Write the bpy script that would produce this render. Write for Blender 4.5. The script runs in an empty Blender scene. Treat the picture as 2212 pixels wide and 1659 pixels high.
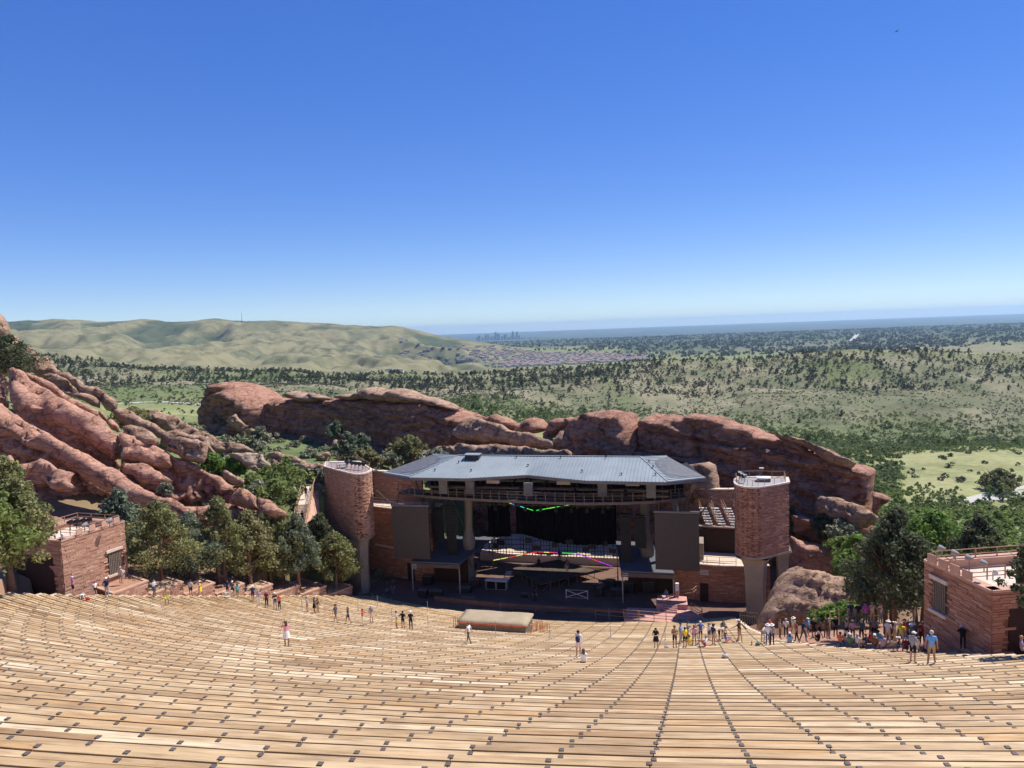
import bpy, bmesh, math, random
import numpy as np
from mathutils import Vector, Matrix, Euler
random.seed(7); rng = np.random.default_rng(11)
sc = bpy.context.scene
col = sc.collection

# ------------------------------------------------------------------ camera
FPX = 1640.0                      # focal length in units of a 2212 px wide picture
PIT = math.radians(4.29); ROL = math.radians(2.06)
cf = np.array([0, math.cos(PIT), -math.sin(PIT)]); cu0 = np.array([0, math.sin(PIT), math.cos(PIT)])
cr0 = np.array([1.0, 0, 0])
cr = math.cos(ROL)*cr0 - math.sin(ROL)*cu0; cu = math.cos(ROL)*cu0 + math.sin(ROL)*cr0
cam_d = bpy.data.cameras.new('camera'); cam = bpy.data.objects.new('camera', cam_d); col.objects.link(cam)
cam.matrix_world = Matrix(((cr[0], cu[0], -cf[0], 0), (cr[1], cu[1], -cf[1], 0), (cr[2], cu[2], -cf[2], 0), (0, 0, 0, 1)))
cam_d.sensor_fit = 'HORIZONTAL'; cam_d.sensor_width = 36.0
cam_d.lens = 36.0*FPX/2212.0
cam_d.clip_start = 0.2; cam_d.clip_end = 200000.0
sc.camera = cam
# ------------------------------------------------------------------ sky and sun
SAZ = math.radians(64); SEL = math.radians(58)
w = bpy.data.worlds.new("World"); sc.world = w; w.use_nodes = True
nt = w.node_tree; nt.nodes.clear()
sky = nt.nodes.new('ShaderNodeTexSky'); sky.sky_type = 'NISHITA'; sky.sun_disc = False
sky.sun_elevation = SEL; sky.sun_rotation = SAZ; sky.altitude = 1900.0
sky.air_density = 1.0; sky.dust_density = 0.05; sky.ozone_density = 4.0
bg = nt.nodes.new('ShaderNodeBackground'); bg.inputs['Strength'].default_value = 0.1
wo = nt.nodes.new('ShaderNodeOutputWorld')
hs = nt.nodes.new('ShaderNodeHueSaturation'); hs.inputs['Saturation'].default_value = 1.6; hs.inputs['Hue'].default_value = 0.52
gm = nt.nodes.new('ShaderNodeGamma'); gm.inputs[1].default_value = 0.62       # the clear, even blue of the photograph
mx = nt.nodes.new('ShaderNodeMix'); mx.data_type = 'RGBA'; mx.blend_type = 'MULTIPLY'; mx.clamp_result = False; mx.inputs[0].default_value = 1.0; mx.inputs[7].default_value = (1.66, 1.86, 2.22, 1)
nt.links.new(sky.outputs[0], gm.inputs[0]); nt.links.new(gm.outputs[0], hs.inputs['Color']); nt.links.new(hs.outputs[0], mx.inputs[6]); nt.links.new(mx.outputs[2], bg.inputs['Color']); nt.links.new(bg.outputs[0], wo.inputs['Surface'])
sun_d = bpy.data.lights.new('sun', 'SUN'); sun_d.energy = 5.0; sun_d.angle = math.radians(0.53)
sun_d.color = (1.0, 0.955, 0.87)
sun = bpy.data.objects.new('sun', sun_d); col.objects.link(sun)
sdir = Vector((math.sin(SAZ)*math.cos(SEL), math.cos(SAZ)*math.cos(SEL), math.sin(SEL)))
sun.rotation_euler = (-sdir).to_track_quat('-Z', 'Y').to_euler(); sun.location = (60, 60, 120)
sc.view_settings.view_transform = 'Standard'; sc.view_settings.look = 'None'
sc.view_settings.exposure = 0.36; sc.view_settings.gamma = 1.0; sc.view_settings.use_curve_mapping = False
sc.cycles.max_bounces = 6; sc.cycles.transparent_max_bounces = 8; sc.cycles.volume_bounces = 1

# ------------------------------------------------------------------ picture point -> place at a known distance
def ray(px, py): return cf + (px-1106)/FPX*cr + (829.5-py)/FPX*cu
def P(px, py, Y):
    d = ray(px, py); return d*(Y/d[1])
def onz(px, py, z):
    d = ray(px, py); return d*(z/d[2])

# ------------------------------------------------------------------ numpy noise
def _h(ix, iy, iz, seed):
    n = (ix.astype(np.uint32)*np.uint32(374761393) + iy.astype(np.uint32)*np.uint32(668265263)
         + iz.astype(np.uint32)*np.uint32(2147483647 ^ 0x5bd1e995) + np.uint32(seed*1274126177 & 0xffffffff))
    n = (n ^ (n >> np.uint32(13)))*np.uint32(1274126177); n = n ^ (n >> np.uint32(16))
    n = n*np.uint32(2246822519); n = n ^ (n >> np.uint32(15))
    return n.astype(np.float64)/4294967295.0*2-1
def vnoise(p, seed=0):
    with np.errstate(over='ignore'):
        i = np.floor(p).astype(np.int64); f = p-i; u = f*f*f*(f*(f*6-15)+10)
        x, y, z = i[..., 0], i[..., 1], i[..., 2]
        def c(a, b, d): return _h(x+a, y+b, z+d, seed)
        ux, uy, uz = u[..., 0], u[..., 1], u[..., 2]
        L = lambda a, b, t: a+(b-a)*t
        return L(L(L(c(0,0,0), c(1,0,0), ux), L(c(0,1,0), c(1,1,0), ux), uy),
                 L(L(c(0,0,1), c(1,0,1), ux), L(c(0,1,1), c(1,1,1), ux), uy), uz)
def fbm(p, octs=4, seed=0, gain=.5, lac=2.03):
    s = 0; a = 1.0
    for o in range(octs):
        s = s+a*vnoise(p*(lac**o)+o*17.3, seed+o); a *= gain
    return s
def fb2(x, y, sc_, octs=4, seed=0):
    return fbm(np.stack([x/sc_, y/sc_, np.zeros_like(x)], -1), octs, seed)
def voro(p, seed=0):
    """cell value, distance to the nearest cell border (rough) of jittered cells"""
    with np.errstate(over='ignore'):
        i = np.floor(p).astype(np.int64); f1 = np.full(len(p), 9.0); f2 = np.full(len(p), 9.0); val = np.zeros(len(p)); off = np.zeros_like(p)
        for a in (-1, 0, 1):
            for b in (-1, 0, 1):
                for c in (-1, 0, 1):
                    x, y, z = i[:, 0]+a, i[:, 1]+b, i[:, 2]+c
                    q = np.stack([x+.5+.42*_h(x, y, z, seed), y+.5+.42*_h(x, y, z, seed+1), z+.5+.42*_h(x, y, z, seed+2)], -1); d = np.linalg.norm(p-q, axis=1)
                    nr = d < f1; f2 = np.where(nr, f1, np.minimum(f2, d)); val = np.where(nr, _h(x, y, z, seed+5), val); off[nr] = (p-q)[nr]; f1 = np.where(nr, d, f1)
    return val, f2-f1, off
def sstep(a, b, x):
    t = np.clip((x-a)/(b-a), 0, 1); return t*t*(3-2*t)

# ------------------------------------------------------------------ materials
MATS = {}
def mat_new(name, rough=0.85, spec=0.2):
    m = bpy.data.materials.new(name); m.use_nodes = True
    b = m.node_tree.nodes['Principled BSDF']; b.inputs['Roughness'].default_value = rough
    b.inputs['Specular IOR Level'].default_value = spec
    MATS[name] = m
    return m, m.node_tree, b
def N(t, k, **kw):
    n = t.nodes.new(k)
    for a, v in kw.items(): setattr(n, a, v)
    return n
def ramp(t, stops):
    r = N(t, 'ShaderNodeValToRGB'); e = r.color_ramp.elements
    while len(e) < len(stops): e.new(0.5)
    for q, (p_, c) in zip(e, stops): q.position = p_; q.color = (*c, 1)
    return r
def noise_tex(t, scale, detail=4, rough=.55, coord='Object', mscale=None, dist=0.0):
    tc = N(t, 'ShaderNodeTexCoord'); n = N(t, 'ShaderNodeTexNoise')
    n.inputs['Scale'].default_value = scale; n.inputs['Detail'].default_value = detail
    n.inputs['Roughness'].default_value = rough; n.inputs['Distortion'].default_value = dist
    if mscale:
        mp = N(t, 'ShaderNodeMapping'); mp.inputs['Scale'].default_value = mscale
        t.links.new(tc.outputs[coord], mp.inputs['Vector']); t.links.new(mp.outputs[0], n.inputs['Vector'])
    else: t.links.new(tc.outputs[coord], n.inputs['Vector'])
    return n
def mix(t, a, b, fac, mode='MIX'):
    m = N(t, 'ShaderNodeMix', data_type='RGBA', blend_type=mode)
    for sock, v in ((m.inputs[6], a), (m.inputs[7], b), (m.inputs[0], fac)):
        if isinstance(v, (int, float)): sock.default_value = v
        elif isinstance(v, tuple): sock.default_value = (*v, 1)
        else: t.links.new(v, sock)
    return m.outputs[2]
def bump(t, b, h, strength=.4, dist=.02):
    bp = N(t, 'ShaderNodeBump'); bp.inputs['Strength'].default_value = strength; bp.inputs['Distance'].default_value = dist
    t.links.new(h, bp.inputs['Height']); t.links.new(bp.outputs[0], b.inputs['Normal'])
def simple(name, colr, rough=.8, spec=.2, var=.18, scale=3.0, metal=0.0, bmp=0.0, bdist=.02, coord='Object'):
    m, t, b = mat_new(name, rough, spec); b.inputs['Metallic'].default_value = metal
    n = noise_tex(t, scale, 5, .6, coord)
    lo = tuple(c*(1-var) for c in colr); hi = tuple(min(1, c*(1+var)) for c in colr)
    r = ramp(t, [(.3, lo), (.7, hi)]); t.links.new(n.outputs['Fac'], r.inputs[0])
    t.links.new(r.outputs[0], b.inputs['Base Color'])
    if bmp: bump(t, b, n.outputs['Fac'], bmp, bdist)
    return m
def rnd_fac(t):     # random per object + per loose piece, 0..1
    oi = N(t, 'ShaderNodeObjectInfo'); g = N(t, 'ShaderNodeNewGeometry')
    a = N(t, 'ShaderNodeMath', operation='ADD'); f = N(t, 'ShaderNodeMath', operation='FRACT')
    t.links.new(oi.outputs['Random'], a.inputs[0]); t.links.new(g.outputs['Random Per Island'], a.inputs[1])
    t.links.new(a.outputs[0], f.inputs[0]); return f.outputs[0]
def rand_mat(name, stops, rough=.85, spec=.2, nscale=6.0, nvar=.25, mscale=None, bmp=0.0, bdist=.02, coord='Object', sub=None):
    m, t, b = mat_new(name, rough, spec)
    r = ramp(t, stops); t.links.new(rnd_fac(t), r.inputs[0])
    n = noise_tex(t, nscale, 5, .65, coord, mscale)
    g = ramp(t, [(.25, (1-nvar,)*3), (.75, (1+nvar*.6,)*3)]); t.links.new(n.outputs['Fac'], g.inputs[0])
    t.links.new(mix(t, r.outputs[0], g.outputs[0], 1.0, 'MULTIPLY'), b.inputs['Base Color'])
    if bmp: bump(t, b, n.outputs['Fac'], bmp, bdist)
    return m

# ------------------------------------------------------------------ objects
def obj(name, me, mat=None, parent=None, kind=None):
    o = bpy.data.objects.new(name, me); col.objects.link(o)
    if mat is not None and not me.materials: me.materials.append(MATS[mat] if isinstance(mat, str) else mat)
    if parent is not None: o.parent = parent
    if kind: o['kind'] = kind
    return o
def tag(o, label, cat, group=None):
    o['label'] = label; o['category'] = cat
    if group: o['group'] = group
    return o
def thing(name, label, cat, loc=(0, 0, 0), group=None, rz=0.0):
    o = bpy.data.objects.new(name, None); col.objects.link(o); o.empty_display_size = .2
    o.location = loc; o.rotation_euler = (0, 0, rz)
    return tag(o, label, cat, group)
def np_mesh(name, V, Fq, smooth=False, mats=None, midx=None, attrs=None):
    """V (n,3); Fq (m,3) or (m,4) int array."""
    V = np.asarray(V, np.float32); Fq = np.asarray(Fq, np.int32)
    me = bpy.data.meshes.new(name); k = Fq.shape[1]
    me.vertices.add(len(V)); me.vertices.foreach_set('co', V.ravel())
    me.loops.add(Fq.size); me.loops.foreach_set('vertex_index', Fq.ravel())
    me.polygons.add(len(Fq)); me.polygons.foreach_set('loop_start', np.arange(0, Fq.size, k, dtype=np.int32))
    me.polygons.foreach_set('loop_total', np.full(len(Fq), k, np.int32))
    if smooth: me.polygons.foreach_set('use_smooth', np.ones(len(Fq), bool))
    if mats:
        for m in mats: me.materials.append(MATS[m])
    if midx is not None: me.polygons.foreach_set('material_index', np.asarray(midx, np.int32))
    for an, av in (attrs or {}).items():
        a = me.color_attributes.new(an, 'FLOAT_COLOR', 'POINT')
        c4 = np.ones((len(V), 4), np.float32); c4[:, :3] = av; a.data.foreach_set('color', c4.ravel())
    me.update(calc_edges=True); return me
class MB:
    def __init__(s): s.v = []; s.f = []; s.m = []
    def add(s, vs, fs, mi=0):
        b = len(s.v); s.v += [tuple(map(float, q)) for q in vs]; s.f += [tuple(b+i for i in f) for f in fs]; s.m += [mi]*len(fs); return s
    def box(s, c, size, rz=0.0, mi=0, M=None):
        x, y, z = (q/2 for q in size); vs = [(a, b, d) for d in (-z, z) for b in (-y, y) for a in (-x, x)]
        ca, sa = math.cos(rz), math.sin(rz)
        if M is None: vs = [(c[0]+a*ca-b*sa, c[1]+a*sa+b*ca, c[2]+d) for a, b, d in vs]
        else: vs = [tuple(M @ Vector(q)+Vector(c)) for q in vs]
        return s.add(vs, [(0, 2, 3, 1), (4, 5, 7, 6), (0, 1, 5, 4), (2, 6, 7, 3), (0, 4, 6, 2), (1, 3, 7, 5)], mi)
    def bar(s, a, b, w_, h_=None, mi=0):          # square bar between two points
        a = Vector(a); b = Vector(b); d = b-a; L = d.length
        if L < 1e-6: return s
        M = d.to_track_quat('X', 'Z').to_matrix(); return s.box((a+b)/2, (L, w_, h_ or w_), M=M, mi=mi)
    def tube(s, pts, r, n=6, mi=0, cap=True):
        pts = [Vector(p) for p in pts]; rs = r if isinstance(r, (list, tuple)) else [r]*len(pts); vs = []
        for i, p in enumerate(pts):
            d = (pts[min(i+1, len(pts)-1)]-pts[max(i-1, 0)]).normalized()
            q = d.to_track_quat('Z', 'Y').to_matrix()
            vs += [p+q @ Vector((rs[i]*math.cos(6.2832*k/n), rs[i]*math.sin(6.2832*k/n), 0)) for k in range(n)]
        fs = [(i*n+k, i*n+(k+1) % n, (i+1)*n+(k+1) % n, (i+1)*n+k) for i in range(len(pts)-1) for k in range(n)]
        if cap: fs += [tuple(range(n-1, -1, -1)), tuple((len(pts)-1)*n+k for k in range(n))]
        return s.add(vs, fs, mi)
    def prism(s, poly, z0, z1, mi=0):             # plan polygon (ccw) extruded; z0/z1 may be lists
        n = len(poly); a = z0 if isinstance(z0, (list, tuple)) else [z0]*n; b = z1 if isinstance(z1, (list, tuple)) else [z1]*n
        vs = [(p[0], p[1], a[i]) for i, p in enumerate(poly)]+[(p[0], p[1], b[i]) for i, p in enumerate(poly)]
        fs = [tuple(range(n-1, -1, -1)), tuple(range(n, 2*n))]+[(i, (i+1) % n, n+(i+1) % n, n+i) for i in range(n)]
        return s.add(vs, fs, mi)
    def mesh(s, name, off=(0, 0, 0), smooth=False):
        me = bpy.data.meshes.new(name); me.from_pydata([(a-off[0], b-off[1], c-off[2]) for a, b, c in s.v], [], s.f)
        if any(s.m): me.polygons.foreach_set('material_index', s.m)
        if smooth: me.polygons.foreach_set('use_smooth', [True]*len(me.polygons))
        me.update(); return me
    def build(s, name, mat, parent=None, kind=None, smooth=False):
        off = parent_loc(parent)
        me = s.mesh(name, off, smooth)
        for m in (mat if isinstance(mat, (list, tuple)) else [mat]): me.materials.append(MATS[m])
        return obj(name, me, None, parent, kind)
def parent_loc(p):
    l = Vector((0, 0, 0))
    while p is not None: l += p.location; p = p.parent
    return l
UNIT = None
def unit_box():
    me = MB().box((0, 0, 0), (1, 1, 1)).mesh('block'); return me
def unit_mesh(mat):
    me = unit_box(); me.materials.append(MATS[mat]); return me
def placed(name, me, parent, M, kind=None):
    """child that shares mesh data, world matrix M (parent carries only a location)"""
    o = bpy.data.objects.new(name, me); col.objects.link(o); o.parent = parent
    l = parent_loc(parent); M = M.copy(); M.translation -= l
    o.matrix_local = M
    if kind: o['kind'] = kind
    return o
def frame_mat(o, x, y, z):
    return Matrix(((x[0], y[0], z[0], o[0]), (x[1], y[1], z[1], o[1]), (x[2], y[2], z[2], o[2]), (0, 0, 0, 1)))

# ------------------------------------------------------------------ bowl of the theatre
BC = np.array([17.3, 147.0]); BR = 148.0; D0 = 13.0; RD = 1.25; NROW0 = -3; NROW1 = 60
def drop(d): return 1.758+.45404*d-.000872*d*d
def row_d(n): return D0+RD*(n-1)
def row_z(n): return -drop(row_d(n))
PW = .172; GAP = .045; BW = PW*2+GAP               # plank width, gap, bench width
TREAD = .07                                       # tread lies this much under the plank tops
def step_z(d):                                    # height of the stepped bowl
    n = math.ceil((d-D0)/RD-1e-6)+1; n = min(n, NROW1+1)
    if n > NROW1: return row_z(NROW1)-.62
    return row_z(n)-(0 if d > row_d(n)-BW else TREAD)
def hit(px, py):                                  # where a line of sight meets the stepped bowl
    d = ray(px, py); t = 4.0
    while t < 130:
        q = d*t; rho = math.hypot(q[0]-BC[0], q[1]-BC[1])
        if q[2] < step_z(BR-rho): return Vector((q[0], q[1], step_z(BR-rho)))
        t += .02
    return Vector(d*90)
def polar(rho, th): return (BC[0]+rho*math.sin(th), BC[1]-rho*math.cos(th))   # th: 0 = towards the camera side, + right

# ------------------------------------------------------------------ figure meshes (made once, first, while the scene is still light)
MATS_P = {}
def pm(name, c, rough=.85):
    if name not in MATS_P: simple('cloth_'+name, c, rough, .15, .12, 8); MATS_P[name] = 'cloth_'+name
    return MATS_P[name]
COLS = dict(white=(.75,.73,.70), grey=(.30,.30,.32), lgrey=(.50,.50,.52), dgrey=(.10,.10,.115), black=(.018,.018,.022), navy=(.03,.04,.10), blue=(.06,.16,.42), sky=(.16,.36,.70), teal=(.16,.46,.50), green=(.08,.22,.12), sage=(.24,.30,.26), yellow=(.78,.60,.06),
            neon=(.75,.85,.04), orange=(.75,.17,.07), red=(.55,.04,.05), maroon=(.20,.035,.055), pink=(.72,.34,.38), lpink=(.72,.52,.54), purple=(.50,.10,.55), tan=(.46,.34,.22), khaki=(.36,.26,.15), brown=(.16,.09,.05), cream=(.68,.60,.45), lav=(.40,.36,.48), jeans=(.10,.14,.24))
for k_, c_ in COLS.items(): pm(k_, c_)
SK = dict(light=(.52,.31,.22), mid=(.42,.23,.15), tan=(.34,.17,.10), dark=(.10,.055,.035))
for k_, c_ in SK.items(): simple('skin_'+k_, c_, .6, .3, .06, 8)
HR = dict(dark=(.025,.016,.012), brown=(.10,.055,.03), blond=(.36,.25,.12), grey=(.42,.40,.38), red=(.22,.08,.03))
for k_, c_ in HR.items(): simple('hair_'+k_, c_, .6, .3, .25, 12)
simple('eye_dark', (.02, .015, .012), .3, .5); simple('lip', (.32, .12, .10), .5, .3)
def pose(name):
    """joints of a figure 1.72 m tall, facing -Y, feet (or seat) at z = 0"""
    J = dict(pel=(0,0,.95), wst=(0,0,1.08), chs=(0,.0,1.28), nck=(0,.0,1.46), jaw=(0,-.025,1.535), skl=(0,0,1.615), top=(0,.012,1.685), nos=(0,-.108,1.585))
    for s, n in ((-1,'L'), (1,'R')):
        J['sh'+n] = (s*.175,0,1.405); J['el'+n] = (s*.245,.02,1.14); J['wr'+n] = (s*.26,-.05,.90)
        J['hp'+n] = (s*.095,0,.90); J['kn'+n] = (s*.11,-.01,.49); J['an'+n] = (s*.115,.025,.085); J['to'+n] = (s*.135,-.14,.035)
    def S(**k): J.update(k)
    if name == 'walk': S(knL=(-.11,-.17,.52), anL=(-.115,-.22,.10), toL=(-.125,-.38,.06), knR=(.11,.08,.50), anR=(.115,.30,.12), toR=(.125,.17,.035), elL=(-.25,.12,1.16), wrL=(-.25,.14,.93), elR=(.25,-.06,1.15), wrR=(.22,-.24,.99))
    if name == 'crossed': S(elL=(-.26,-.06,1.15), wrL=(.05,-.22,1.17), elR=(.26,-.06,1.15), wrR=(-.05,-.23,1.20))
    if name == 'hips': S(elL=(-.40,.08,1.17), wrL=(-.20,-.06,1.02), elR=(.40,.08,1.17), wrR=(.20,-.06,1.02))
    if name == 'photo': S(elL=(-.26,-.18,1.22), wrL=(-.07,-.34,1.50), elR=(.26,-.18,1.22), wrR=(.07,-.34,1.50))
    if name == 'point': S(elR=(.40,-.05,1.28), wrR=(.64,-.12,1.24))
    if name == 'reach': S(elR=(.34,-.22,1.25), wrR=(.44,-.48,1.16), elL=(-.27,-.08,1.15), wrL=(-.22,-.28,1.08))
    if name == 'phone': S(elL=(-.25,-.08,1.14), wrL=(-.06,-.30,1.16), elR=(.25,-.08,1.14), wrR=(.06,-.30,1.15), skl=(0,-.06,1.60), top=(0,-.075,1.675), jaw=(0,-.065,1.525), nos=(0,-.16,1.545))
    if name == 'behind': S(elL=(-.27,.12,1.16), wrL=(-.04,.18,.98), elR=(.27,.12,1.16), wrR=(.04,.19,.97))
    if name == 'stride': S(knL=(-.12,-.10,.50), anL=(-.16,-.12,.085), toL=(-.2,-.28,.035), knR=(.13,.1,.5), anR=(.17,.24,.10), toR=(.2,.1,.035))
    if name == 'bend': S(chs=(0,-.30,1.16), wst=(0,-.10,1.05), nck=(0,-.46,1.22), jaw=(0,-.54,1.24), skl=(0,-.58,1.30), top=(0,-.60,1.37), nos=(0,-.67,1.24), shL=(-.175,-.40,1.18), shR=(.175,-.40,1.18), elL=(-.23,-.48,.93), elR=(.23,-.48,.93), wrL=(-.18,-.60,.72), wrR=(.18,-.60,.72), pel=(0,.03,.94), knL=(-.11,-.06,.5), knR=(.11,.02,.5))
    if name == 'sit':
        for k_ in ('pel','wst','chs','nck','jaw','skl','top','nos','shL','shR','elL','elR','wrL','wrR'): J[k_] = (J[k_][0], J[k_][1], J[k_][2]-.83)
        S(hpL=(-.1,-.04,.10), hpR=(.1,-.04,.10), knL=(-.13,-.44,.13), knR=(.13,-.44,.13), anL=(-.13,-.47,-.30), anR=(.13,-.47,-.30), toL=(-.14,-.63,-.35), toR=(.14,-.63,-.35), wrL=(-.13,-.30,.22), wrR=(.13,-.30,.22), elL=(-.24,-.08,.34), elR=(.24,-.08,.34))
    if name == 'ground':                               # seated with raised knees
        for k_ in ('pel','wst','chs','nck','jaw','skl','top','nos','shL','shR','elL','elR','wrL','wrR'): J[k_] = (J[k_][0], J[k_][1], J[k_][2]-.83)
        S(hpL=(-.1,-.05,.11), hpR=(.1,-.05,.11), knL=(-.14,-.40,.42), knR=(.14,-.40,.42), anL=(-.14,-.62,.08), anR=(.14,-.62,.08), toL=(-.15,-.78,.04), toR=(.15,-.78,.04), elL=(-.24,-.12,.34), elR=(.24,-.12,.34), wrL=(-.13,-.38,.44), wrR=(.13,-.38,.44))
    if name == 'lie':
        for k_, v in list(J.items()): J[k_] = (v[2]-.9, v[0]*1.0, .13-v[1]*.9)
        S(knL=(-.46,-.1,.34), knR=(-.42,.12,.14), anL=(-.76,-.1,.10), anR=(-.82,.12,.09), elL=(.42,-.27,.12), elR=(.42,.27,.12), wrL=(.62,-.12,.2), wrR=(.2,.3,.12))
    return J
CH = [('pel','wst'), ('wst','chs'), ('chs','nck'), ('nck','jaw'), ('jaw','skl'), ('skl','top'), ('jaw','nos')]
for n in 'LR': CH += [('chs','sh'+n), ('sh'+n,'el'+n), ('el'+n,'wr'+n), ('pel','hp'+n), ('hp'+n,'kn'+n), ('kn'+n,'an'+n), ('an'+n,'to'+n)]
RADII = dict(pel=.145, wst=.128, chs=.148, nck=.055, jaw=.072, skl=.098, top=.062, nos=.016, sh=.072, el=.046, wr=.031, hp=.098, kn=.062, an=.043, to=.038)
def figure(name):
    J = pose(name); ks = list(J); V = [Vector(J[k]) for k in ks]; E = [(ks.index(a), ks.index(b)) for a, b in CH]; R = [RADII[k] if k in RADII else RADII[k[:2]] for k in ks]; seg = []
    for a, b in CH:
        A, B = Vector(J[a]), Vector(J[b]); k = a[:2]+b[:2]
        if a in ('pel','wst') and b in ('wst','chs') or (a == 'chs'): seg.append((A, B, 1))
        elif a == 'nck' or a == 'jaw' or a == 'skl': seg.append((A, B, 0))
        elif a[:2] == 'sh': seg.append((A, A.lerp(B, .7), 1)); seg.append((A.lerp(B, .7), B, 2))
        elif a[:2] == 'el': seg.append((A, B, 2))
        elif a == 'pel': seg.append((A, B, 3))
        elif a[:2] == 'hp': seg.append((A, A.lerp(B, .75), 3)); seg.append((A.lerp(B, .75), B, 4))
        elif a[:2] == 'kn': seg.append((A, A.lerp(B, .9), 4)); seg.append((A.lerp(B, .9), B, 5))
        else: seg.append((A, B, 5))
    seg.append((Vector(J['pel']), Vector(J['pel'])+(Vector(J['wst'])-Vector(J['pel']))*.3, 3))
    for n, s in (('L',-1), ('R',1)):                    # hands: palm, four fingers of different length, thumb leaving the side of the palm
        w_, e_ = Vector(J['wr'+n]), Vector(J['el'+n]); d = (w_-e_).normalized(); sd = d.cross(Vector((0, 0, 1))); sd = sd.normalized() if sd.length > .2 else Vector((1, 0, 0)); nn = sd.cross(d)
        V.append(w_+d*.075); R.append(.026); pi = len(V)-1; E.append((ks.index('wr'+n), pi)); palm = V[pi]; seg.append((w_+d*.01, palm+d*.09, 0))
        for q, L in ((-1.5,.058), (-.5,.074), (.5,.08), (1.5,.068)):
            V.append(palm+d*.028+sd*(q*.019)); R.append(.0095); a = len(V)-1; E.append((pi, a)); V.append(V[a]+d*L*.6+nn*.012); R.append(.009); E.append((a, a+1)); V.append(V[a+1]+d*L*.4+nn*.024); R.append(.008); E.append((a+1, a+2))
        V.append(w_+d*.045+sd*.036); R.append(.011); a = len(V)-1; E.append((pi, a)); V.append(V[a]+d*.035+sd*.02); R.append(.0095); E.append((a, a+1))
    me = bpy.data.meshes.new('person'); me.from_pydata(V, E, []); o = bpy.data.objects.new('tmp', me); col.objects.link(o)
    m = o.modifiers.new('s', 'SKIN'); m.use_smooth_shade = True; sv_ = me.skin_vertices[0].data
    for i, r_ in enumerate(R): sv_[i].radius = (r_, r_); sv_[i].use_root = (i == 0)
    for i, k in enumerate(ks):
        if k in ('pel','wst','chs'): sv_[i].radius = (R[i]*1.12, R[i]*.82)
    ss = o.modifiers.new('u', 'SUBSURF'); ss.levels = 1; ss.render_levels = 1
    dg = bpy.context.evaluated_depsgraph_get(); ev = o.evaluated_get(dg); res = bpy.data.meshes.new_from_object(ev); bpy.data.objects.remove(o)
    cen = np.array([p.center[:] for p in res.polygons]); best = np.full(len(cen), 1e9); lab = np.zeros(len(cen), int)
    for A, B, l in seg:
        a, b = np.array(A), np.array(B); e = b-a; t = np.clip(((cen-a) @ e)/(e @ e+1e-9), 0, 1); d = np.linalg.norm(cen-a-t[:, None]*e, axis=1); mm = d < best; best[mm] = d[mm]; lab[mm] = l
    res.materials.clear()
    for i in range(6): res.materials.append(MATS['cloth_grey'])
    res.polygons.foreach_set('material_index', lab.astype(np.int32)); res.polygons.foreach_set('use_smooth', [True]*len(lab)); res.update()
    return res, J
def ball(mb, c, r, n=8, m=6, keep=None, M=None):
    vs, ids = [], {}
    for i in range(m+1):
        for j in range(n):
            th = math.pi*i/m; ph = 6.2832*j/n; v = Vector((r[0]*math.sin(th)*math.cos(ph), r[1]*math.sin(th)*math.sin(ph), r[2]*math.cos(th))); v = M @ v if M else v; vs.append(v+Vector(c))
    fs = []
    for i in range(m):
        for j in range(n):
            f = (i*n+j, (i+1)*n+j, (i+1)*n+(j+1) % n, i*n+(j+1) % n); ce = sum((vs[k] for k in f), Vector())/4
            if keep is None or keep(ce-Vector(c)): fs.append(f)
    mb.add(vs, fs)
FIG = {}
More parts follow.
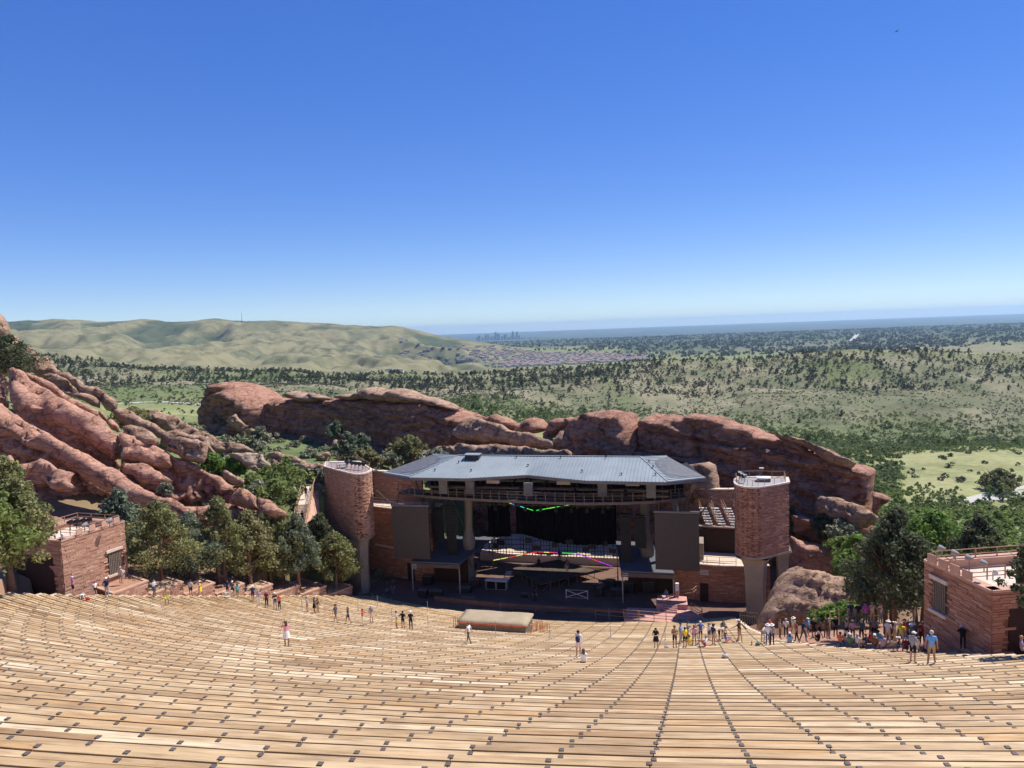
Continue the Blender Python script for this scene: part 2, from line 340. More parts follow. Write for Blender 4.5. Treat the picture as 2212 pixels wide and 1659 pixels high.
def parts_for(name):
    if name in FIG: return FIG[name]
    me, J = figure(name); sk, tp, ns = Vector(J['skl']), Vector(J['top']), Vector(J['nos'])
    up_ = (tp-sk).normalized(); fw = (ns-sk); fw = (fw-up_*fw.dot(up_)).normalized(); sd = fw.cross(up_); M = Matrix((sd, -fw, up_)).transposed(); out = {'body': me}
    c = sk+up_*.012
    mb = MB(); ball(mb, c, (.104, .112, .108), 12, 9, lambda v: (M.transposed() @ v).z > .03 or ((M.transposed() @ v).y > .0 and (M.transposed() @ v).z > -.075), M); out['short'] = mb.mesh('hair', smooth=True)
    mb = MB(); ball(mb, c, (.110, .116, .110), 12, 9, lambda v: (M.transposed() @ v).z > .035 or ((M.transposed() @ v).y > -.02), M); bk = c-fw*.075-up_*.13; ball(mb, bk, (.10, .055, .19), 10, 7, None, M); out['long'] = mb.mesh('hair', smooth=True)
    mb = MB(); ball(mb, c+up_*.01, (.112, .120, .115), 12, 8, lambda v: (M.transposed() @ v).z > .02, M); vz = c+fw*.15+up_*.028
    mb.add([vz+sd*a+fw*b+up_*z for z in (0, .012) for a, b in ((-.08,-.05), (.08,-.05), (.065,.055), (-.065,.055))], [(3, 2, 1, 0), (4, 5, 6, 7), (0, 1, 5, 4), (1, 2, 6, 5), (2, 3, 7, 6), (3, 0, 4, 7)]); out['cap'] = mb.mesh('cap', smooth=False)
    mb = MB(); ball(mb, c+up_*.02, (.108, .116, .11), 12, 8, lambda v: (M.transposed() @ v).z > .01, M); n = 16; rim = [c+up_*.035+(sd*math.cos(6.2832*i/n)*.112-fw*math.sin(6.2832*i/n)*.12) for i in range(n)]; ro = [c+up_*.0+(sd*math.cos(6.2832*i/n)*.185-fw*math.sin(6.2832*i/n)*.195) for i in range(n)]
    mb.add(rim+ro, [(i, (i+1) % n, n+(i+1) % n, n+i) for i in range(n)]+[(n+i, n+(i+1) % n, (i+1) % n, i) for i in range(n)]); out['hat'] = mb.mesh('sun_hat')
    mb = MB()
    for s in (-1, 1): ball(mb, sk+fw*.088+sd*.034*s-up_*.004, (.014, .008, .009), 6, 4, None, M)
    out['eyes'] = mb.mesh('eyes'); mb = MB(); ball(mb, sk+fw*.088-up_*.068, (.026, .008, .008), 6, 4, None, M); out['mouth'] = mb.mesh('mouth')
    mb = MB(); 
    for s in (-1, 1): ball(mb, sk+sd*.098*s-up_*.01, (.012, .022, .032), 6, 4, None, M)
    out['ears'] = mb.mesh('ears')
    ch, ws = Vector(J['chs']), Vector(J['wst']); mb = MB(); ball(mb, (ch+ws)/2+Vector((0, .2, .02)), (.15, .10, .23), 8, 6); out['pack'] = mb.mesh('backpack')
    pe = Vector(J['pel']); mb = MB(); n = 14; rings = []
    for z, r_ in ((.12,.135), (.0,.165), (-.18,.20), (-.36,.235)): rings.append([pe+Vector((r_*1.1*math.cos(6.2832*i/n), r_*.85*math.sin(6.2832*i/n), z)) for i in range(n)])
    mb.add([v for rg in rings for v in rg], [(k*n+i, (k+1)*n+i, (k+1)*n+(i+1) % n, k*n+(i+1) % n) for k in range(3) for i in range(n)]); out['skirt'] = mb.mesh('skirt', smooth=True)
    FIG[name] = out; return out
simple('dog_fur', (.66, .60, .50), .95, .1, .15, 8)
def dog_mesh():
    V = [(0,.32,.44), (0,.05,.44), (0,-.24,.47), (0,-.36,.60), (0,-.42,.68), (0,-.56,.65), (0,.5,.56), (0,.62,.66)]; E = [(0,1), (1,2), (2,3), (3,4), (4,5), (0,6), (6,7)]; R = [.13,.125,.145,.085,.085,.035,.03,.02]
    for s in (-1, 1):
        i = len(V); V += [(s*.09,-.24,.34), (s*.09,-.22,.18), (s*.09,-.25,.03)]; R += [.06,.036,.034]; E += [(2,i), (i,i+1), (i+1,i+2)]
        i = len(V); V += [(s*.09,.27,.33), (s*.10,.40,.18), (s*.10,.36,.03)]; R += [.075,.036,.034]; E += [(0,i), (i,i+1), (i+1,i+2)]
        i = len(V); V += [(s*.07,-.36,.74)]; R += [.025]; E += [(4,i)]
    me = bpy.data.meshes.new('dog'); me.from_pydata(V, E, []); o = bpy.data.objects.new('tmp', me); col.objects.link(o); o.modifiers.new('s', 'SKIN'); d = me.skin_vertices[0].data
    for i, r_ in enumerate(R): d[i].radius = (r_, r_); d[i].use_root = i == 1
    o.modifiers.new('u', 'SUBSURF').levels = 1; ev = o.evaluated_get(bpy.context.evaluated_depsgraph_get()); res = bpy.data.meshes.new_from_object(ev); bpy.data.objects.remove(o); res.materials.clear()
    return res
for k_ in ('stand', 'walk', 'crossed', 'hips', 'photo', 'point', 'reach', 'phone', 'behind', 'stride', 'bend', 'sit', 'ground', 'lie'): parts_for(k_)
DOG_ME = dog_mesh()

# ------------------------------------------------------------------ shared materials
def m_wood():
    m, t, b = mat_new('bench_wood', .72, .3)
    oi = N(t, 'ShaderNodeObjectInfo')
    r = ramp(t, [(0, (.42, .30, .175)), (.14, (.52, .385, .235)), (.28, (.345, .24, .14)), (.42, (.57, .44, .285)), (.55, (.45, .32, .19)),
                 (.66, (.29, .195, .115)), (.76, (.46, .295, .15)), (.86, (.53, .40, .255)), (.94, (.69, .58, .42)), (1, (.35, .215, .115))])
    t.links.new(oi.outputs['Random'], r.inputs[0])
    tc = N(t, 'ShaderNodeTexCoord'); mp = N(t, 'ShaderNodeMapping'); mp.inputs['Scale'].default_value = (.55, 9, 9)
    ad = N(t, 'ShaderNodeVectorMath', operation='ADD'); cx = N(t, 'ShaderNodeCombineXYZ')
    ml = N(t, 'ShaderNodeMath', operation='MULTIPLY'); ml.inputs[1].default_value = 97.0
    t.links.new(oi.outputs['Random'], ml.inputs[0]); t.links.new(ml.outputs[0], cx.inputs[0]); t.links.new(ml.outputs[0], cx.inputs[1])
    t.links.new(tc.outputs['Object'], mp.inputs[0]); t.links.new(mp.outputs[0], ad.inputs[0]); t.links.new(cx.outputs[0], ad.inputs[1])
    n = N(t, 'ShaderNodeTexNoise'); n.inputs['Scale'].default_value = 1.6; n.inputs['Detail'].default_value = 6; n.inputs['Roughness'].default_value = .68
    t.links.new(ad.outputs[0], n.inputs['Vector'])
    g = ramp(t, [(.3, (.52, .47, .43)), (.47, (.97, .96, .95)), (.68, (1.25, 1.22, 1.2))]); t.links.new(n.outputs['Fac'], g.inputs[0])
    c = mix(t, r.outputs[0], g.outputs[0], .9, 'MULTIPLY')
    n2 = N(t, 'ShaderNodeTexNoise'); n2.inputs['Scale'].default_value = .9; n2.inputs['Detail'].default_value = 3
    mp2 = N(t, 'ShaderNodeMapping'); mp2.inputs['Scale'].default_value = (1, 3, 3); t.links.new(ad.outputs[0], mp2.inputs[0]); 
    t.links.new(tc.outputs['Object'], mp2.inputs[0]); ad2 = N(t, 'ShaderNodeVectorMath', operation='ADD'); t.links.new(mp2.outputs[0], ad2.inputs[0]); t.links.new(cx.outputs[0], ad2.inputs[1]); t.links.new(ad2.outputs[0], n2.inputs['Vector'])
    g2 = ramp(t, [(.3, (.72, .66, .62)), (.55, (1, 1, 1))]); t.links.new(n2.outputs['Fac'], g2.inputs[0])
    c = mix(t, c, g2.outputs[0], .8, 'MULTIPLY'); c = mix(t, c, (1.0, .965, .88), 1.0, 'MULTIPLY')
    t.links.new(c, b.inputs['Base Color']); bump(t, b, n.outputs['Fac'], .3, .006)
m_wood()
simple('bracket_metal', (.105, .085, .075), .6, .35, .3, 20)
simple('terrace_concrete', (.60, .47, .33), .9, .15, .14, .6, bmp=.3, bdist=.01)
simple('path_concrete', (.60, .47, .36), .9, .15, .14, .4, bmp=.2, bdist=.01)
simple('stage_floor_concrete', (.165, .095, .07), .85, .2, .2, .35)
simple('pale_concrete', (.30, .24, .19), .85, .2, .16, .5, bmp=.2, bdist=.01)
simple('coping_stone', (.50, .30, .215), .85, .2, .16, 1.2, bmp=.3, bdist=.01)
simple('light_coping', (.62, .50, .40), .85, .2, .12, 1.2)
simple('roof_metal', (.27, .305, .315), .5, .45, .09, .6, metal=.12)
simple('steel_grey', (.12, .118, .122), .55, .4, .2, 2)
simple('steel_tan', (.115, .085, .07), .6, .35, .2, 2)
simple('rail_rust', (.40, .22, .13), .6, .35, .2, 4)
simple('rail_tan', (.46, .31, .17), .6, .35, .2, 4)
simple('black_steel', (.018, .018, .02), .5, .4, .3, 3)
simple('black_cloth', (.008, .008, .011), .95, .05, .3, 2)
simple('screen_dark', (.055, .045, .043), .6, .3, .06, 1.5)
simple('speaker_black', (.014, .014, .016), .7, .3, .3, 9)
simple('white_paint', (.72, .70, .66), .6, .3, .08, 3)
simple('canvas_beige', (.36, .285, .19), .9, .1, .1, 1.0, bmp=.3, bdist=.04)
simple('door_dark', (.035, .018, .014), .7, .2, .2, 2)
simple('glass_dark', (.03, .035, .04), .15, .5, .2, 2)
simple('shutter_wood', (.16, .13, .10), .8, .2, .25, 5, bmp=.3)
simple('roof_grey', (.31, .29, .28), .85, .2, .1, .8)
simple('roof_plum', (.30, .23, .22), .85, .2, .12, .8)
simple('asphalt_pale', (.44, .42, .37), .9, .2, .1, .2)
simple('planter_soil', (.36, .20, .13), .95, .1, .25, 1.0, bmp=.4, bdist=.03)
simple('planter_gravel', (.50, .34, .21), .95, .1, .2, 2.0, bmp=.4, bdist=.02)
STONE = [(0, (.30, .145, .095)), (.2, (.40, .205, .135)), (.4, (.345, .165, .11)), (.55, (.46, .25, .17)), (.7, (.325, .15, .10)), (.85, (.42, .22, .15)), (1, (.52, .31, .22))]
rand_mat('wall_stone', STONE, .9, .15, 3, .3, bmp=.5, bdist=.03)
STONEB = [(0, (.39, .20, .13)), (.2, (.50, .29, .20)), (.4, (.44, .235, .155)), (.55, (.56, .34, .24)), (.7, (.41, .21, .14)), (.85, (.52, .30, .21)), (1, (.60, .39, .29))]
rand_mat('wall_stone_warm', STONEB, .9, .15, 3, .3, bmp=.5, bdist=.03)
simple('mortar', (.17, .085, .06), .95, .1, .25, 1.5)

# ------------------------------------------------------------------ terraces of the bowl
def th_left(d): return math.radians(np.interp(d, [0, 42, 60, 70, 79, 87], [-33, -33.2, -35.2, -36.4, -36.8, -36.4]))
def th_right(d): return math.radians(np.interp(d, [0, 38, 41, 47, 54, 64, 75, 87], [12, 7.5, 5.4, 4.0, 2.9, 2.6, 4.2, 7.0]))
def build_terraces():
    V = []; Fc = []; S = 96
    def ring(rho, z, a, b):
        i0 = len(V)
        for k in range(S+1):
            x, y = polar(rho, a+(b-a)*k/S); V.append((x, y, z))
        return i0
    prev = None
    for n in range(NROW0, NROW1+2):
        d = row_d(n); a = th_left(d)-.006; b = th_right(d)+.006
        if n <= NROW1:
            z = row_z(n)-TREAD; back = ring(BR-(d-RD), z, a, b); front = ring(BR-d, z, a, b); foot = ring(BR-d, (row_z(n+1) if n < NROW1 else row_z(n)-.62)-TREAD-.3, a, b)
            for k in range(S):
                Fc.append((back+k, front+k, front+k+1, back+k+1)); Fc.append((front+k, foot+k, foot+k+1, front+k+1))
            # side cheeks
            for k, s in ((0, 1), (S, -1)):
                j = len(V); x, y, _ = V[back+k]; V.append((x, y, z-1.6)); x, y, _ = V[front+k]; V.append((x, y, z-1.6))
                q = (back+k, j, j+1, front+k); Fc.append(q if s > 0 else q[::-1])
    me = np_mesh('seating_terraces', V, np.array(Fc)); return obj('seating_terraces', me, 'terrace_concrete', None, 'structure')
build_terraces()

# ------------------------------------------------------------------ plank benches, one thing per row
plank_me = MB().box((0, 0, 0), (3.185, PW, .05)).mesh('plank'); plank_me.materials.append(MATS['bench_wood'])
brk_me = MB().box((0, 0, .007), (.088, .09, .014)).mesh('bracket'); brk_me.materials.append(MATS['bracket_metal'])
def ordinal(n):
    s = 'th' if 10 <= n % 100 <= 20 else {1: 'st', 2: 'nd', 3: 'rd'}.get(n % 10, 'th'); return '%d%s' % (n, s)
LA = np.array([2.1, 12.2]); LD = np.array([16.4, 73.1])/math.hypot(16.4, 73.1)
def px_of(p):
    k = p @ cf; return 1106+FPX*(p @ cr)/k, 829.5-FPX*(p @ cu)/k
def build_benches():
    rnd = random.Random(5)
    for n in range(NROW0, NROW1+1):
        d = row_d(n); rho = BR-d; z = row_z(n)
        q = LA-BC; bb = q @ LD; cc = q @ q-rho*rho; t = -bb-math.sqrt(bb*bb-cc); x, y = LA+t*LD
        th0 = math.atan2(x-BC[0], BC[1]-y)
        tl, tr = th_left(d), th_right(d)
        ths = np.linspace(tl, tr, 300); vis = []
        for th in ths:
            X, Y = polar(rho, th)
            if Y > 3:
                px, py = px_of(np.array([X, Y, z]))
                if -160 < px < 2372 and py < 1800: vis.append(th)
        if not vis: continue
        tl, tr = vis[0], vis[-1]
        s0, s1 = (tl-th0)*rho, (tr-th0)*rho
        X, Y = polar(rho, th0)
        root = thing('plank_bench', 'curved bench of two weathered planks, %s row up from the stage' % ordinal(NROW1+1-n), 'bench', (X, Y, z), 'rows of plank benches')
        k0, k1 = math.floor(s0/3.2), math.ceil(s1/3.2)
        mbk = MB()
        for k in range(k0, k1):
            a, b = max(s0, 3.2*k), min(s1, 3.2*k+3.2)
            if b-a < .4: continue
            th = th0+(a+b)/2/rho; L = b-a
            tx = (math.cos(th), math.sin(th), 0); ty = (math.sin(th), -math.cos(th), 0)   # ty points away from the centre (uphill)
            for j in (0, 1):                                    # 0 = front plank, 1 = back plank
                rr = rho+PW/2+j*(PW+GAP); c = polar(rr, th)
                zz = z-.025+rnd.uniform(-.004, .004)
                placed('plank', plank_me, root, frame_mat((c[0], c[1], zz), [v*(L-.015)/3.185 for v in tx], ty, (0, 0, -1) if False else (0, 0, 1)) )
                for sb in (3.2*k, 3.2*k+1.6):
                    if not (s0-.01 <= sb <= s1): continue
                    tb = th0+sb/rho; cb = polar(rr, tb); bx = (math.cos(tb), math.sin(tb), 0); by = (-math.sin(tb), math.cos(tb), 0)
                    if n <= 18: placed('bracket', brk_me, root, frame_mat((cb[0], cb[1], z+.0045), bx, by, (0, 0, 1)))
                    else: mbk.box((cb[0], cb[1], z+.0115), (.085, .085, .014), tb)
        sfm = MB(); K = max(2, int((tr-tl)*rho/3)); dk_ = []
        for i in range(K+1):
            th = tl+(tr-tl)*i/K; p, q = polar(rho+.02, th), polar(rho+BW-.02, th); dk_ += [(p[0], p[1], z-.052), (q[0], q[1], z-.052)]
        sfm.add(dk_, [(2*i, 2*i+2, 2*i+3, 2*i+1) for i in range(K)]); sfm.build('gap_shade_strip', 'door_dark', root)  # added dark strip under the planks, shade of the gaps put into colour
        if n > 18 and mbk.v: mbk.build('brackets', 'bracket_metal', root, 'stuff')
build_benches()

# ------------------------------------------------------------------ terrain out to the horizon
LV = {
 40: [(-2000,-16), (0,-17), (1106,-30), (2212,-21), (4000,-22)],
 62: [(-2500,-18), (0,-22), (230,-25), (500,-30), (1800,-31), (1950,-26), (2212,-25.5), (3000,-27)],
 85: [(-2500,-14), (0,-19), (300,-24), (500,-29), (700,-33), (900,-36.5), (1700,-36.5), (1850,-35), (2000,-33.5), (2212,-33), (3000,-36)],
 110: [(-2500,-2), (0,-8), (200,-12), (300,-14.5), (450,-17.5), (560,-20), (700,-21), (830,-23.5), (950,-30), (1100,-36.5), (1600,-36.5), (1800,-34.5), (2000,-38), (2212,-40), (3000,-45)],
 150: [(-2500,4), (0,-6), (300,-16), (500,-20.5), (700,-21), (850,-24), (1000,-30), (1300,-36), (1700,-42), (2000,-50), (2212,-52), (3000,-55)],
 250: [(-2500,0), (0,-22), (250,-38), (500,-42), (700,-47), (1000,-55), (1400,-62), (1900,-71), (2212,-74), (3000,-76)],
 450: [(-2500,-20), (0,-46), (250,922), (470,942), (1000,-80), (1500,-100), (1900,1062), (2212,1070), (3000,1080)],
 650: [(-2500,-40), (0,-55), (250,884), (470,892), (1000,915), (1400,945), (1900,982), (2212,976), (3000,975)],
 820: [(-2500,-40), (0,850), (250,842), (400,840), (600,850), (1000,872), (1200,900), (1400,910), (1700,930), (1900,945), (2212,950), (3000,955)],
 1000: [(-2500,-20), (0,805), (250,822), (400,826), (600,832), (1000,842), (1400,845), (1700,848), (1900,852), (2212,858), (3000,860)],
 1250: [(-2500,700), (0,762), (100,772), (200,785), (300,799), (400,809), (500,807), (600,804), (700,806), (800,809), (900,812), (1000,814), (1100,806), (1200,797), (1300,787), (1400,780), (1500,774), (1700,767), (1850,762), (2000,764), (2212,768), (3000,775)],
 1500: [(-2500,-60), (0,-110), (3000,-110)],
 2000: [(-2500,-90), (0,-125), (1000,-150), (3000,-150)],
 2600: [(-2500,780), (0,788), (500,797), (800,800), (1000,-158), (3000,-160)],
 3500: [(-2500,750), (0,765), (250,768), (500,775), (700,780), (900,782), (1000,-178), (3000,-178)],
 4500: [(-2500,712), (0,724), (250,726), (500,733), (700,745), (850,752), (1000,768), (1100,-182), (3000,-182)],
 5500: [(-2500,680), (0,691), (40,689), (100,690), (210,695), (310,691), (500,690), (600,693), (700,700), (780,702), (850,703), (885,711), (960,730), (1060,743), (1180,-180), (3000,-182)],
 7500: [(-2500,-20), (0,-60), (900,-150), (1100,-188), (3000,-188)],
 10000: [(-2500,-150), (0,-180), (1100,-205), (3000,-205)],
 20000: [(-2500,-330), (3000,-330)],
 46000: [(-2500,-305), (3000,-305)]}
LYS = np.array(sorted(LV)); LLY = np.log(LYS.astype(float)); LAZ = []
for Y_ in LYS:
    az, zz = [], []
    for px, s in LV[Y_]:
        p = P(px, s if s > 0 else 900, Y_); az.append(p[0]/Y_); zz.append(p[2] if s > 0 else s)
    LAZ.append((np.array(az), np.array(zz)))
def seat_floor(X, Y):
    rho = np.hypot(X-BC[0], Y-BC[1]); d = BR-rho; th = np.degrees(np.arctan2(X-BC[0], BC[1]-Y))
    z = -drop(np.clip(d, -5, 92)); inside = (rho > 50) & (rho < 160) & (th > -38.5) & (th < 10)
    return np.where(inside, z-2.0, 1e3)
SA = math.radians(14.5); SO = np.array([3.0, 95.3]); SU = np.array([math.cos(SA), -math.sin(SA)]); SV = np.array([math.sin(SA), math.cos(SA)])
SFZ = -35.2
def stg(u, v, z): p = SO+u*SU+v*SV; return (float(p[0]), float(p[1]), float(z))      # stage axes -> place
def tz(X, Y, detail=True):
    X = np.asarray(X, float); Y = np.asarray(Y, float); az = X/Y
    Z = np.stack([np.interp(az, a, z) for a, z in LAZ]); ly = np.log(np.clip(Y, 40, 46000))
    i = np.clip(np.searchsorted(LLY, ly)-1, 0, len(LLY)-2); t = (ly-LLY[i])/(LLY[i+1]-LLY[i]); ts = t*t*(3-2*t)*.5+t*.5
    idx = np.arange(Z.shape[1]) if Z.ndim == 2 else None
    z = Z[i, idx]*(1-ts)+Z[i+1, idx]*ts
    if detail:
        z = z+fb2(X, Y, 16., 4, 3)*np.clip((Y-95)/60, 0, 1)*.9
        m = np.exp(-((Y-1080)/300)**2); z = z+fb2(X, Y, 130., 4, 5)*9*m
        # gullies of the far grassy hill
        hm = sstep(2300, 3000, Y)*(1-sstep(5200, 6200, Y))*np.clip((-az+.02)/.1, 0, 1)
        rg = 1-np.abs(fb2(X+.12*Y, Y*.42, 420., 5, 9)); z = z+hm*(rg-.72)*140*(1-.75*np.exp(-((Y-5400)/420)**2))
        z = z+sstep(250, 500, Y)*(1-sstep(700, 900, Y))*fb2(X, Y, 90., 3, 21)*3
    z = np.minimum(z, seat_floor(X, Y))
    q = np.stack([X, Y], -1)-SO; u = q @ SU; v = q @ SV
    z = np.where((np.abs(u) < 31) & (v > -16) & (v < 21), np.minimum(z, SFZ-1.2), z)
    z = np.where((u > -19) & (u < 24) & (v > 10) & (v < 40), np.minimum(z, SFZ-.6), z)
    return z
def build_terrain():
    na = 560
    az = np.tan(np.linspace(math.atan(-1.75), math.atan(1.75), na)); Y = np.concatenate([np.exp(np.linspace(math.log(45), math.log(2300), 270))[:-1], np.linspace(2300, 5800, 260)[:-1], np.exp(np.linspace(math.log(5800), math.log(45500), 70))]); nr = len(Y)
    A, YY = np.meshgrid(az, Y); X = A*YY; x, y = X.ravel(), YY.ravel(); z = tz(x, y)
    i = np.arange(na*nr).reshape(nr, na); Fq = np.stack([i[:-1, :-1], i[:-1, 1:], i[1:, 1:], i[1:, :-1]], -1).reshape(-1, 4)
    # land cover (what grows there)
    a = x/y; px = 1106+1640*a
    meadow = np.array([.27, .265, .125]); green = np.array([.17, .205, .075]); scrub = np.array([.095, .125, .055]); soil = np.array([.25, .222, .145]); tan = np.array([.225, .205, .115])
    wood = np.array([.055, .085, .045]); plain = np.array([.10, .12, .085])
    n1 = fb2(x, y, 45., 5, 31); n2 = fb2(x, y, 160., 4, 33); n3 = fb2(x, y, 900., 4, 37)
    def L(c1, c2, t): return c1+(c2-c1)*np.clip(t, 0, 1)[:, None]
    c = L(np.tile(green, (len(x), 1)), meadow, .45+n1*.9)
    near = 1-sstep(160, 420, y); c = L(c, np.tile(scrub*1.4, (len(x), 1)), near*(.5+n1*.8))
    c = L(c, np.tile(np.array([.30, .185, .12]), (len(x), 1)), 1-sstep(84, 104, y))
    md = sstep(400, 470, y)*(1-sstep(640, 720, y)); c = L(c, np.tile(meadow*1.15, (len(x), 1)), md*np.where(px > 1945, .85, np.where(px < 600, .6, .1)))
    slope = sstep(760, 880, y)*(1-sstep(1180, 1300, y)); c = L(c, L(np.tile(soil, (len(x), 1)), np.array([.135, .145, .08]), .55+n1*.75+n2*.3), slope*.95)
    c = L(c, np.tile(green*.8, (len(x), 1)), slope*sstep(.15, .5, n2)*.55)
    foot = sstep(680, 740, y)*(1-sstep(800, 900, y)); c = L(c, np.tile(scrub, (len(x), 1)), foot*.6)
    bh = sstep(1300, 1700, y); c = L(c, L(np.tile(tan*1.02, (len(x), 1)), green*1.1, .3+n3*.5), bh)
    hill = sstep(2300, 2800, y)*(1-sstep(5600, 6400, y))*np.clip((-a+.03)/.08, 0, 1)
    gl = fb2(x+.12*y, y*.42, 420., 5, 9); c = L(c, L(np.tile(tan, (len(x), 1)), np.array([.085, .105, .06]), sstep(.30, .62, np.abs(gl))*.95+sstep(.1, .5, n2)*.5), hill)
    pl = sstep(5600, 7200, y)+sstep(3600, 5200, y)*(px > 1350)*.8; c = L(c, L(np.tile(plain, (len(x), 1)), wood, .55+n3*.8), pl)
    me = np_mesh('terrain', np.stack([x, y, z], -1), Fq, True, attrs={'cover': c})
    m, t, b = mat_new('terrain_cover', .95, .1)
    at = N(t, 'ShaderNodeAttribute', attribute_name='cover')
    n = noise_tex(t, .22, 6, .7); g = ramp(t, [(.3, (.66, .68, .62)), (.5, (1, 1, 1)), (.72, (1.25, 1.2, 1.15))]); t.links.new(n.outputs['Fac'], g.inputs[0])
    c1 = mix(t, at.outputs['Color'], g.outputs[0], .8, 'MULTIPLY')
    n8 = noise_tex(t, .011, 9, .72, dist=.5); g8 = ramp(t, [(.38, (.50, .56, .46)), (.52, (1, 1, 1)), (.7, (1.12, 1.08, 1.04))]); t.links.new(n8.outputs['Fac'], g8.inputs[0]); c1 = mix(t, c1, g8.outputs[0], .75, 'MULTIPLY')
    nn = noise_tex(t, .0016, 9, .75, mscale=(1, .55, 1)); gg = ramp(t, [(.36, (.5, .55, .5)), (.5, (1, 1, 1)), (.60, (1.15, 1.12, 1.1)), (.68, (2.1, 2.0, 1.9))]); t.links.new(nn.outputs['Fac'], gg.inputs[0])
    ge = N(t, 'ShaderNodeNewGeometry'); sx = N(t, 'ShaderNodeSeparateXYZ'); t.links.new(ge.outputs['Position'], sx.inputs[0])
    mr = N(t, 'ShaderNodeMapRange'); mr.inputs[1].default_value = 4500; mr.inputs[2].default_value = 7500; t.links.new(sx.outputs[1], mr.inputs[0])
    c2 = mix(t, c1, gg.outputs[0], mr.outputs[0], 'MULTIPLY'); t.links.new(c2, b.inputs['Base Color'])
    obj('terrain', me, m, None, 'structure')
build_terrain()
def tz1(x, y): return float(tz(np.array([x]), np.array([y]))[0])

# ------------------------------------------------------------------ the air
def build_haze():
    x0, x1, y0, y1, z0, z1 = -90000, 90000, -500, 47500, -345, 185
    me = MB().box(((x0+x1)/2, (y0+y1)/2, (z0+z1)/2), (x1-x0, y1-y0, z1-z0)).mesh('haze')
    m = bpy.data.materials.new('haze_air'); m.use_nodes = True; t = m.node_tree; t.nodes.clear()
    o = N(t, 'ShaderNodeOutputMaterial'); v = N(t, 'ShaderNodeVolumePrincipled')
    v.inputs['Color'].default_value = (.50, .72, 1.0, 1); v.inputs['Density'].default_value = 2.7e-5; v.inputs['Anisotropy'].default_value = 0.35
    t.links.new(v.outputs[0], o.inputs['Volume']); obj('haze', me, m, None, 'stuff')

# ------------------------------------------------------------------ sandstone
def rock_mat(name, base, dark, pale, streak=.5, dip=.3, lay=.7):
    m, t, b = mat_new(name, .92, .12)
    n1 = noise_tex(t, .16, 7, .62, dist=.4); r1 = ramp(t, [(.25, dark), (.48, base), (.62, base), (.8, pale)]); t.links.new(n1.outputs['Fac'], r1.inputs[0])
    n2 = noise_tex(t, 1.1, 7, .7, mscale=(.6, .6, 2.4)); g = ramp(t, [(.3, (.5, .46, .45)), (.48, (1, 1, 1)), (.72, (1.25, 1.24, 1.22))]); t.links.new(n2.outputs['Fac'], g.inputs[0])
    c = mix(t, r1.outputs[0], g.outputs[0], .9, 'MULTIPLY')
    n3 = noise_tex(t, .7, 4, .6, mscale=(1.6, 1.6, .12)); g3 = ramp(t, [(.36, (.48, .45, .46)), (.52, (1, 1, 1))]); t.links.new(n3.outputs['Fac'], g3.inputs[0])
    c = mix(t, c, g3.outputs[0], streak, 'MULTIPLY')
    n5 = noise_tex(t, .45, 8, .75, dist=1.0); g5 = ramp(t, [(.60, (0, 0, 0)), (.72, (1, 1, 1))]); t.links.new(n5.outputs['Fac'], g5.inputs[0])
    c = mix(t, c, (.36, .29, .22), g5.outputs[0]) if streak > .3 else c
    tcs = N(t, 'ShaderNodeTexCoord'); m1 = N(t, 'ShaderNodeMapping'); m1.inputs['Rotation'].default_value = (0, -dip, 0); m2 = N(t, 'ShaderNodeMapping'); m2.inputs['Scale'].default_value = (.07, .07, 1.5)
    ns = N(t, 'ShaderNodeTexNoise'); ns.inputs['Scale'].default_value = 1.0; ns.inputs['Detail'].default_value = 8; ns.inputs['Roughness'].default_value = .72; ns.inputs['Distortion'].default_value = .25
    t.links.new(tcs.outputs['Object'], m1.inputs[0]); t.links.new(m1.outputs[0], m2.inputs[0]); t.links.new(m2.outputs[0], ns.inputs['Vector'])
    gs = ramp(t, [(.36, (.50, .45, .43)), (.46, (1, 1, 1)), (.56, (1, 1, 1)), (.64, (1.22, 1.2, 1.18))]); t.links.new(ns.outputs['Fac'], gs.inputs[0]); c = mix(t, c, gs.outputs[0], lay, 'MULTIPLY')
    vc = N(t, 'ShaderNodeTexVoronoi', feature='DISTANCE_TO_EDGE'); vc.inputs['Scale'].default_value = .42; tcv = N(t, 'ShaderNodeTexCoord'); mpv = N(t, 'ShaderNodeMapping'); mpv.inputs['Scale'].default_value = (.8, .8, 2.2)
    nv_ = noise_tex(t, .5, 5, .7); av = N(t, 'ShaderNodeVectorMath', operation='MULTIPLY_ADD'); av.inputs[1].default_value = (1.6, 1.6, 1.6); t.links.new(nv_.outputs['Color'], av.inputs[0]); t.links.new(tcv.outputs['Object'], av.inputs[2]); t.links.new(av.outputs[0], mpv.inputs[0]); t.links.new(mpv.outputs[0], vc.inputs['Vector'])
    gv = ramp(t, [(0, (.35, .30, .28)), (.05, (1, 1, 1))]); t.links.new(vc.outputs['Distance'], gv.inputs[0]); c = mix(t, c, gv.outputs[0], .8, 'MULTIPLY')
    t.links.new(c, b.inputs['Base Color'])
    n4 = noise_tex(t, 2.2, 9, .72, mscale=(1, 1, 1.8)); bump(t, b, n4.outputs['Fac'], .9, .4)
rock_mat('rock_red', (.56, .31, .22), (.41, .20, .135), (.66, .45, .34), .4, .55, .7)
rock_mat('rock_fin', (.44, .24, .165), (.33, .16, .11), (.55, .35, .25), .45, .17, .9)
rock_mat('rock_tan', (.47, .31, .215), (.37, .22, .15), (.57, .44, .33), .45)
rock_mat('rock_pale', (.50, .385, .29), (.40, .27, .19), (.58, .48, .38), .25)

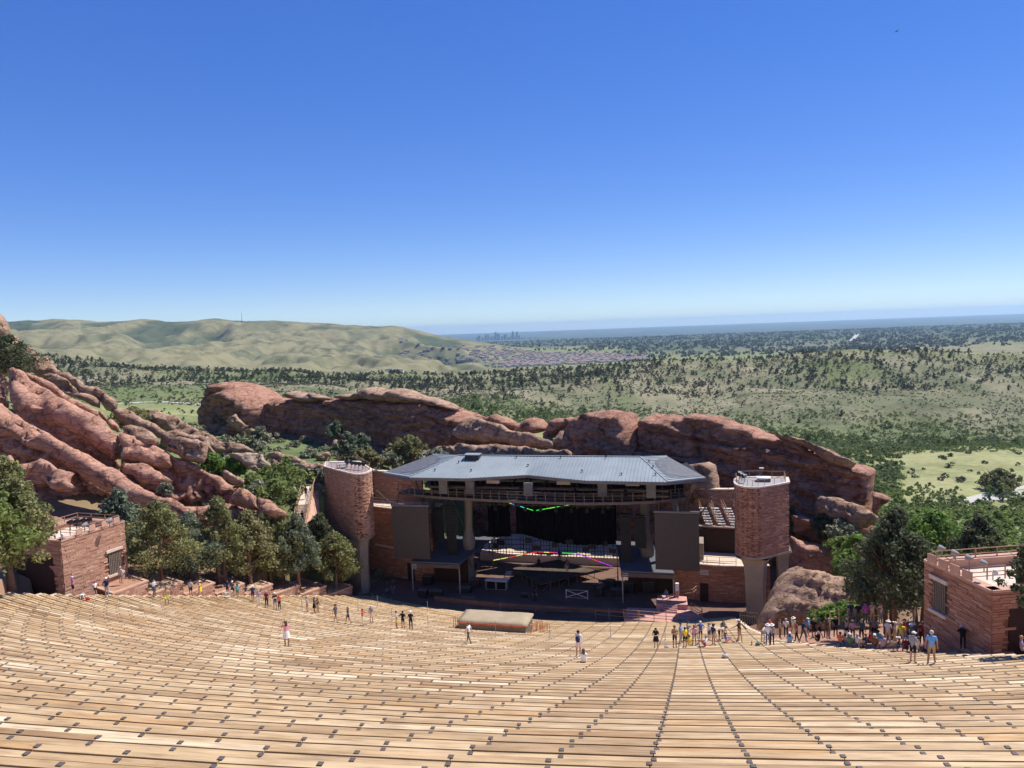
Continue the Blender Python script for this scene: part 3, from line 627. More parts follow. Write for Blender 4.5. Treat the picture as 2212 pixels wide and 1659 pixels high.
def poly_sdf(p, poly):
    a = poly; b = np.roll(poly, -1, 0); best = np.full(len(p), 1e9); near = np.zeros_like(p); ins = np.zeros(len(p), bool)
    for i in range(len(a)):
        e = b[i]-a[i]; wv = p-a[i]; t = np.clip((wv @ e)/(e @ e+1e-12), 0, 1); q = a[i]+t[:, None]*e
        dd = np.hypot(*(p-q).T); m = dd < best; best[m] = dd[m]; near[m] = q[m]
        c1 = (a[i, 1] <= p[:, 1]) & (b[i, 1] > p[:, 1]); c2 = (b[i, 1] <= p[:, 1]) & (a[i, 1] > p[:, 1])
        cr_ = e[0]*wv[:, 1]-e[1]*wv[:, 0]
        ins ^= (c1 & (cr_ > 0)) | (c2 & (cr_ < 0))
    return np.where(ins, best, -best), near
RSEED = [100]
def rock(pts, anchor, a, b, T, edge, label, mat='rock_red', h=.4, amp=.35, led=.3, per=1.5, dip=.0, name='sandstone_rock', conv=lambda x, y: (x, y), cat='rock', cracks=(), group=None, wob=.25, dents=(), smooth=False):
    """solid rock: its outline is traced on the bedding plane Y = Y0 + a(X-X0) + b(Z-Z0), then given thickness, ledges and relief"""
    RSEED[0] += 1; seed = RSEED[0]
    A0 = P(*conv(anchor[0], anchor[1]), anchor[2])
    def onplane(px, py):
        d = ray(px, py); t = (A0[1]-a*A0[0]-b*A0[2])/(d[1]-a*d[0]-b*d[2]); return d*t
    q = np.array([onplane(*conv(*p)) for p in pts]); poly = q[:, [0, 2]]
    # finer, slightly uneven outline
    fine = []
    for i in range(len(poly)):
        e = poly[(i+1) % len(poly)]-poly[i]; k = max(1, int(np.hypot(*e)/(1.2*h)))
        for j in range(k): fine.append(poly[i]+e*j/k)
    fine = np.array(fine); f3 = np.stack([fine[:, 0], fine[:, 1], fine[:, 0]*0], -1)
    fine = fine+np.stack([fbm(f3/1.7, 3, seed), fbm(f3/1.7+31, 3, seed)], -1)*wob
    lo, hi = fine.min(0)-h, fine.max(0)+h; nx = int((hi[0]-lo[0])/h)+2; nz = int((hi[1]-lo[1])/h)+2
    gx, gz = np.meshgrid(lo[0]+np.arange(nx)*h, lo[1]+np.arange(nz)*h); g = np.stack([gx.ravel(), gz.ravel()], -1)
    s, near = poly_sdf(g, fine); inside = s > 0
    g2 = np.where(inside[:, None], g, near); s = np.maximum(s, 0)
    nrm = np.array([a, -1, b]); nrm = nrm/np.linalg.norm(nrm)
    X, Z = g2.T; Y = A0[1]+a*(X-A0[0])+b*(Z-A0[2])
    edge_ = max(.7, edge*.42); e = np.clip(s/edge_, 0, 1); prof = np.sqrt(1-(1-e)**2.5); fade = np.clip(s/(.5*h+.02), 0, 1)
    p3 = np.stack([X, Y, Z], -1)
    n1 = fbm(p3/max(edge*1.6, 2.2), 4, seed+3)
    cd, sd = math.cos(dip), math.sin(dip)
    bed = Z*cd+X*sd+n1*.35*per+fbm(p3/9., 2, seed+9)*.5*per
    tt = bed/per; fr = tt-np.floor(tt); lam = _h(np.floor(tt).astype(np.int64), np.zeros(len(tt), np.int64), np.zeros(len(tt), np.int64), seed)*.5+.5
    ledge = (sstep(0, .8, fr)*(1-sstep(.93, 1.0, fr)))*lam+.35*np.abs(((tt*2.7) % 1)-.5)
    rug = fbm(p3/np.array([3.2, 3.2, 1.6]), 5, seed+5)
    big = fbm(p3/7.5, 3, seed+15)
    al = X*cd-Z*sd; bw = Z*cd+X*sd; wob3 = np.stack([fbm(p3/3.0, 3, seed+61), fbm(p3/3.0+9, 3, seed+62), fbm(p3/3.0+5, 3, seed+63)], -1)
    k = min(1.0, .45+.09*max(edge, 1.0))
    cb, eb, ob = voro((np.stack([al, Y, bw], -1)+wob3*.7)/(np.array([6.5, 6.5, 2.6])*k), seed+71); cs, es, os_ = voro((np.stack([al, Y, bw], -1)+wob3*.35)/(np.array([2.4, 2.4, .8])*k), seed+81)
    hv = lambda v, q: np.sin(v*91.7+q*37.1)
    tilt_b = ob[:, 0]*hv(cb, 1)*2.2+ob[:, 2]*(hv(cb, 2)+.5)*1.3; tilt_s = os_[:, 0]*hv(cs, 1)*.9+os_[:, 2]*(hv(cs, 2)+.6)*.7
    fin_ = fbm(p3/np.array([.8, .8, .5]), 3, seed+45); t3 = bed/(per*.31); f3_ = t3-np.floor(t3)
    disp = amp*(.3*n1+.25*rug+.45*big+.22*fin_+.95*cb+tilt_b+.5*cs+tilt_s-1.5*np.exp(-(eb/.06)**2)-.5*np.exp(-(es/.10)**2))+led*(1.2*(ledge-.4)+.35*(sstep(0, .7, f3_)*(1-sstep(.85, 1, f3_))-.3))
    disp = disp*np.clip(s/(.9*h+.25), 0, 1)
    for (cpts, wd, dp) in cracks:
        cp = np.array([onplane(*conv(*c)) for c in cpts])[:, [0, 2]]; dm = np.full(len(X), 1e9)
        for i in range(len(cp)-1):
            ev = cp[i+1]-cp[i]; wv = g2-cp[i]; t = np.clip((wv @ ev)/(ev @ ev), 0, 1); dm = np.minimum(dm, np.hypot(*(g2-cp[i]-t[:, None]*ev).T))
        dm = dm+.3*wd*n1; disp = disp-dp*np.exp(-(dm/wd)**2)*fade
    for (cx, cy, rx, rz, dp) in dents:
        c3 = onplane(*conv(cx, cy)); disp = disp-dp*np.exp(-(((X-c3[0])/rx)**2+((Z-c3[2])/rz)**2)**2)*fade
    front = p3+nrm*(.8*T*prof+disp)[:, None]; back = p3-nrm*(T*prof*.9+.3*amp*n1*fade)[:, None]
    idx = np.arange(nx*nz).reshape(nz, nx); Q = np.stack([idx[:-1, :-1], idx[:-1, 1:], idx[1:, 1:], idx[1:, :-1]], -1).reshape(-1, 4)
    Q = Q[inside[Q].any(1)]
    used = np.unique(Q); rm = -np.ones(nx*nz, int); rm[used] = np.arange(len(used)); Q = rm[Q]; nV = len(used)
    onb = ~inside[used]
    V = np.concatenate([front[used], back[used]]); Qb = Q[:, ::-1]+nV
    # weld the rim
    w2 = np.where(onb, np.arange(nV), np.arange(nV)+nV); Qb = w2[Qb-nV]
    V[:nV][onb] = p3[used][onb]
    base = V.mean(0); base[2] = V[:, 2].min()
    me = np_mesh(name, V-base, np.concatenate([Q, Qb]), smooth); me.validate()
    o = obj(name, me, mat); o.location = base; tag(o, label, cat, group); return o
c1 = lambda x, y: (.248*x, 658.3+.248*y)
c2 = lambda x, y: (438.9+.248*x, 768+.248*y)
c8 = lambda x, y: (932.6+.248*x, 658.3+.248*y)
c5 = lambda x, y: (1663.4+.248*x, 658.3+.248*y)
c6 = lambda x, y: (1663.4+.248*x, 1014.9+.248*y)
c7 = lambda x, y: (.1984*x, 960+.1984*y)
cT = lambda x, y: (384+.1984*x, 1042.3+.1984*y)
FA = -.556
def fin(pts, lab, off=0.0, b=.12, T=7, edge=6, conv=lambda x, y: (x, y), a=FA, anchor=None, **k):
    # all fin pieces share one leaning plane that runs from 170 m (left end) to 105 m (right end)
    m = np.mean(np.array([conv(*p) for p in pts]), 0)
    d = ray(*m); Y = (170+FA*66+0)/(1-FA*d[0]/d[1])
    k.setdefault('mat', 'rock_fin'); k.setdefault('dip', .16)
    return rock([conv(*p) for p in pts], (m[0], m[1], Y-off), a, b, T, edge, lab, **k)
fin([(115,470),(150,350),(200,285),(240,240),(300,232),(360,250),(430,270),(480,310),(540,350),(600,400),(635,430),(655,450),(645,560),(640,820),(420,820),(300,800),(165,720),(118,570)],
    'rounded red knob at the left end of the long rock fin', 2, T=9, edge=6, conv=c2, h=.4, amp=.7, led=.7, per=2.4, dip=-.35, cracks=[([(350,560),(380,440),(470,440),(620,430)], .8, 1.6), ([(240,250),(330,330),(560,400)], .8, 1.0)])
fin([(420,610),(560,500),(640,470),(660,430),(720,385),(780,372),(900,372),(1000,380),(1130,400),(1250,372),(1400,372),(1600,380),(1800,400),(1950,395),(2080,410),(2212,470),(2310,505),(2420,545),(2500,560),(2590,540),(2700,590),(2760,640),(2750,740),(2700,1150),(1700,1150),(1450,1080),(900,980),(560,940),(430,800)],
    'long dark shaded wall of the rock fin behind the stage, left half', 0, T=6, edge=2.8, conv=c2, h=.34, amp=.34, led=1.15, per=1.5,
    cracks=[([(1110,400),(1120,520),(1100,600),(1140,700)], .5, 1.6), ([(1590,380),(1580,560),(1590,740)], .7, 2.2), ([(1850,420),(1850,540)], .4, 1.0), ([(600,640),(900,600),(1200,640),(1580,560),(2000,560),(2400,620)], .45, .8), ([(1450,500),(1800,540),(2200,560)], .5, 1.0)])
for pts, lb in (([(750,340),(800,318),(870,318),(960,345),(1000,375),(990,402),(900,397),(780,380)], 'flat overhanging cap ledge near the left knob of the fin'),
                ([(920,322),(1000,328),(1130,378),(1120,402),(1010,372)], 'thin tilted slab lying on the cap ledge of the fin'),
                ([(1180,372),(1190,350),(1270,338),(1340,345),(1400,300),(1460,278),(1530,276),(1600,298),(1642,325),(1635,390),(1560,408),(1400,385),(1250,390)], 'smooth sunlit hump on the fin, left of the tallest boulder'),
                ([(1612,395),(1650,310),(1700,280),(1750,282),(1830,318),(1900,358),(1935,384),(1900,415),(1800,425),(1650,415)], 'smooth whaleback boulder crowning the left half of the fin'),
                ([(1925,392),(2000,360),(2060,385),(2130,415),(2230,472),(2150,466),(2000,440)], 'low stepped cap right of the whaleback boulder on the fin')):
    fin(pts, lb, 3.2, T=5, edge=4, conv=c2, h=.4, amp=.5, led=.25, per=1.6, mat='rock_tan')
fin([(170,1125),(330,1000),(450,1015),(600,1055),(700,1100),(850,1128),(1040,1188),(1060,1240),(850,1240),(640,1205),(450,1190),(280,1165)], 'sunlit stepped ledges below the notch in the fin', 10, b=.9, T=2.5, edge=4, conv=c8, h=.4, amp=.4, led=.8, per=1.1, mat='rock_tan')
fin([(300,1010),(420,960),(530,980),(560,958),(620,962),(690,985),(745,1025),(780,1060),(720,1115),(560,1075),(440,1040)], 'layered triangular crag left of the notch in the fin', 5, b=.3, T=4, edge=4, conv=c8, h=.4, amp=.4, led=.6, per=1.3)
fin([(712,1110),(760,1062),(820,1022),(850,1000),(930,995),(970,1040),(1012,1100),(930,1130),(800,1125)], 'small tilted crag in the notch of the fin', 5, T=4, edge=3, conv=c8, h=.4, amp=.4, led=.6, per=1.3, dip=-.2)
fin([(1012,1160),(1020,1060),(1060,1005),(1130,985),(1225,978),(1245,1010),(1200,1060),(1110,1130),(1045,1175)], 'tilted crag with a bright top right of the notch', 5, T=4, edge=3, conv=c8, h=.4, amp=.4, led=.6, per=1.3)
fin([(1030,1200),(1100,1130),(1190,1060),(1222,1060),(1220,1250),(1100,1250)], 'pyramid of pale sunlit rock left of the square block', 7, a=.3, b=1.0, T=2.5, edge=2.5, conv=c8, h=.35, amp=.4, led=.6, per=1.2, mat='rock_tan')
fin([(1218,1500),(1220,1060),(1250,985),(1320,950),(1450,930),(1580,918),(1700,935),(1745,1000),(1800,1090),(1806,1180),(1800,1500)], 'tall square shaded block in the middle of the fin', 3, T=6, edge=2.5, conv=c8, h=.36, amp=.4, led=.6, per=2.2, dip=.08)
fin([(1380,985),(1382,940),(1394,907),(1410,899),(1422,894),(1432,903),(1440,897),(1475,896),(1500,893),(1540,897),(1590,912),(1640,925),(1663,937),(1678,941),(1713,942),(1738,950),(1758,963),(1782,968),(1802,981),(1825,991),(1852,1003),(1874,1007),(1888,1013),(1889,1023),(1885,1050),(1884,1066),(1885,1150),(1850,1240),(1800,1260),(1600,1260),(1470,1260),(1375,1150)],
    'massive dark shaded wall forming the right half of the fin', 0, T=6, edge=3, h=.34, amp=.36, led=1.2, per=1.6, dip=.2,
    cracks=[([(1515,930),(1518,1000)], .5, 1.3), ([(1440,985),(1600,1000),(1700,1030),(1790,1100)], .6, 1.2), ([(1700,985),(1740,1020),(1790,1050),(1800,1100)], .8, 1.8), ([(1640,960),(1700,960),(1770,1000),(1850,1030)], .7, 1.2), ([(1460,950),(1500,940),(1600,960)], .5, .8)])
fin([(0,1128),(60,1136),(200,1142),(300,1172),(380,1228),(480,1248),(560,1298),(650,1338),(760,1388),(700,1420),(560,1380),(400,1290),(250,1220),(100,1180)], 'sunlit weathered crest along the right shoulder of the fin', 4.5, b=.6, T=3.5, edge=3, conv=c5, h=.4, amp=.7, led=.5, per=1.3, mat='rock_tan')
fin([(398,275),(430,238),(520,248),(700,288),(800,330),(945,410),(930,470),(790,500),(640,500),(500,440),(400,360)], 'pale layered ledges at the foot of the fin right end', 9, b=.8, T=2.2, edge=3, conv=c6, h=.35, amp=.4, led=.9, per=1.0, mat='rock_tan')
fin([(190,390),(300,400),(420,440),(560,500),(800,510),(770,560),(540,540),(300,560),(190,560)], 'low shelf of rock at the fin foot beside the right tower', 9, b=.4, T=2.5, edge=3, conv=c6, h=.35, amp=.4, led=.8, per=1.0)
fin([(880,200),(900,182),(950,193),(1010,213),(1052,248),(1045,292),(970,330),(940,405),(880,340)], 'rounded nose sticking out at the right end of the fin', 5, T=4, edge=4, conv=c6, h=.35, amp=.5, led=.5, per=1.5)
fin([(-420,1300),(-200,1260),(0,1290),(140,1236),(260,1225),(450,1230),(600,1235),(850,1250),(1050,1265),(1215,1298),(1210,1345),(0,1345),(-420,1345)], 'long low sunlit ledge just above the stage roof', 16, b=1.0, T=2, edge=3, conv=c8, h=.35, amp=.35, led=.8, per=.9, mat='rock_tan')
fin([(1470,1015),(1490,1003),(1510,997),(1532,996),(1546,1003),(1552,1025),(1556,1120),(1470,1140)], 'tan crag rising behind the right end of the stage roof', 13, b=.25, T=2, edge=3, h=.35, amp=.5, led=.6, per=1.2, mat='rock_tan')
# rocks on the right, in front of the fin
rock([(100,900),(130,878),(200,875),(330,900),(500,920),(660,960),(700,1050),(725,1130),(720,1200),(600,1300),(400,1360),(200,1380),(0,1370),(-80,1360),(-40,1250),(0,1150),(45,1050)], (300,1100,80), .25, .75, 3.5, 4, 'big pale boulder dotted with pits beside the right tower', 'rock_tan', .26, .22, .4, .7, .25, 'boulder', c6, 'boulder',
     dents=[(130,920,.45,.3,.7), (400,995,.6,.3,.8), (450,1000,.5,.25,.7), (270,995,.3,.2,.5), (520,1020,.4,.15,.5)])
rock([(175,578),(260,598),(400,640),(520,690),(620,750),(705,812),(730,900),(700,980),(500,940),(330,920),(180,900)], (450,800,97), -.1, .25, 3.5, 3.5, 'curved red slab with a sunlit rim behind the pitted boulder', 'rock_red', .35, .35, .25, 1.6, .5, conv=c6)
rock([(540,915),(580,910),(670,950),(668,985),(600,960)], (600,945,88), .2, .6, .8, .8, 'small tan rock leaning between the boulder and the red slab', 'rock_tan', .25, .2, .2, .7, .3, 'boulder', c6, 'boulder')
# ------------------------------------------------------------------ slabs on the left
L_ = dict(conv=c1, dip=.55)
rock([(0,870),(-300,800),(-300,2200),(0,2200),(600,2160),(1400,2120),(1780,1980),(1700,1800),(1400,1659),(1250,1600),(1150,1530),(1000,1450),(800,1350),(600,1240),(400,1120),(250,1040),(100,950)], (600,1450,93), .35, -.12, 2.5, 4, 'deep overhanging underside of the lowest left slab', 'rock_red', .45, .8, .5, 2.5, **L_)
rock([(-300,800),(0,885),(100,945),(250,1035),(400,1115),(600,1235),(800,1345),(1000,1445),(1150,1525),(1260,1600),(1420,1659),(1600,1750),(1790,1900),(1770,1960),(1500,1850),(1250,1760),(1080,1700),(900,1600),(740,1520),(640,1430),(480,1330),(330,1250),(130,1130),(0,1130),(-300,1000)], (600,1330,90), .5, .95, 1.9, 2.6, 'long smooth lowest slab sweeping down behind the left trees', 'rock_red', .36, .2, .16, 2.2,
     dents=[(300,1125,1.0,.9,1.6), (175,1095,.5,.4,1.0), (90,995,.4,.35,.8), (20,1040,.8,.7,1.2), (350,1135,.4,.3,.7)], **L_)
rock([(60,140),(110,130),(210,190),(240,190),(420,180),(540,230),(690,290),(775,340),(725,400),(832,465),(745,512),(560,482),(400,380),(290,300),(100,250)], (450,330,86), .5, .9, 1.2, 2, 'ragged lit flake hanging under the lowest left slab', 'rock_red', .35, .45, .4, 1.2, .4, conv=c7)
rock([(45,590),(120,578),(220,608),(330,680),(430,740),(520,800),(650,900),(800,960),(900,1010),(980,1090),(1042,1150),(1055,1310),(1000,1340),(900,1260),(700,1140),(500,1050),(380,960),(280,930),(160,930),(100,850),(70,700)], (500,930,98), .45, .85, 2.2, 3, 'broad middle slab with a smooth pink face', 'rock_red', .36, .22, .18, 2.2, cracks=[([(250,700),(330,760),(370,900)], .7, 1.1)], **L_)
rock([(100,880),(280,860),(380,900),(700,1110),(1000,1310),(1060,1420),(1035,1455),(800,1370),(500,1190),(250,1030),(140,960)], (550,1080,97.6), .2, -.05, .5, 1.2, 'dark layered band under the middle slab', 'rock_red', .35, .4, .7, .8, **L_)
rock([(-300,450),(0,600),(30,640),(70,720),(80,900),(0,880),(-300,800)], (0,780,101), .4, .6, 2, 2.5, 'steep pink face at the left edge of the picture', 'rock_red', .4, .5, .3, 2, **L_)
rock([(65,558),(160,568),(300,620),(450,690),(600,790),(750,870),(855,930),(852,960),(780,950),(620,880),(480,785),(350,705),(200,620)], (480,750,101), .5, .9, .9, 1.2, 'narrow tilted slab lying along the top of the middle slab', 'rock_red', .35, .3, .3, 1, **L_)
rock([(262,480),(300,448),(400,468),(520,560),(650,650),(780,720),(900,770),(1000,830),(1028,885),(1000,925),(900,905),(860,835),(700,770),(560,680),(400,620),(372,640),(280,580)], (650,690,108), .5, .9, 1.8, 2, 'tan slab with a lichen stain on the left skyline', 'rock_tan', .4, .5, .4, 1.4, **L_)
rock([(370,600),(430,580),(560,640),(700,760),(860,835),(870,905),(780,890),(650,820),(500,730)], (620,740,106.5), .3, .1, .6, 1.2, 'shadowed block wedged under the tan slab', 'rock_tan', .35, .4, .5, 1, **L_)
rock([(-250,60),(0,92),(40,118),(82,180),(72,232),(40,280),(0,340),(-250,380)], (0,210,112), .3, .3, 3, 3, 'rounded tan boulder on the skyline at the far left', 'rock_tan', .35, .5, .4, 1.3, conv=c1, name='boulder', cat='boulder')
rock([(-300,330),(0,330),(60,240),(130,270),(300,420),(290,480),(260,560),(60,600),(-300,600)], (60,450,113), .3, .5, 2.5, 3, 'brown ledge behind the juniper at the far left', 'rock_tan', .4, .5, .4, 1.3, conv=c1)
for pts, an, lb, mt in (
    ([(1050,1080),(1120,1050),(1220,1060),(1330,1130),(1402,1182),(1352,1232),(1270,1242),(1150,1190),(1060,1135)], (1220,1140,98), 'large balanced tan boulder right of the middle slab', 'rock_tan'),
    ([(1440,1260),(1560,1170),(1700,1180),(1822,1230),(1805,1330),(1770,1388),(1640,1355),(1500,1300)], (1630,1270,98), 'angular tan boulder with a flat overhanging base', 'rock_tan'),
    ([(975,940),(1060,905),(1200,960),(1330,1030),(1462,1112),(1400,1160),(1330,1120),(1200,1075),(1020,1030)], (1200,1020,104), 'long tan boulder behind the balanced one', 'rock_tan'),
    ([(1250,915),(1420,935),(1560,990),(1740,1090),(1900,1170),(2050,1210),(2180,1260),(2240,1295),(2100,1310),(1900,1290),(1700,1230),(1500,1150),(1330,1040)], (1750,1150,110), 'long grey lichen covered slab running down to the right', 'rock_tan'),
    ([(1130,900),(1200,905),(1262,935),(1250,950),(1150,930)], (1200,925,112), 'flat small rock lying on the skyline of the left slope', 'rock_tan'),
    ([(850,950),(890,945),(935,985),(930,1010),(870,990)], (890,975,102), 'small round pink stone on the shoulder of the middle slab', 'rock_red'),
    ([(930,1010),(990,1000),(1042,1070),(1030,1120),(970,1080)], (985,1060,100), 'small wedge of rock at the end of the middle slab', 'rock_red'),
    ([(1400,1130),(1520,1100),(1650,1130),(1800,1170),(1900,1290),(1880,1330),(1700,1200),(1560,1190),(1460,1250),(1380,1230)], (1600,1170,103), 'rough brown ledge above the angular boulder', 'rock_tan'),
    ([(1930,1475),(1960,1448),(2125,1530),(2112,1585),(2060,1595),(1940,1525)], (2030,1520,96), 'brick shaped boulder above the red ledges', 'rock_tan')):
    rock(pts, an, .3, .55, 1.6, 1.8, lb, mt, .3, .35, .35, .9, .3, 'boulder', c1, 'boulder')
rock([(1050,1330),(1075,1255),(1200,1250),(1330,1240),(1470,1300),(1505,1415),(1400,1410),(1300,1370),(1100,1350)], (1280,1320,95), .5, .9, 1.2, 1.6, 'bright red tilted face below the balanced boulder', 'rock_red', .35, .4, .3, 1.2, **L_)
rock([(1055,1100),(1300,1200),(1500,1300),(1700,1380),(1760,1440),(1950,1530),(2085,1600),(2060,1700),(1900,1800),(1500,1720),(1250,1600),(1050,1450)], (1550,1480,97.5), .2, .05, 1.2, 2.0, 'dark shaded red cliff below the angular boulder', 'rock_red', .4, .6, .6, 1.3, **L_)
rock([(1060,1365),(1200,1370),(1400,1450),(1500,1540),(1430,1570),(1250,1530),(1060,1440)], (1280,1460,93), .5, .9, .8, 1, 'pale layered flakes at the foot of the dark red cliff', 'rock_red', .3, .3, .6, .6, **L_)
rock([(570,200),(650,50),(760,90),(862,170),(862,250),(885,312),(700,270),(590,245)], (720,190,92), .35, .6, 1.4, 1.8, 'banded red block above the row of junipers', 'rock_red', .3, .35, .5, .7, .35, conv=cT)
rock([(868,160),(960,180),(1080,240),(1180,310),(1205,375),(1100,370),(950,345),(870,300)], (1030,270,91), .35, .6, 1.3, 1.6, 'low red slab pointing at the stairs', 'rock_red', .3, .35, .4, .7, .45, conv=cT)
rock([(300,250),(590,230),(880,310),(1200,372),(1210,520),(600,520),(0,480),(-200,300),(0,260)], (600,380,93), .2, .5, 1.5, 2, 'broken red shelf behind the row of junipers', 'rock_red', .35, .4, .4, .9, .3, conv=cT)
for pts, an, lb in (
    ([(230,850),(300,845),(400,835),(530,860),(590,960),(560,1005),(450,985),(330,940),(250,900)], (420,920,104), 'pale fractured boulder above the stairs'),
    ([(390,960),(470,950),(500,1000),(430,1010)], (440,980,102), 'small white boulder at the foot of the pale fractured one'),
    ([(540,880),(600,865),(700,858),(850,910),(950,950),(1080,950),(1080,1075),(900,1060),(760,1050),(620,1035),(585,1000),(590,920)], (820,970,112), 'long smooth tan whaleback left of the left tower'),
    ([(1143,935),(1190,866),(1243,932),(1200,950)], (1190,915,120), 'pointed tan boulder above the left tower'),
    ([(985,875),(1040,850),(1105,848),(1112,890),(1040,925)], (1050,885,124), 'rounded tan boulder in the shrubs above the left tower'),
    ([(205,575),(290,513),(345,570),(405,612),(345,662),(255,625)], (300,590,150), 'sunlit pointed boulder leaning on the knob of the fin'),
    ([(340,660),(420,640),(520,680),(580,675),(560,700),(400,710)], (450,680,146), 'flat ledge at the foot of the knob of the fin'),
    ([(565,1110),(640,1083),(695,1160),(700,1195),(600,1165)], (640,1140,98), 'white boulder in the shrubs left of the stairs'),
    ([(1110,790),(1130,735),(1165,740),(1180,800),(1215,720),(1250,745),(1240,810),(1120,810)], (1180,775,138), 'pair of upright stones against the dark wall of the fin'),
    ([(960,1090),(1000,1080),(1055,1120),(1060,1210),(1000,1200)], (1010,1150,108), 'grey boulder between the stairs and the left tower'),
    ([(990,1230),(1055,1220),(1062,1280),(1010,1290)], (1030,1250,106), 'small grey boulder beside the left tower')):
    rock(pts, an, .25, .6, 1.5, 1.7, lb, 'rock_pale' if ('pale' in lb or 'white' in lb) else 'rock_tan', .25, .3, .3, .8, .2, 'boulder', c2, 'boulder')
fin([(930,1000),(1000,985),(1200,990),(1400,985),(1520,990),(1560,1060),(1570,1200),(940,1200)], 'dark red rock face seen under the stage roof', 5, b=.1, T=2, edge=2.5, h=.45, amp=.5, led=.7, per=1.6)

# ------------------------------------------------------------------ masonry helper
CAM0 = Vector((0, 0, 0))
def resample(path, ds=.05):
    pts = [Vector((p[0], p[1], 0)) for p in path]; out = []
    for a, b in zip(pts[:-1], pts[1:]):
        k = max(1, int((b-a).length/ds)); out += [a.lerp(b, i/k) for i in range(k)]
    out.append(pts[-1]); s = [0]
    for a, b in zip(out[:-1], out[1:]): s.append(s[-1]+(b-a).length)
    return out, s
_um = {}
def ubox(mat):
    if mat not in _um: _um[mat] = unit_mesh(mat)
    return _um[mat]
def stones(root, path, z0, z1, course=.17, blen=.7, side=1, mat='wall_stone', nobj=300, seed=1, holes=(), proud=(.03, .085), ztop=None):
    """courses of separate stones along a plan path; side=+1: outward is to the right of the path direction"""
    r = random.Random(seed); pts, s = resample(path); T = s[-1]; items = []
    def at(q):
        q = min(max(q, 0), T); i = min(max(np.searchsorted(s, q)-1, 0), len(pts)-2); f = (q-s[i])/max(s[i+1]-s[i], 1e-6)
        return pts[i].lerp(pts[i+1], f), (pts[i+1]-pts[i]).normalized()
    z = z0; c = 0
    while z < z1-.04:
        h = min(course*r.uniform(.8, 1.25), z1-z); q = -r.random()*blen
        while q < T:
            L = blen*r.uniform(.45, 1.6); a, b = max(q, 0), min(q+L, T); q += L
            if b-a < .08: continue
            p, t = at((a+b)/2); n = Vector((t.y, -t.x, 0))*side
            if any(ha < (a+b)/2 < hb and hz0 < z+h/2 < hz1 for ha, hb, hz0, hz1 in holes): continue
            if ztop is not None and z+h > ztop((a+b)/2): continue
            pa, pb = at(a)[0], at(b)[0]; t = (pb-pa).normalized(); n = Vector((t.y, -t.x, 0))*side
            if n.dot(CAM0-p) < -2.0: continue
            pr = r.uniform(*proud); dep = pr+.06
            o = (pa+pb)/2+n*(dep/2-.06); o.z = z+h/2
            M = frame_mat(o, t*((pb-pa).length-.018), n*dep, Vector((0, 0, 1))*(h-.02))
            items.append(((b-a)*h/max(p.length, 1)**2*(1.0 if n.dot(CAM0-p) > 0 else .1), M))
        z += h; c += 1
    items.sort(key=lambda x: -x[0])
    for _, M in items[:nobj]: placed('brick', ubox(mat), root, M)
    if len(items) > nobj:
        mb = MB(); cube = [Vector(v.co) for v in ubox(mat).vertices]; fs = [tuple(p.vertices) for p in ubox(mat).polygons]
        for _, M in items[nobj:]: mb.add([M @ v for v in cube], fs)
        mb.build('brick_courses', mat, root, 'stuff')
def railing(root, pts, h=1.05, post=1.6, mat='rail_rust', r=.03, rails=(1.0, .55), mesh=True):
    n = 0
    P_ = [Vector(p) for p in pts]
    for fr in rails:
        MB().tube([p+Vector((0, 0, h*fr)) for p in P_], r*.9, 6).build('rail', mat, root)
    for a, b in zip(P_[:-1], P_[1:]):
        k = max(1, round((b-a).length/post))
        for i in range(k+(1 if b == P_[-1] else 0)):
            p = a.lerp(b, i/k); MB().bar(p, p+Vector((0, 0, h)), r*1.7).build('post', mat, root)
def floodlight(loc, aim, label, size=.45, mat='black_steel', group=None):
    root = thing('floodlight', label, 'light', loc, group); a = Vector(aim).normalized(); M = a.to_track_quat('X', 'Z').to_matrix(); c = Vector(loc)+Vector((0, 0, size*1.3))
    MB().bar(loc, c, size*.12).build('stand', mat, root)
    mb = MB(); mb.tube([c-M @ Vector((size*.5, 0, 0)), c-M @ Vector((size*.1, 0, 0)), c+M @ Vector((size*.45, 0, 0))], [size*.2, size*.36, size*.46], 10); mb.build('housing', mat, root)
    mb = MB(); mb.tube([c+M @ Vector((size*.452, 0, 0)), c+M @ Vector((size*.48, 0, 0))], size*.4, 10); mb.build('lens', 'glass_dark', root)
    return root

# ------------------------------------------------------------------ floor in front of and under the stage
def S3(u, v, z): return Vector(stg(u, v, z))
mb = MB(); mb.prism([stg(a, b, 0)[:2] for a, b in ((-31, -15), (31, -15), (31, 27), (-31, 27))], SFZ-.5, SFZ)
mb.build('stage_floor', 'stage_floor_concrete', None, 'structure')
mb = MB(); mb.prism([stg(a, b, 0)[:2] for a, b in ((-13, 15.2), (11, 15.2), (12, 26), (-14, 26))], SFZ-.05, SFZ+1.15)
mb.build('rear_loading_deck', 'path_concrete', None, 'structure')

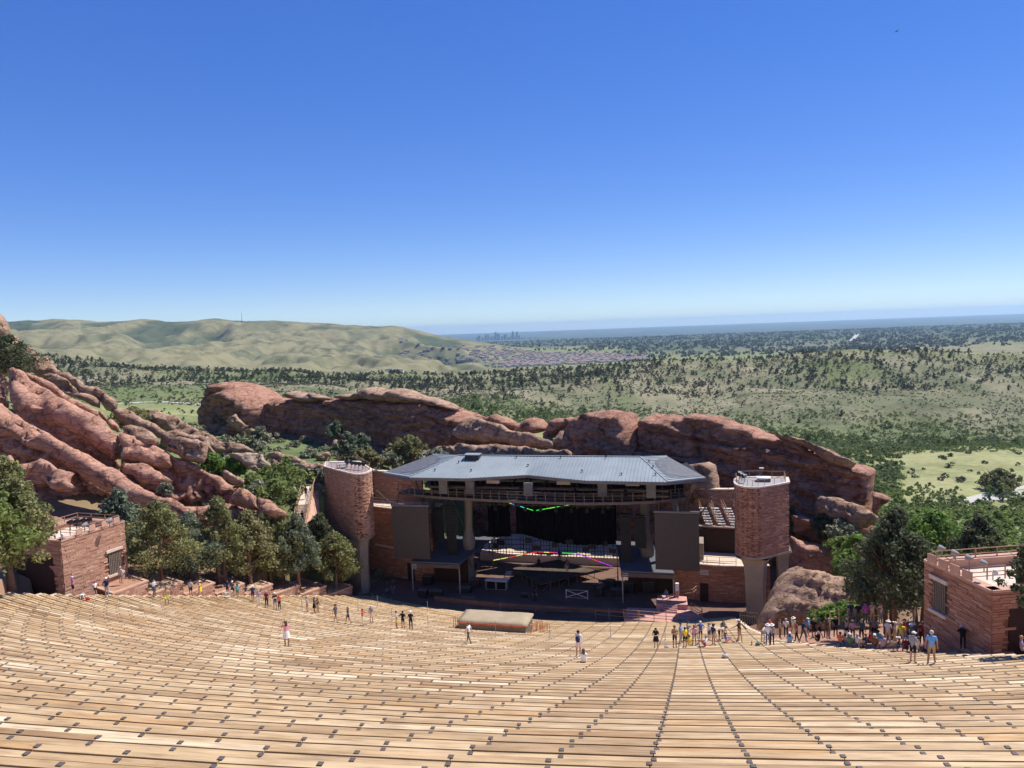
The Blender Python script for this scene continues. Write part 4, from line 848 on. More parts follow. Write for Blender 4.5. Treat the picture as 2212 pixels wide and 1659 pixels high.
# ------------------------------------------------------------------ stone towers
def tower(uv, zt, zb, label, legs, seed, mirror):
    pl = [stg(u, v, 0)[:2] for u, v in uv]; c = np.mean(np.array(pl), 0)
    root = thing('stone_tower', label, 'tower', (c[0], c[1], SFZ))
    area = sum(pl[i][0]*pl[(i+1) % len(pl)][1]-pl[(i+1) % len(pl)][0]*pl[i][1] for i in range(len(pl)))
    ccw = pl if area > 0 else pl[::-1]
    ins = [(p[0]+(c[0]-p[0])*.012, p[1]+(c[1]-p[1])*.012) for p in ccw]
    MB().prism(ins, zb+.02, zt-.12).build('drum', 'mortar', root)
    out = [(p[0]-(c[0]-p[0])*.02, p[1]-(c[1]-p[1])*.02) for p in ccw]
    MB().prism(out, zb-.25, zb+.03).build('soffit_ring', 'pale_concrete', root)
    n = len(ccw); cop = MB()
    for i in range(n):
        a, b = ccw[i], ccw[(i+1) % n]; ai = [a[0]+(c[0]-a[0])*.09, a[1]+(c[1]-a[1])*.09]; bi = [b[0]+(c[0]-b[0])*.09, b[1]+(c[1]-b[1])*.09]
        ao = [a[0]-(c[0]-a[0])*.03, a[1]-(c[1]-a[1])*.03]; bo = [b[0]-(c[0]-b[0])*.03, b[1]-(c[1]-b[1])*.03]
        cop.prism([ao, bo, bi, ai], zt-.115, zt+.06)
    cop.build('coping', 'light_coping', root)
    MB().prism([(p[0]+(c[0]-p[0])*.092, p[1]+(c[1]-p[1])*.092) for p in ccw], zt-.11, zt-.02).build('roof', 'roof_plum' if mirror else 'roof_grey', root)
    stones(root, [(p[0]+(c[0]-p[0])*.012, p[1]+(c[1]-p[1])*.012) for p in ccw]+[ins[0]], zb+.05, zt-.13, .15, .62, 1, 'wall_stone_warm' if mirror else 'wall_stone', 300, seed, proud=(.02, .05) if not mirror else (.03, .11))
    for lg in legs:
        pts, zs = lg; mb = MB(); ring = []
        for zz, sc_ in zs:
            m = np.mean(np.array(pts), 0); ring.append([stg(m[0]+(p[0]-m[0])*sc_, m[1]+(p[1]-m[1])*sc_, zz) for p in pts])
        k = len(pts)
        for i in range(len(ring)-1):
            b0 = len(mb.v); mb.v += [tuple(q) for q in ring[i]]+[tuple(q) for q in ring[i+1]]
            for j in range(k): mb.f.append((b0+j, b0+(j+1) % k, b0+k+(j+1) % k, b0+k+j)); mb.m.append(0)
        mb.build('pier', 'pale_concrete', root)
    inner = [Vector((p[0]+(c[0]-p[0])*.1, p[1]+(c[1]-p[1])*.1, zt+.06)) for p in (ccw if True else ccw)]
    vis = inner[:]; vis.append(inner[0])
    railing(root, vis, .75, 1.5, 'rail_tan', .025, (1.0,))
    return root
RT = [(23.8,-.5), (23.85,-1.3), (24.1,-2.1), (24.6,-2.8), (25.1,-3.15), (25.7,-3.3), (26.4,-3.15), (27.2,-2.6), (28.5,-1.5), (30.0,0.0), (30.1,2.8), (27,3.0), (24.3,2.6), (23.85,1)]
LT = [(-31.5,2.6), (-28.8,.6), (-26.5,-1.05), (-25.2,-1.95), (-24.4,-2.4), (-23.8,-2.4), (-23.35,-1.95), (-23.1,-1.2), (-23.15,.1), (-23.6,1.2), (-24.7,2.6), (-28,6.7), (-33,6.1)]
SQ = lambda u, v, a, b: [(u-a, v-b), (u+a, v-b), (u+a, v+b), (u-a, v+b)]
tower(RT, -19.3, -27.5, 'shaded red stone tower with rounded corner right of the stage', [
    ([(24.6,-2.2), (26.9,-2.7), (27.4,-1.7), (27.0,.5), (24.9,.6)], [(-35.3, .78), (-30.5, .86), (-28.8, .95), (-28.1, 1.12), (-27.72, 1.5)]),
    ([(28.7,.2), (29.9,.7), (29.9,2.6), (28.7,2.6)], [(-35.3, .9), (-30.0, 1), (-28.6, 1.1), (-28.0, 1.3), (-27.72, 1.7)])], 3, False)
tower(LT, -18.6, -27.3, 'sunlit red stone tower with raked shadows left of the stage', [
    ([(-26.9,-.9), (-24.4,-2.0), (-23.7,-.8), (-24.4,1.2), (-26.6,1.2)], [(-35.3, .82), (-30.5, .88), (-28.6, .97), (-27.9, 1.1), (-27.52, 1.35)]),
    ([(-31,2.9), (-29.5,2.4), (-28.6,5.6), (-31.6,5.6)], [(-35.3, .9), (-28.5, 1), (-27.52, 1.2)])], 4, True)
for i, (u, v) in enumerate(((24.5,.9), (24.7,.1), (25.0,-.7))):
    floodlight(stg(u, v, -19.24), (-.8, -.2, -.1), ('grey spotlight on the right tower roof, %s of three' % ('rear', 'middle', 'front')[i]), .6, 'steel_grey', 'spotlights on the right tower')
hr = thing('roof_hatch', 'white roof hatch with a small lamp mast on the right tower', 'hatch', stg(27.2, .6, -19.32))
MB().box(stg(27.2, .6, -19.1), (1.5, 1.2, .42), -SA).build('box', 'steel_grey', hr); MB().box(stg(27.2, .6, -18.87), (1.6, 1.3, .04), -SA).build('lid', 'white_paint', hr)
MB().bar(stg(27, 1, -18.85), stg(27, 1, -17.9), .05).build('mast', 'steel_grey', hr); MB().box(stg(27, 1, -17.85), (.5, .25, .12), -SA).build('lamp', 'white_paint', hr)
for i, (u, v) in enumerate(((-27.5,1.6), (-26.6,1.2), (-25.9,.9), (-25.2,.6), (-24.5,.4))):
    floodlight(stg(u, v, -18.54), (.6, -.5, -.2), 'dark spotlight on the left tower roof, %s from the left' % ('first', 'second', 'third', 'fourth', 'fifth')[i], .62, 'black_steel', 'spotlights on the left tower')
tb = thing('equipment_table', 'small dark table of equipment on the left tower roof', 'table', stg(-28.3, 1.9, -18.62)); MB().box(stg(-28.3, 1.9, -18.15), (1.5, .8, .08), .4).build('top', 'roof_grey', tb)
for a, b in ((-.6,-.3), (.6,-.3), (.6,.3), (-.6,.3)): MB().bar(stg(-28.3+a, 1.9+b, -18.62), stg(-28.3+a, 1.9+b, -18.18), .06).build('leg', 'black_steel', tb)

# ------------------------------------------------------------------ stage canopy
can = thing('stage_canopy', 'blue grey standing seam metal roof on steel frame over the stage', 'stage roof', stg(-.6, 6, SFZ))
ZE, ZR, VR = -19.0, -17.3, 5.0
EV = [(-16.8,-1.7), (-9.2,-1.75), (-1.7,1.0), (6.3,-2.0), (16.1,-2.1)]
def eave(u): return float(np.interp(u, [e[0] for e in EV], [e[1] for e in EV]))
RL, RR = (-12.4, VR), (12.4, VR); BL, BRt = (-16.4, 6.0), (15.7, 6.0); TL, TR = (-22.0, 1.1), (20.6, .8); CL_, CR_ = EV[0], EV[-1]
roof = bpy.data.objects.new('roof', None)
core = MB()
def top_uv(u):
    if u < RL[0]: t = (RL[0]-u)/(RL[0]-CL_[0]); return VR+(CL_[1]-VR)*t, ZR+(ZE-ZR)*t
    if u > RR[0]: t = (u-RR[0])/(CR_[0]-RR[0]); return VR+(CR_[1]-VR)*t, ZR+(ZE-ZR)*t
    return VR, ZR
us = np.linspace(CL_[0]+.01, CR_[0]-.01, 74)
for a, b in zip(us[:-1], us[1:]): 
    va, za = top_uv(a); vb, zb = top_uv(b)
    core.add([stg(a, eave(a), ZE-.06), stg(b, eave(b), ZE-.06), stg(b, vb, zb-.06), stg(a, va, za-.06)], [(0, 1, 2, 3)])
core.add([stg(*RL, ZR-.05), stg(*RR, ZR-.05), stg(*BRt, ZR-.35), stg(18, 12.5, -19.3), stg(-19, 12.5, -19.3), stg(*BL, ZR-.35)], [(0, 1, 2, 3, 4, 5)])
for Rg, Bk, Tp, Cn in ((RL, BL, TL, CL_), (RR, BRt, TR, CR_)):
    core.add([stg(*Rg, ZR-.06), stg(*Bk, ZR-.06), stg(*Tp, ZE-.06), stg(*Cn, ZE-.06)], [(0, 1, 2, 3), (3, 2, 1, 0)])
roof = core.build('roof', 'steel_grey', can)
def strip(p0, p1, q0, q1, seam=True):     # panel p0-p1 at the eave, q0-q1 at the top, seam along p0-q0
    mb = MB(); P0, P1, Q0, Q1 = (Vector(x) for x in (p0, p1, q0, q1)); up = Vector((0, 0, .05))
    mb.add([P0, P1, Q1, Q0, P0-up, P1-up, Q1-up, Q0-up], [(0, 1, 2, 3), (7, 6, 5, 4), (0, 4, 5, 1), (1, 5, 6, 2), (2, 6, 7, 3), (3, 7, 4, 0)])
    d = (P1-P0); d = d.normalized()*.045
    if (Q0-P0).length > .2: mb.add([P0, P0+d, Q0+d, Q0, P0+up*1.4, P0+d+up*1.4, Q0+d+up*1.4, Q0+up*1.4], [(4, 5, 6, 7), (0, 1, 5, 4), (1, 2, 6, 5), (2, 3, 7, 6), (3, 0, 4, 7)])
    mb.build('roof_panel', 'roof_metal', roof)
for a, b in zip(us[:-1], us[1:]):
    b -= .004; va, za = top_uv(a); vb, zb = top_uv(b); strip(stg(a, eave(a)-.25, ZE-.02), stg(b, eave(b)-.25, ZE-.02), stg(a, va, za), stg(b, vb, zb))
def curve_edge(Bk, Tp, t):                 # the flared side edge
    return (Bk[0]+(Tp[0]-Bk[0])*(.35*t+.65*t*t), Bk[1]+(Tp[1]-Bk[1])*t, ZR+(ZE-ZR)*(1-(1-t)**1.25))
for Rg, Bk, Tp, Cn in ((RL, BL, TL, CL_), (RR, BRt, TR, CR_)):
    K = 17
    for i in range(K):
        t0, t1 = i/K, (i+1)/K-.003; l = lambda t: (Rg[0]+(Cn[0]-Rg[0])*t, Rg[1]+(Cn[1]-Rg[1])*t, ZR+(ZE-ZR)*t)
        strip(stg(*curve_edge(Bk, Tp, t0)), stg(*curve_edge(Bk, Tp, t1)), stg(*l(t0)), stg(*l(t1)))
mb = MB(); mb.bar(stg(RL[0], VR, ZR+.04), stg(RR[0], VR, ZR+.04), .3, .08)
for Rg, Cn in ((RL, CL_), (RR, CR_)): mb.bar(stg(*Rg, ZR+.05), stg(*Cn, ZE+.05), .16, .06)
mb.build('ridge_cap', 'roof_metal', roof)
mb = MB(); fl = [TL]+EV+[TR]
for a, b in zip(fl[:-1], fl[1:]): mb.bar(stg(a[0], a[1]-.22, ZE-.22), stg(b[0], b[1]-.22, ZE-.22), .08, .36)
mb.build('fascia', 'steel_grey', can)
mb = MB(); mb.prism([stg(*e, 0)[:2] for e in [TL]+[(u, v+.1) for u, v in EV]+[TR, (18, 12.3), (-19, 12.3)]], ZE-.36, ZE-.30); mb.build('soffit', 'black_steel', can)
for i, (u, v) in enumerate(((-9,0), (-2,2.6), (5.5,.3), (10.5,-.6), (14.6,-.5), (-14,0), (-11.5,2.5), (14.2,1.6), (13.6,3.2), (-4,4.4), (2,4.4), (8,4.4))):
    f = (v-eave(u))/(VR-eave(u)); z = ZE+(ZR-ZE)*f; MB().tube([stg(u, v, z-.05), stg(u, v, z+.28)], .05, 6).box(stg(u, v, z+.3), (.22, .14, .1), -SA).build('vent_pipe', 'black_steel', roof)
vb = MB(); vb.prism([stg(u, v, 0)[:2] for u, v in ((-10.9,3.4), (-9.0,3.4), (-9.0,4.6), (-10.9,4.6))], -17.9, -17.0); vb.build('vent_box', 'black_steel', roof)
MB().prism([stg(u, v, 0)[:2] for u, v in ((-11.05,3.3), (-8.9,3.3), (-8.9,4.75), (-11.05,4.75))], -16.995, -16.9).build('vent_cap', 'roof_metal', roof)
# catwalk
CW = [(-20.4,2.5), (-17.5,1.3), (-13.5,.3), (-8.7,-.3), (-4,-.8), (1,-1.15), (5.9,-1.25), (10.5,-.5), (14.4,.6), (18.2,2.9)]
mb = MB()
for a, b in zip(CW[:-1], CW[1:]): mb.prism([stg(*a, 0)[:2], stg(*b, 0)[:2], stg(b[0]*.97, b[1]+2.4, 0)[:2], stg(a[0]*.97, a[1]+2.4, 0)[:2]], -22.35, -22.0)
cw = mb.build('catwalk', 'steel_tan', can)
for fr in (1.15, .75, .4): MB().tube([stg(*c, -22+fr) for c in CW], .035, 6).build('handrail', 'steel_tan', cw)
for a, b in zip(CW[:-1], CW[1:]):
    L = math.hypot(b[0]-a[0], b[1]-a[1]); k = max(1, round(L/1.25))
    for i in range(k): t = i/k; u, v = a[0]+(b[0]-a[0])*t, a[1]+(b[1]-a[1])*t; MB().bar(stg(u, v, -22.2), stg(u, v, -20.8), .09).build('post', 'steel_tan', cw)
for j, (v, z) in enumerate(((1.2,-21.55), (1.3,-20.9), (2.6,-21.2), (3.8,-20.5), (5.0,-21.6), (5.5,-20.2), (7,-21.0))):
    for a, b in ((-16,-9.6), (-9.2,-2.9), (-2.5,4.2), (4.6,10.6), (11,16)):
        MB().tube([stg(a, v+.02*j, z), stg(b, v, z)], .17 if j < 3 else .12, 7).build('pipe', 'steel_tan' if j < 3 else 'steel_grey', can)
for u in (-13.0, -9.3, -1.4, 8.0, 14.0): MB().box(stg(u, .35 if abs(u) > 3 else -.1, -20.7), (1.15, .5, 1.7), -SA).build('speaker_box', 'steel_grey', can)
for u in (-6.0, 3.2, 11.8): MB().box(stg(u, -.2, -19.75), (1.7, .5, .42), -SA).build('lamp_box', 'pale_concrete', can)
MB().prism([stg(a, b, 0)[:2] for a, b in ((-17.5,7.6), (16.5,7.6), (16.5,7.8), (-17.5,7.8))], -22.5, ZE-.37).build('shade_backing', 'black_cloth', can)  # added black sheet, stands in for the deep shade behind the catwalk
MB().prism([stg(a, b, 0)[:2] for a, b in ((-19,11.9), (17.5,11.9), (17.5,12.1), (-19,12.1))], -24.2, ZE-.37).build('rear_drape', 'black_cloth', can)
for i in range(15):
    u = -15.5+i*2.15; MB().bar(stg(u, .6, -22), stg(u+1.0, 5.5, -19.5), .1).bar(stg(u, 2, -19.45), stg(u+1.5, 2.2, -22), .09).build('brace', 'black_steel', can)
simple('column_grey', (.20, .18, .16), .8, .2, .15, .8)
for u, lean in ((-11.7,.3), (12.9,-.3), (-17.6,1.0), (17.0,-.6)):
    mb = MB(); w_ = .75 if abs(u) < 15 else .55
    mb.tube([stg(u, 6, SFZ), stg(u, 6, -29.6), stg(u+lean*.2, 6, -27.5), stg(u+lean, 6, -22.3)], [w_*1.25, w_*1.3, w_*.72, w_*.8], 10); mb.build('column', 'column_grey' if abs(u) < 15 else 'steel_grey', can)
    mb = MB(); mb.tube([stg(u-lean, 6.2, -28.5), stg(u-lean*7, 4.5, -22.3)], .09, 6).tube([stg(u+lean*.2, 6.2, -28.5), stg(u-lean*3, 9, -21)], .09, 6); mb.build('strut', 'steel_tan', can)
for u in (-18.5, 16.2): MB().bar(stg(u, 11, SFZ), stg(u, 11, -19.4), .5).build('rear_post', 'steel_grey', can)

# ------------------------------------------------------------------ screens, loudspeakers, curtains
for u0, u1, nm in ((-20.4,-15.2,'left'), (14.35,19.65,'right')):
    r_ = thing('video_screen', 'blank dark video screen hung at the %s side of the stage' % nm, 'screen', stg((u0+u1)/2, 0, -30.5))
    MB().prism([stg(a, b, 0)[:2] for a, b in ((u0,0), (u1,0), (u1,.35), (u0,.35))], -30.45, -23.45).build('panel', 'screen_dark', r_)
    MB().bar(stg(u0-.1, .15, -23.25), stg(u1+.1, .15, -23.25), .3, .28).build('header_beam', 'steel_grey', r_)
    for u in (u0+.7, u1-.7): MB().bar(stg(u, .3, -23.1), stg(u, 1.2, -21.9), .07).build('hanger', 'black_steel', r_)
for u0, u1, za, zb, v, lb in ((-15.9,-14.3,-24.5,-29.1,3,'shorter outer loudspeaker column hung left of the stage'), (-13.9,-12.5,-24.2,-30.9,3,'longer inner loudspeaker column hung left of the stage'),
                              (9.8,11.1,-24.7,-31.0,3,'longer inner loudspeaker column hung right of the stage'), (11.6,13.0,-24.8,-28.9,3,'shorter outer loudspeaker column hung right of the stage')):
    r_ = thing('loudspeaker_column', lb, 'speaker', stg((u0+u1)/2, v, zb), 'hung loudspeaker columns'); k = int(round((za-zb)/.45)); hh = (za-zb)/k
    for i in range(k):
        z = za-hh*(i+.5); tilt = .25*(i/k)**2
        mb = MB(); mb.prism([stg(a, b+tilt*2, 0)[:2] for a, b in ((u0,v), (u1,v), (u1-.25,v+.8), (u0+.25,v+.8))], z-hh/2+.02, z+hh/2-.02); mb.build('cabinet', 'speaker_black', r_)
    MB().box(stg((u0+u1)/2, v+.4, za+.15), (1.2, .8, .12), -SA).bar(stg((u0+u1)/2, v+.4, za+.2), stg((u0+u1)/2, v+.4, -22.3), .06).build('bumper', 'black_steel', r_)
def curtain(u0, u1, zt, zb0, zb1, v, label, wav=0.0):
    mb = MB(); n = int((u1-u0)/.22)+2; r = random.Random(int(u0*10)); vs = []
    for i in range(n):
        u = u0+(u1-u0)*i/(n-1); f = .09*math.sin(i*1.9)+.05*math.sin(i*.7+1); t = i/(n-1)
        zb = zb0+(zb1-zb0)*t-wav*math.sin(math.pi*t)+r.uniform(-.05, .05)
        vs += [stg(u, v+f, zt), stg(u, v+f*1.3, zb), stg(u, v+f+.03, zt), stg(u, v+f*1.3+.03, zb)]
    fs = []
    for i in range(n-1):
        a = 4*i; fs += [(a, a+1, a+5, a+4), (a+6, a+7, a+3, a+2), (a+1, a+3, a+7, a+5), (a, a+4, a+6, a+2)]
    mb.add(vs, fs); o = mb.build('curtain', 'black_cloth', None); l = Vector(stg((u0+u1)/2, v, min(zb0, zb1)))
    for q in o.data.vertices: q.co -= l
    o.location = l; tag(o, label, 'curtain', 'black stage curtains')
curtain(-11.2, -7.7, -21.9, -31.2, -31.0, 14, 'narrow black curtain at the left of the stage back')
curtain(-6.9, 7.95, -21.9, -30.4, -31.6, 14.2, 'wide black curtain across the stage back', .9)
sf = thing('scaffold_wall', 'black grid of scaffold bars below the stage back curtains', 'scaffold', stg(-1, 14.6, SFZ))
for i in range(44):
    u = -11.4+i*.445
    if -7.6 < u < -6.8: continue
    MB().bar(stg(u, 14.8, SFZ+1.2), stg(u, 14.8, -29.8), .07 if i % 3 else .13).build('upright', 'black_steel', sf)
for z in (-33.6, -33.0, -32.4, -31.7): MB().bar(stg(-11.5, 14.7, z), stg(8.2, 14.7, z), .08).build('crossbar', 'black_steel', sf)
for i, u in enumerate((-10.2,-9.4,-5.2,-3.9,-1.2,1.0,3.4,4.4,6.2,7.3)):
    MB().box(stg(u, 14.3, -32.6+.5*(i % 3)), (.8+.3*(i % 2), .4, .7), -SA).build('black_case', 'black_steel', sf)
# lit bars
def emis(name, colr, s):
    m, t, b = mat_new(name, .4, .3); b.inputs['Base Color'].default_value = (*[c*.3 for c in colr], 1); n = noise_tex(t, 5, 2); r = ramp(t, [(.4, tuple(c*.6 for c in colr)), (.6, colr)]); t.links.new(n.outputs['Fac'], r.inputs[0])
    t.links.new(r.outputs[0], b.inputs['Emission Color']); b.inputs['Emission Strength'].default_value = s
for nm, c in (('green', (.05, 1, .12)), ('lime', (.35, 1, .1)), ('blue', (.1, .35, 1)), ('yellow', (1, .95, .2)), ('red', (1, .06, .08)), ('purple', (.6, .05, 1)), ('cyan', (.05, .8, .9))): emis('led_'+nm, c, 1.15)
simple('led_housing', (.02, .02, .02), .5, .3)
def led(a, b, parts, label):
    A, B = Vector(stg(*a)), Vector(stg(*b)); r_ = thing('light_bar', label, 'light bar', A.lerp(B, .5), 'coloured light bars on the stage')
    MB().bar(A+Vector((0, .09, 0)), B+Vector((0, .09, 0)), .1, .12).build('housing', 'led_housing', r_); n = len(parts)
    for i, c in enumerate(parts): MB().bar(A.lerp(B, i/n+.008), A.lerp(B, (i+1)/n-.008), .05, .07).build('lit_tube', 'led_'+c, r_)
led((-7.0,10.3,-25), (-2.35,6.15,-25), ('lime','blue','blue','cyan','lime','green'), 'hanging light bar glowing blue, left arm of the V')
led((-1.95,6.15,-25), (2.7,10.5,-25), ('green','lime','green','lime'), 'hanging light bar glowing green, right arm of the V')
led((-9.2,9.2,-33.2), (-3.8,14.1,-33.2), ('yellow','yellow','red','yellow','red','red'), 'low light bar glowing yellow and red, left side')
led((-3.7,14.05,-33.2), (-.2,14.05,-33.2), ('red','yellow','red','purple'), 'low light bar glowing red at the back of the stage')
led((-.1,14.05,-33.2), (2.1,14.0,-33.2), ('green','green','cyan'), 'short low light bar glowing green at the stage back')
led((2.2,13.9,-33.2), (7.9,8.9,-33.2), ('purple','purple','red','purple','purple'), 'low light bar glowing purple, right side')
# performance platform
pf = thing('stage_platform', 'diamond shaped dark performance platform on trestles', 'platform', stg(-.4, 8, SFZ))
simple('platform_carpet', (.10, .075, .06), .95, .1, .25, 1.2)
MB().prism([stg(u, v, 0)[:2] for u, v in ((-6.2,8.6), (-.8,2.6), (5.4,9.3), (-.6,13.4))], -34.12, -34.0).build('deck', 'platform_carpet', pf)
dm = [(-6.1,8.6), (-.8,2.75), (5.3,9.3)]
for a, b in zip(dm[:-1], dm[1:]):
    L = 6
    for i in range(L+1):
        t = i/L; u, v = a[0]+(b[0]-a[0])*t, a[1]+(b[1]-a[1])*t; MB().bar(stg(u, v, SFZ), stg(u, v, -34.1), .07).build('leg', 'steel_grey', pf)
        if i < L and i % 2 == 0:
            t2 = (i+1)/L; u2, v2 = a[0]+(b[0]-a[0])*t2, a[1]+(b[1]-a[1])*t2; MB().bar(stg(u, v, SFZ+.1), stg(u2, v2, -34.15), .05).build('brace', 'steel_grey', pf)
st = thing('metal_stairs', 'narrow aluminium stairs beside the performance platform', 'stairs', stg(-6.0, 5, SFZ))
for i in range(9): MB().box(stg(-6.2+.0*i, 3.6+i*.38, SFZ+.12+i*.15), (.85, .3, .04), -SA).build('tread', 'white_paint', st)
for s in (-.45, .45): MB().bar(stg(-6.2+s, 3.4, SFZ+.05), stg(-6.2+s, 6.8, SFZ+1.35), .05, .12).build('stringer', 'steel_grey', st)
ct = thing('double_case', 'pale framed double cabinet standing on the stage floor', 'cabinet', stg(-7.0, 2.6, SFZ))
MB().box(stg(-7, 3.05, SFZ+.72), (2.9, .85, 1.2), -SA).build('body', 'roof_grey', ct)
for du in (-.7, .7): MB().box(stg(-7+du, 2.61, SFZ+.7), (1.22, .04, .98), -SA).build('opening', 'black_cloth', ct)
MB().box(stg(-7, 3.05, SFZ+1.34), (3.1, 1.0, .05), -SA).build('top', 'white_paint', ct)
for du in (-1.3, 1.3):
    for dv in (2.75, 3.35): MB().tube([stg(-7+du, dv, SFZ), stg(-7+du, dv, SFZ+.13)], .07, 8).build('caster', 'black_steel', ct)
xb = thing('folding_barrier', 'white cross braced frame standing on the stage floor', 'barrier', stg(4.2, 1.2, SFZ))
for z in (.15, 1.15): MB().bar(stg(2.8, 1.2, SFZ+z), stg(5.6, 1.2, SFZ+z), .06).build('rail', 'roof_grey', xb)
for a, b in ((.2, 1.1), (1.1, .2)): MB().bar(stg(2.85, 1.16, SFZ+a), stg(5.55, 1.16, SFZ+b), .06).build('brace', 'white_paint', xb)
for u in (2.8, 5.6): MB().bar(stg(u, 1.2, SFZ), stg(u, 1.2, SFZ+1.2), .07).build('post', 'white_paint', xb)
r = random.Random(3)
cs = [(-17,3.5,1.4,1,1.2), (-16,-1.2,1.2,.8,.9), (-14.2,-.9,1.6,.8,.8), (-11,1.2,1.8,.9,.7), (-10.2,3.5,1.2,.9,1.1), (-12.6,8,2.2,1.2,1.8), (8.0,5.6,1.2,.8,1.1), (9.2,3.0,1.6,.9,.9), (7.0,2.6,.8,.8,1.2), (10.6,4.6,1.2,1,1.3), (6.4,4.6,.9,.7,.8), (-2.6,.6,.9,.5,.5), (13,5,1.5,1,1.4), (-9.3,-2.2,1.9,.7,.6)]
for i, (u, v, a, b, h) in enumerate(cs):
    where = ('in the dark wing left of the stage' if u < -11.5 else 'beside the left trestles of the platform' if u < -5 else 'in front of the platform' if u < 3 else 'among the gear right of the platform' if u < 9.5 else 'under the right side canopy')
    k_ = thing('equipment_case', '%s black equipment case %s' % (('wide low', 'tall', 'squat', 'long', 'shiny lidded', 'narrow', 'big')[i % 7], where), 'case', stg(u, v, SFZ), 'black equipment cases')
    MB().box(stg(u, v, SFZ+.1+h/2), (a, b, h), -SA+r.uniform(-.2, .2)).build('body', 'black_steel', k_); MB().box(stg(u, v, SFZ+.12+h), (a+.06, b+.06, .05), -SA).build('lid', 'steel_grey', k_)
    for du in (-.4, .4): MB().tube([stg(u+du*a, v, SFZ), stg(u+du*a, v, SFZ+.12)], .06, 7).build('caster', 'black_steel', k_)
# lighting trusses
for i, (v, z) in enumerate(((3.2,-23.6), (6.5,-23.9), (9.5,-24.2), (12.0,-23.4))):
    r_ = thing('lighting_truss', 'black lighting truss hanging across the stage, %s from the front' % ('first', 'second', 'third', 'fourth')[i], 'truss', stg(0, v, z), 'lighting trusses over the stage')
    for dz in (0, .5): MB().bar(stg(-10, v, z+dz), stg(9, v, z+dz), .08).build('chord', 'black_steel', r_)
    for k_ in range(19): MB().bar(stg(-10+k_, v, z+(k_ % 2)*.5), stg(-9+k_, v, z+((k_+1) % 2)*.5), .05).build('web', 'black_steel', r_)
    for k_ in range(9):
        u = -8.8+k_*2.05+.3*(i % 2); MB().tube([stg(u, v-.1, z-.05), stg(u, v-.2, z-.35), stg(u, v-.3, z-.75)], [.08, .2, .24], 8).build('lamp', 'black_steel', r_)
    for u in (-8, 0, 7): MB().bar(stg(u, v, z+.5), stg(u, v, -19.4), .04).build('chain', 'black_steel', r_)
# side wing canopies
simple('wing_sheet', (.11, .11, .125), .6, .3, .1, .6)
def wing(u0, u1, w0, w1, label):
    r_ = thing('wing_canopy', label, 'canopy', stg((u0+u1)/2, 4, SFZ))
    mb = MB(); mb.prism([stg(a, b, 0)[:2] for a, b in ((u0,.6), (u1,.6), (w1,11), (w0,11))], [-31.2, -31.2, -30.4, -30.4], [-31.02, -31.02, -30.25, -30.25]); mb.build('roof_sheet', 'wing_sheet', r_)
    MB().bar(stg(u0, .62, -31.5), stg(u1, .62, -31.5), .2, .5).build('front_beam', 'steel_tan', r_)
    for u in (u0+.15, u1-.15): MB().bar(stg(u, .75, SFZ), stg(u, .75, -31.3), .14).build('post', 'roof_grey', r_)
    for i in range(4): MB().bar(stg(u0+.2, .5, -31.35-i*.22), stg(u0+.9, .5, -31.35-i*.22), .05).build('louvre', 'white_paint', r_)
    for u, v in ((w0+.2, 10.6), (w1-.2, 10.6), ((u0+u1)/2, 10.6)): MB().bar(stg(u, v, SFZ), stg(u, v, -30.5), .12).build('rear_post', 'steel_grey', r_)
    MB().prism([stg(a, b, 0)[:2] for a, b in ((u0+.4,5), (u1-.4,5), (u1-.4,5.2), (u0+.4,5.2))], SFZ, -31.3).build('inner_wall', 'door_dark', r_)
wing(-18.3, -11.3, -16.5, -9.4, 'grey side canopy over the left wing of the stage')
wing(10.0, 16.6, 8.2, 13.6, 'grey side canopy over the right wing of the stage')

# ------------------------------------------------------------------ stone walls beside the stage
def stone_wall(uv, z0, z1, label, seed, mat='wall_stone', holes=(), thick=.6, side=1, ztop=None, nobj=260, cop='light_coping'):
    pl = [stg(u, v, 0)[:2] for u, v in uv]; m = np.mean(np.array(pl), 0); r_ = thing('stone_wall', label, 'wall', (m[0], m[1], z0))
    mb = MB(); cb = MB()
    for a, b in zip(uv[:-1], uv[1:]):
        t = np.array(b)-np.array(a); L = np.hypot(*t); t = t/L; n = np.array([-t[1], t[0]])*side*thick
        k = max(1, int(L/.8)) if ztop else 1
        for i in range(k):
            p = np.array(a)+t*L*i/k; q = np.array(a)+t*L*(i+1)/k; za = ztop_uv(p) if ztop else z1; zb = ztop_uv(q) if ztop else z1
            po = [stg(*p, 0)[:2], stg(*q, 0)[:2], stg(*(q+n), 0)[:2], stg(*(p+n), 0)[:2]]; zt_ = [za, zb, zb, za]
            if side < 0: po = po[::-1]; zt_ = zt_[::-1]
            mb.prism(po, z0, [z-.02 for z in zt_]); e = .12
            po2 = [stg(*(p-n/thick*e), 0)[:2], stg(*(q-n/thick*e), 0)[:2], stg(*(q+n*1.15), 0)[:2], stg(*(p+n*1.15), 0)[:2]]
            if side < 0: po2 = po2[::-1]
            cb.prism(po2, [z-.015 for z in zt_], [z+.12 for z in zt_])
    mb.build('core', 'mortar', r_); cb.build('coping', cop, r_)
    stones(r_, pl, z0, z1, .17, .7, 1 if side > 0 else -1, mat, nobj, seed, holes)
    return r_
w1 = stone_wall([(-27.5,7.5), (-24,6.3), (-20.5,5.2), (-16.5,4.6)], SFZ, -25.3, 'stone wall between the left tower and the left screen', 21)
MB().prism([stg(a, b, 0)[:2] for a, b in ((-20.6,4.9), (-19.5,4.72), (-19.5,4.85), (-20.6,5.0))], SFZ, SFZ+2.5).build('door', 'door_dark', w1)
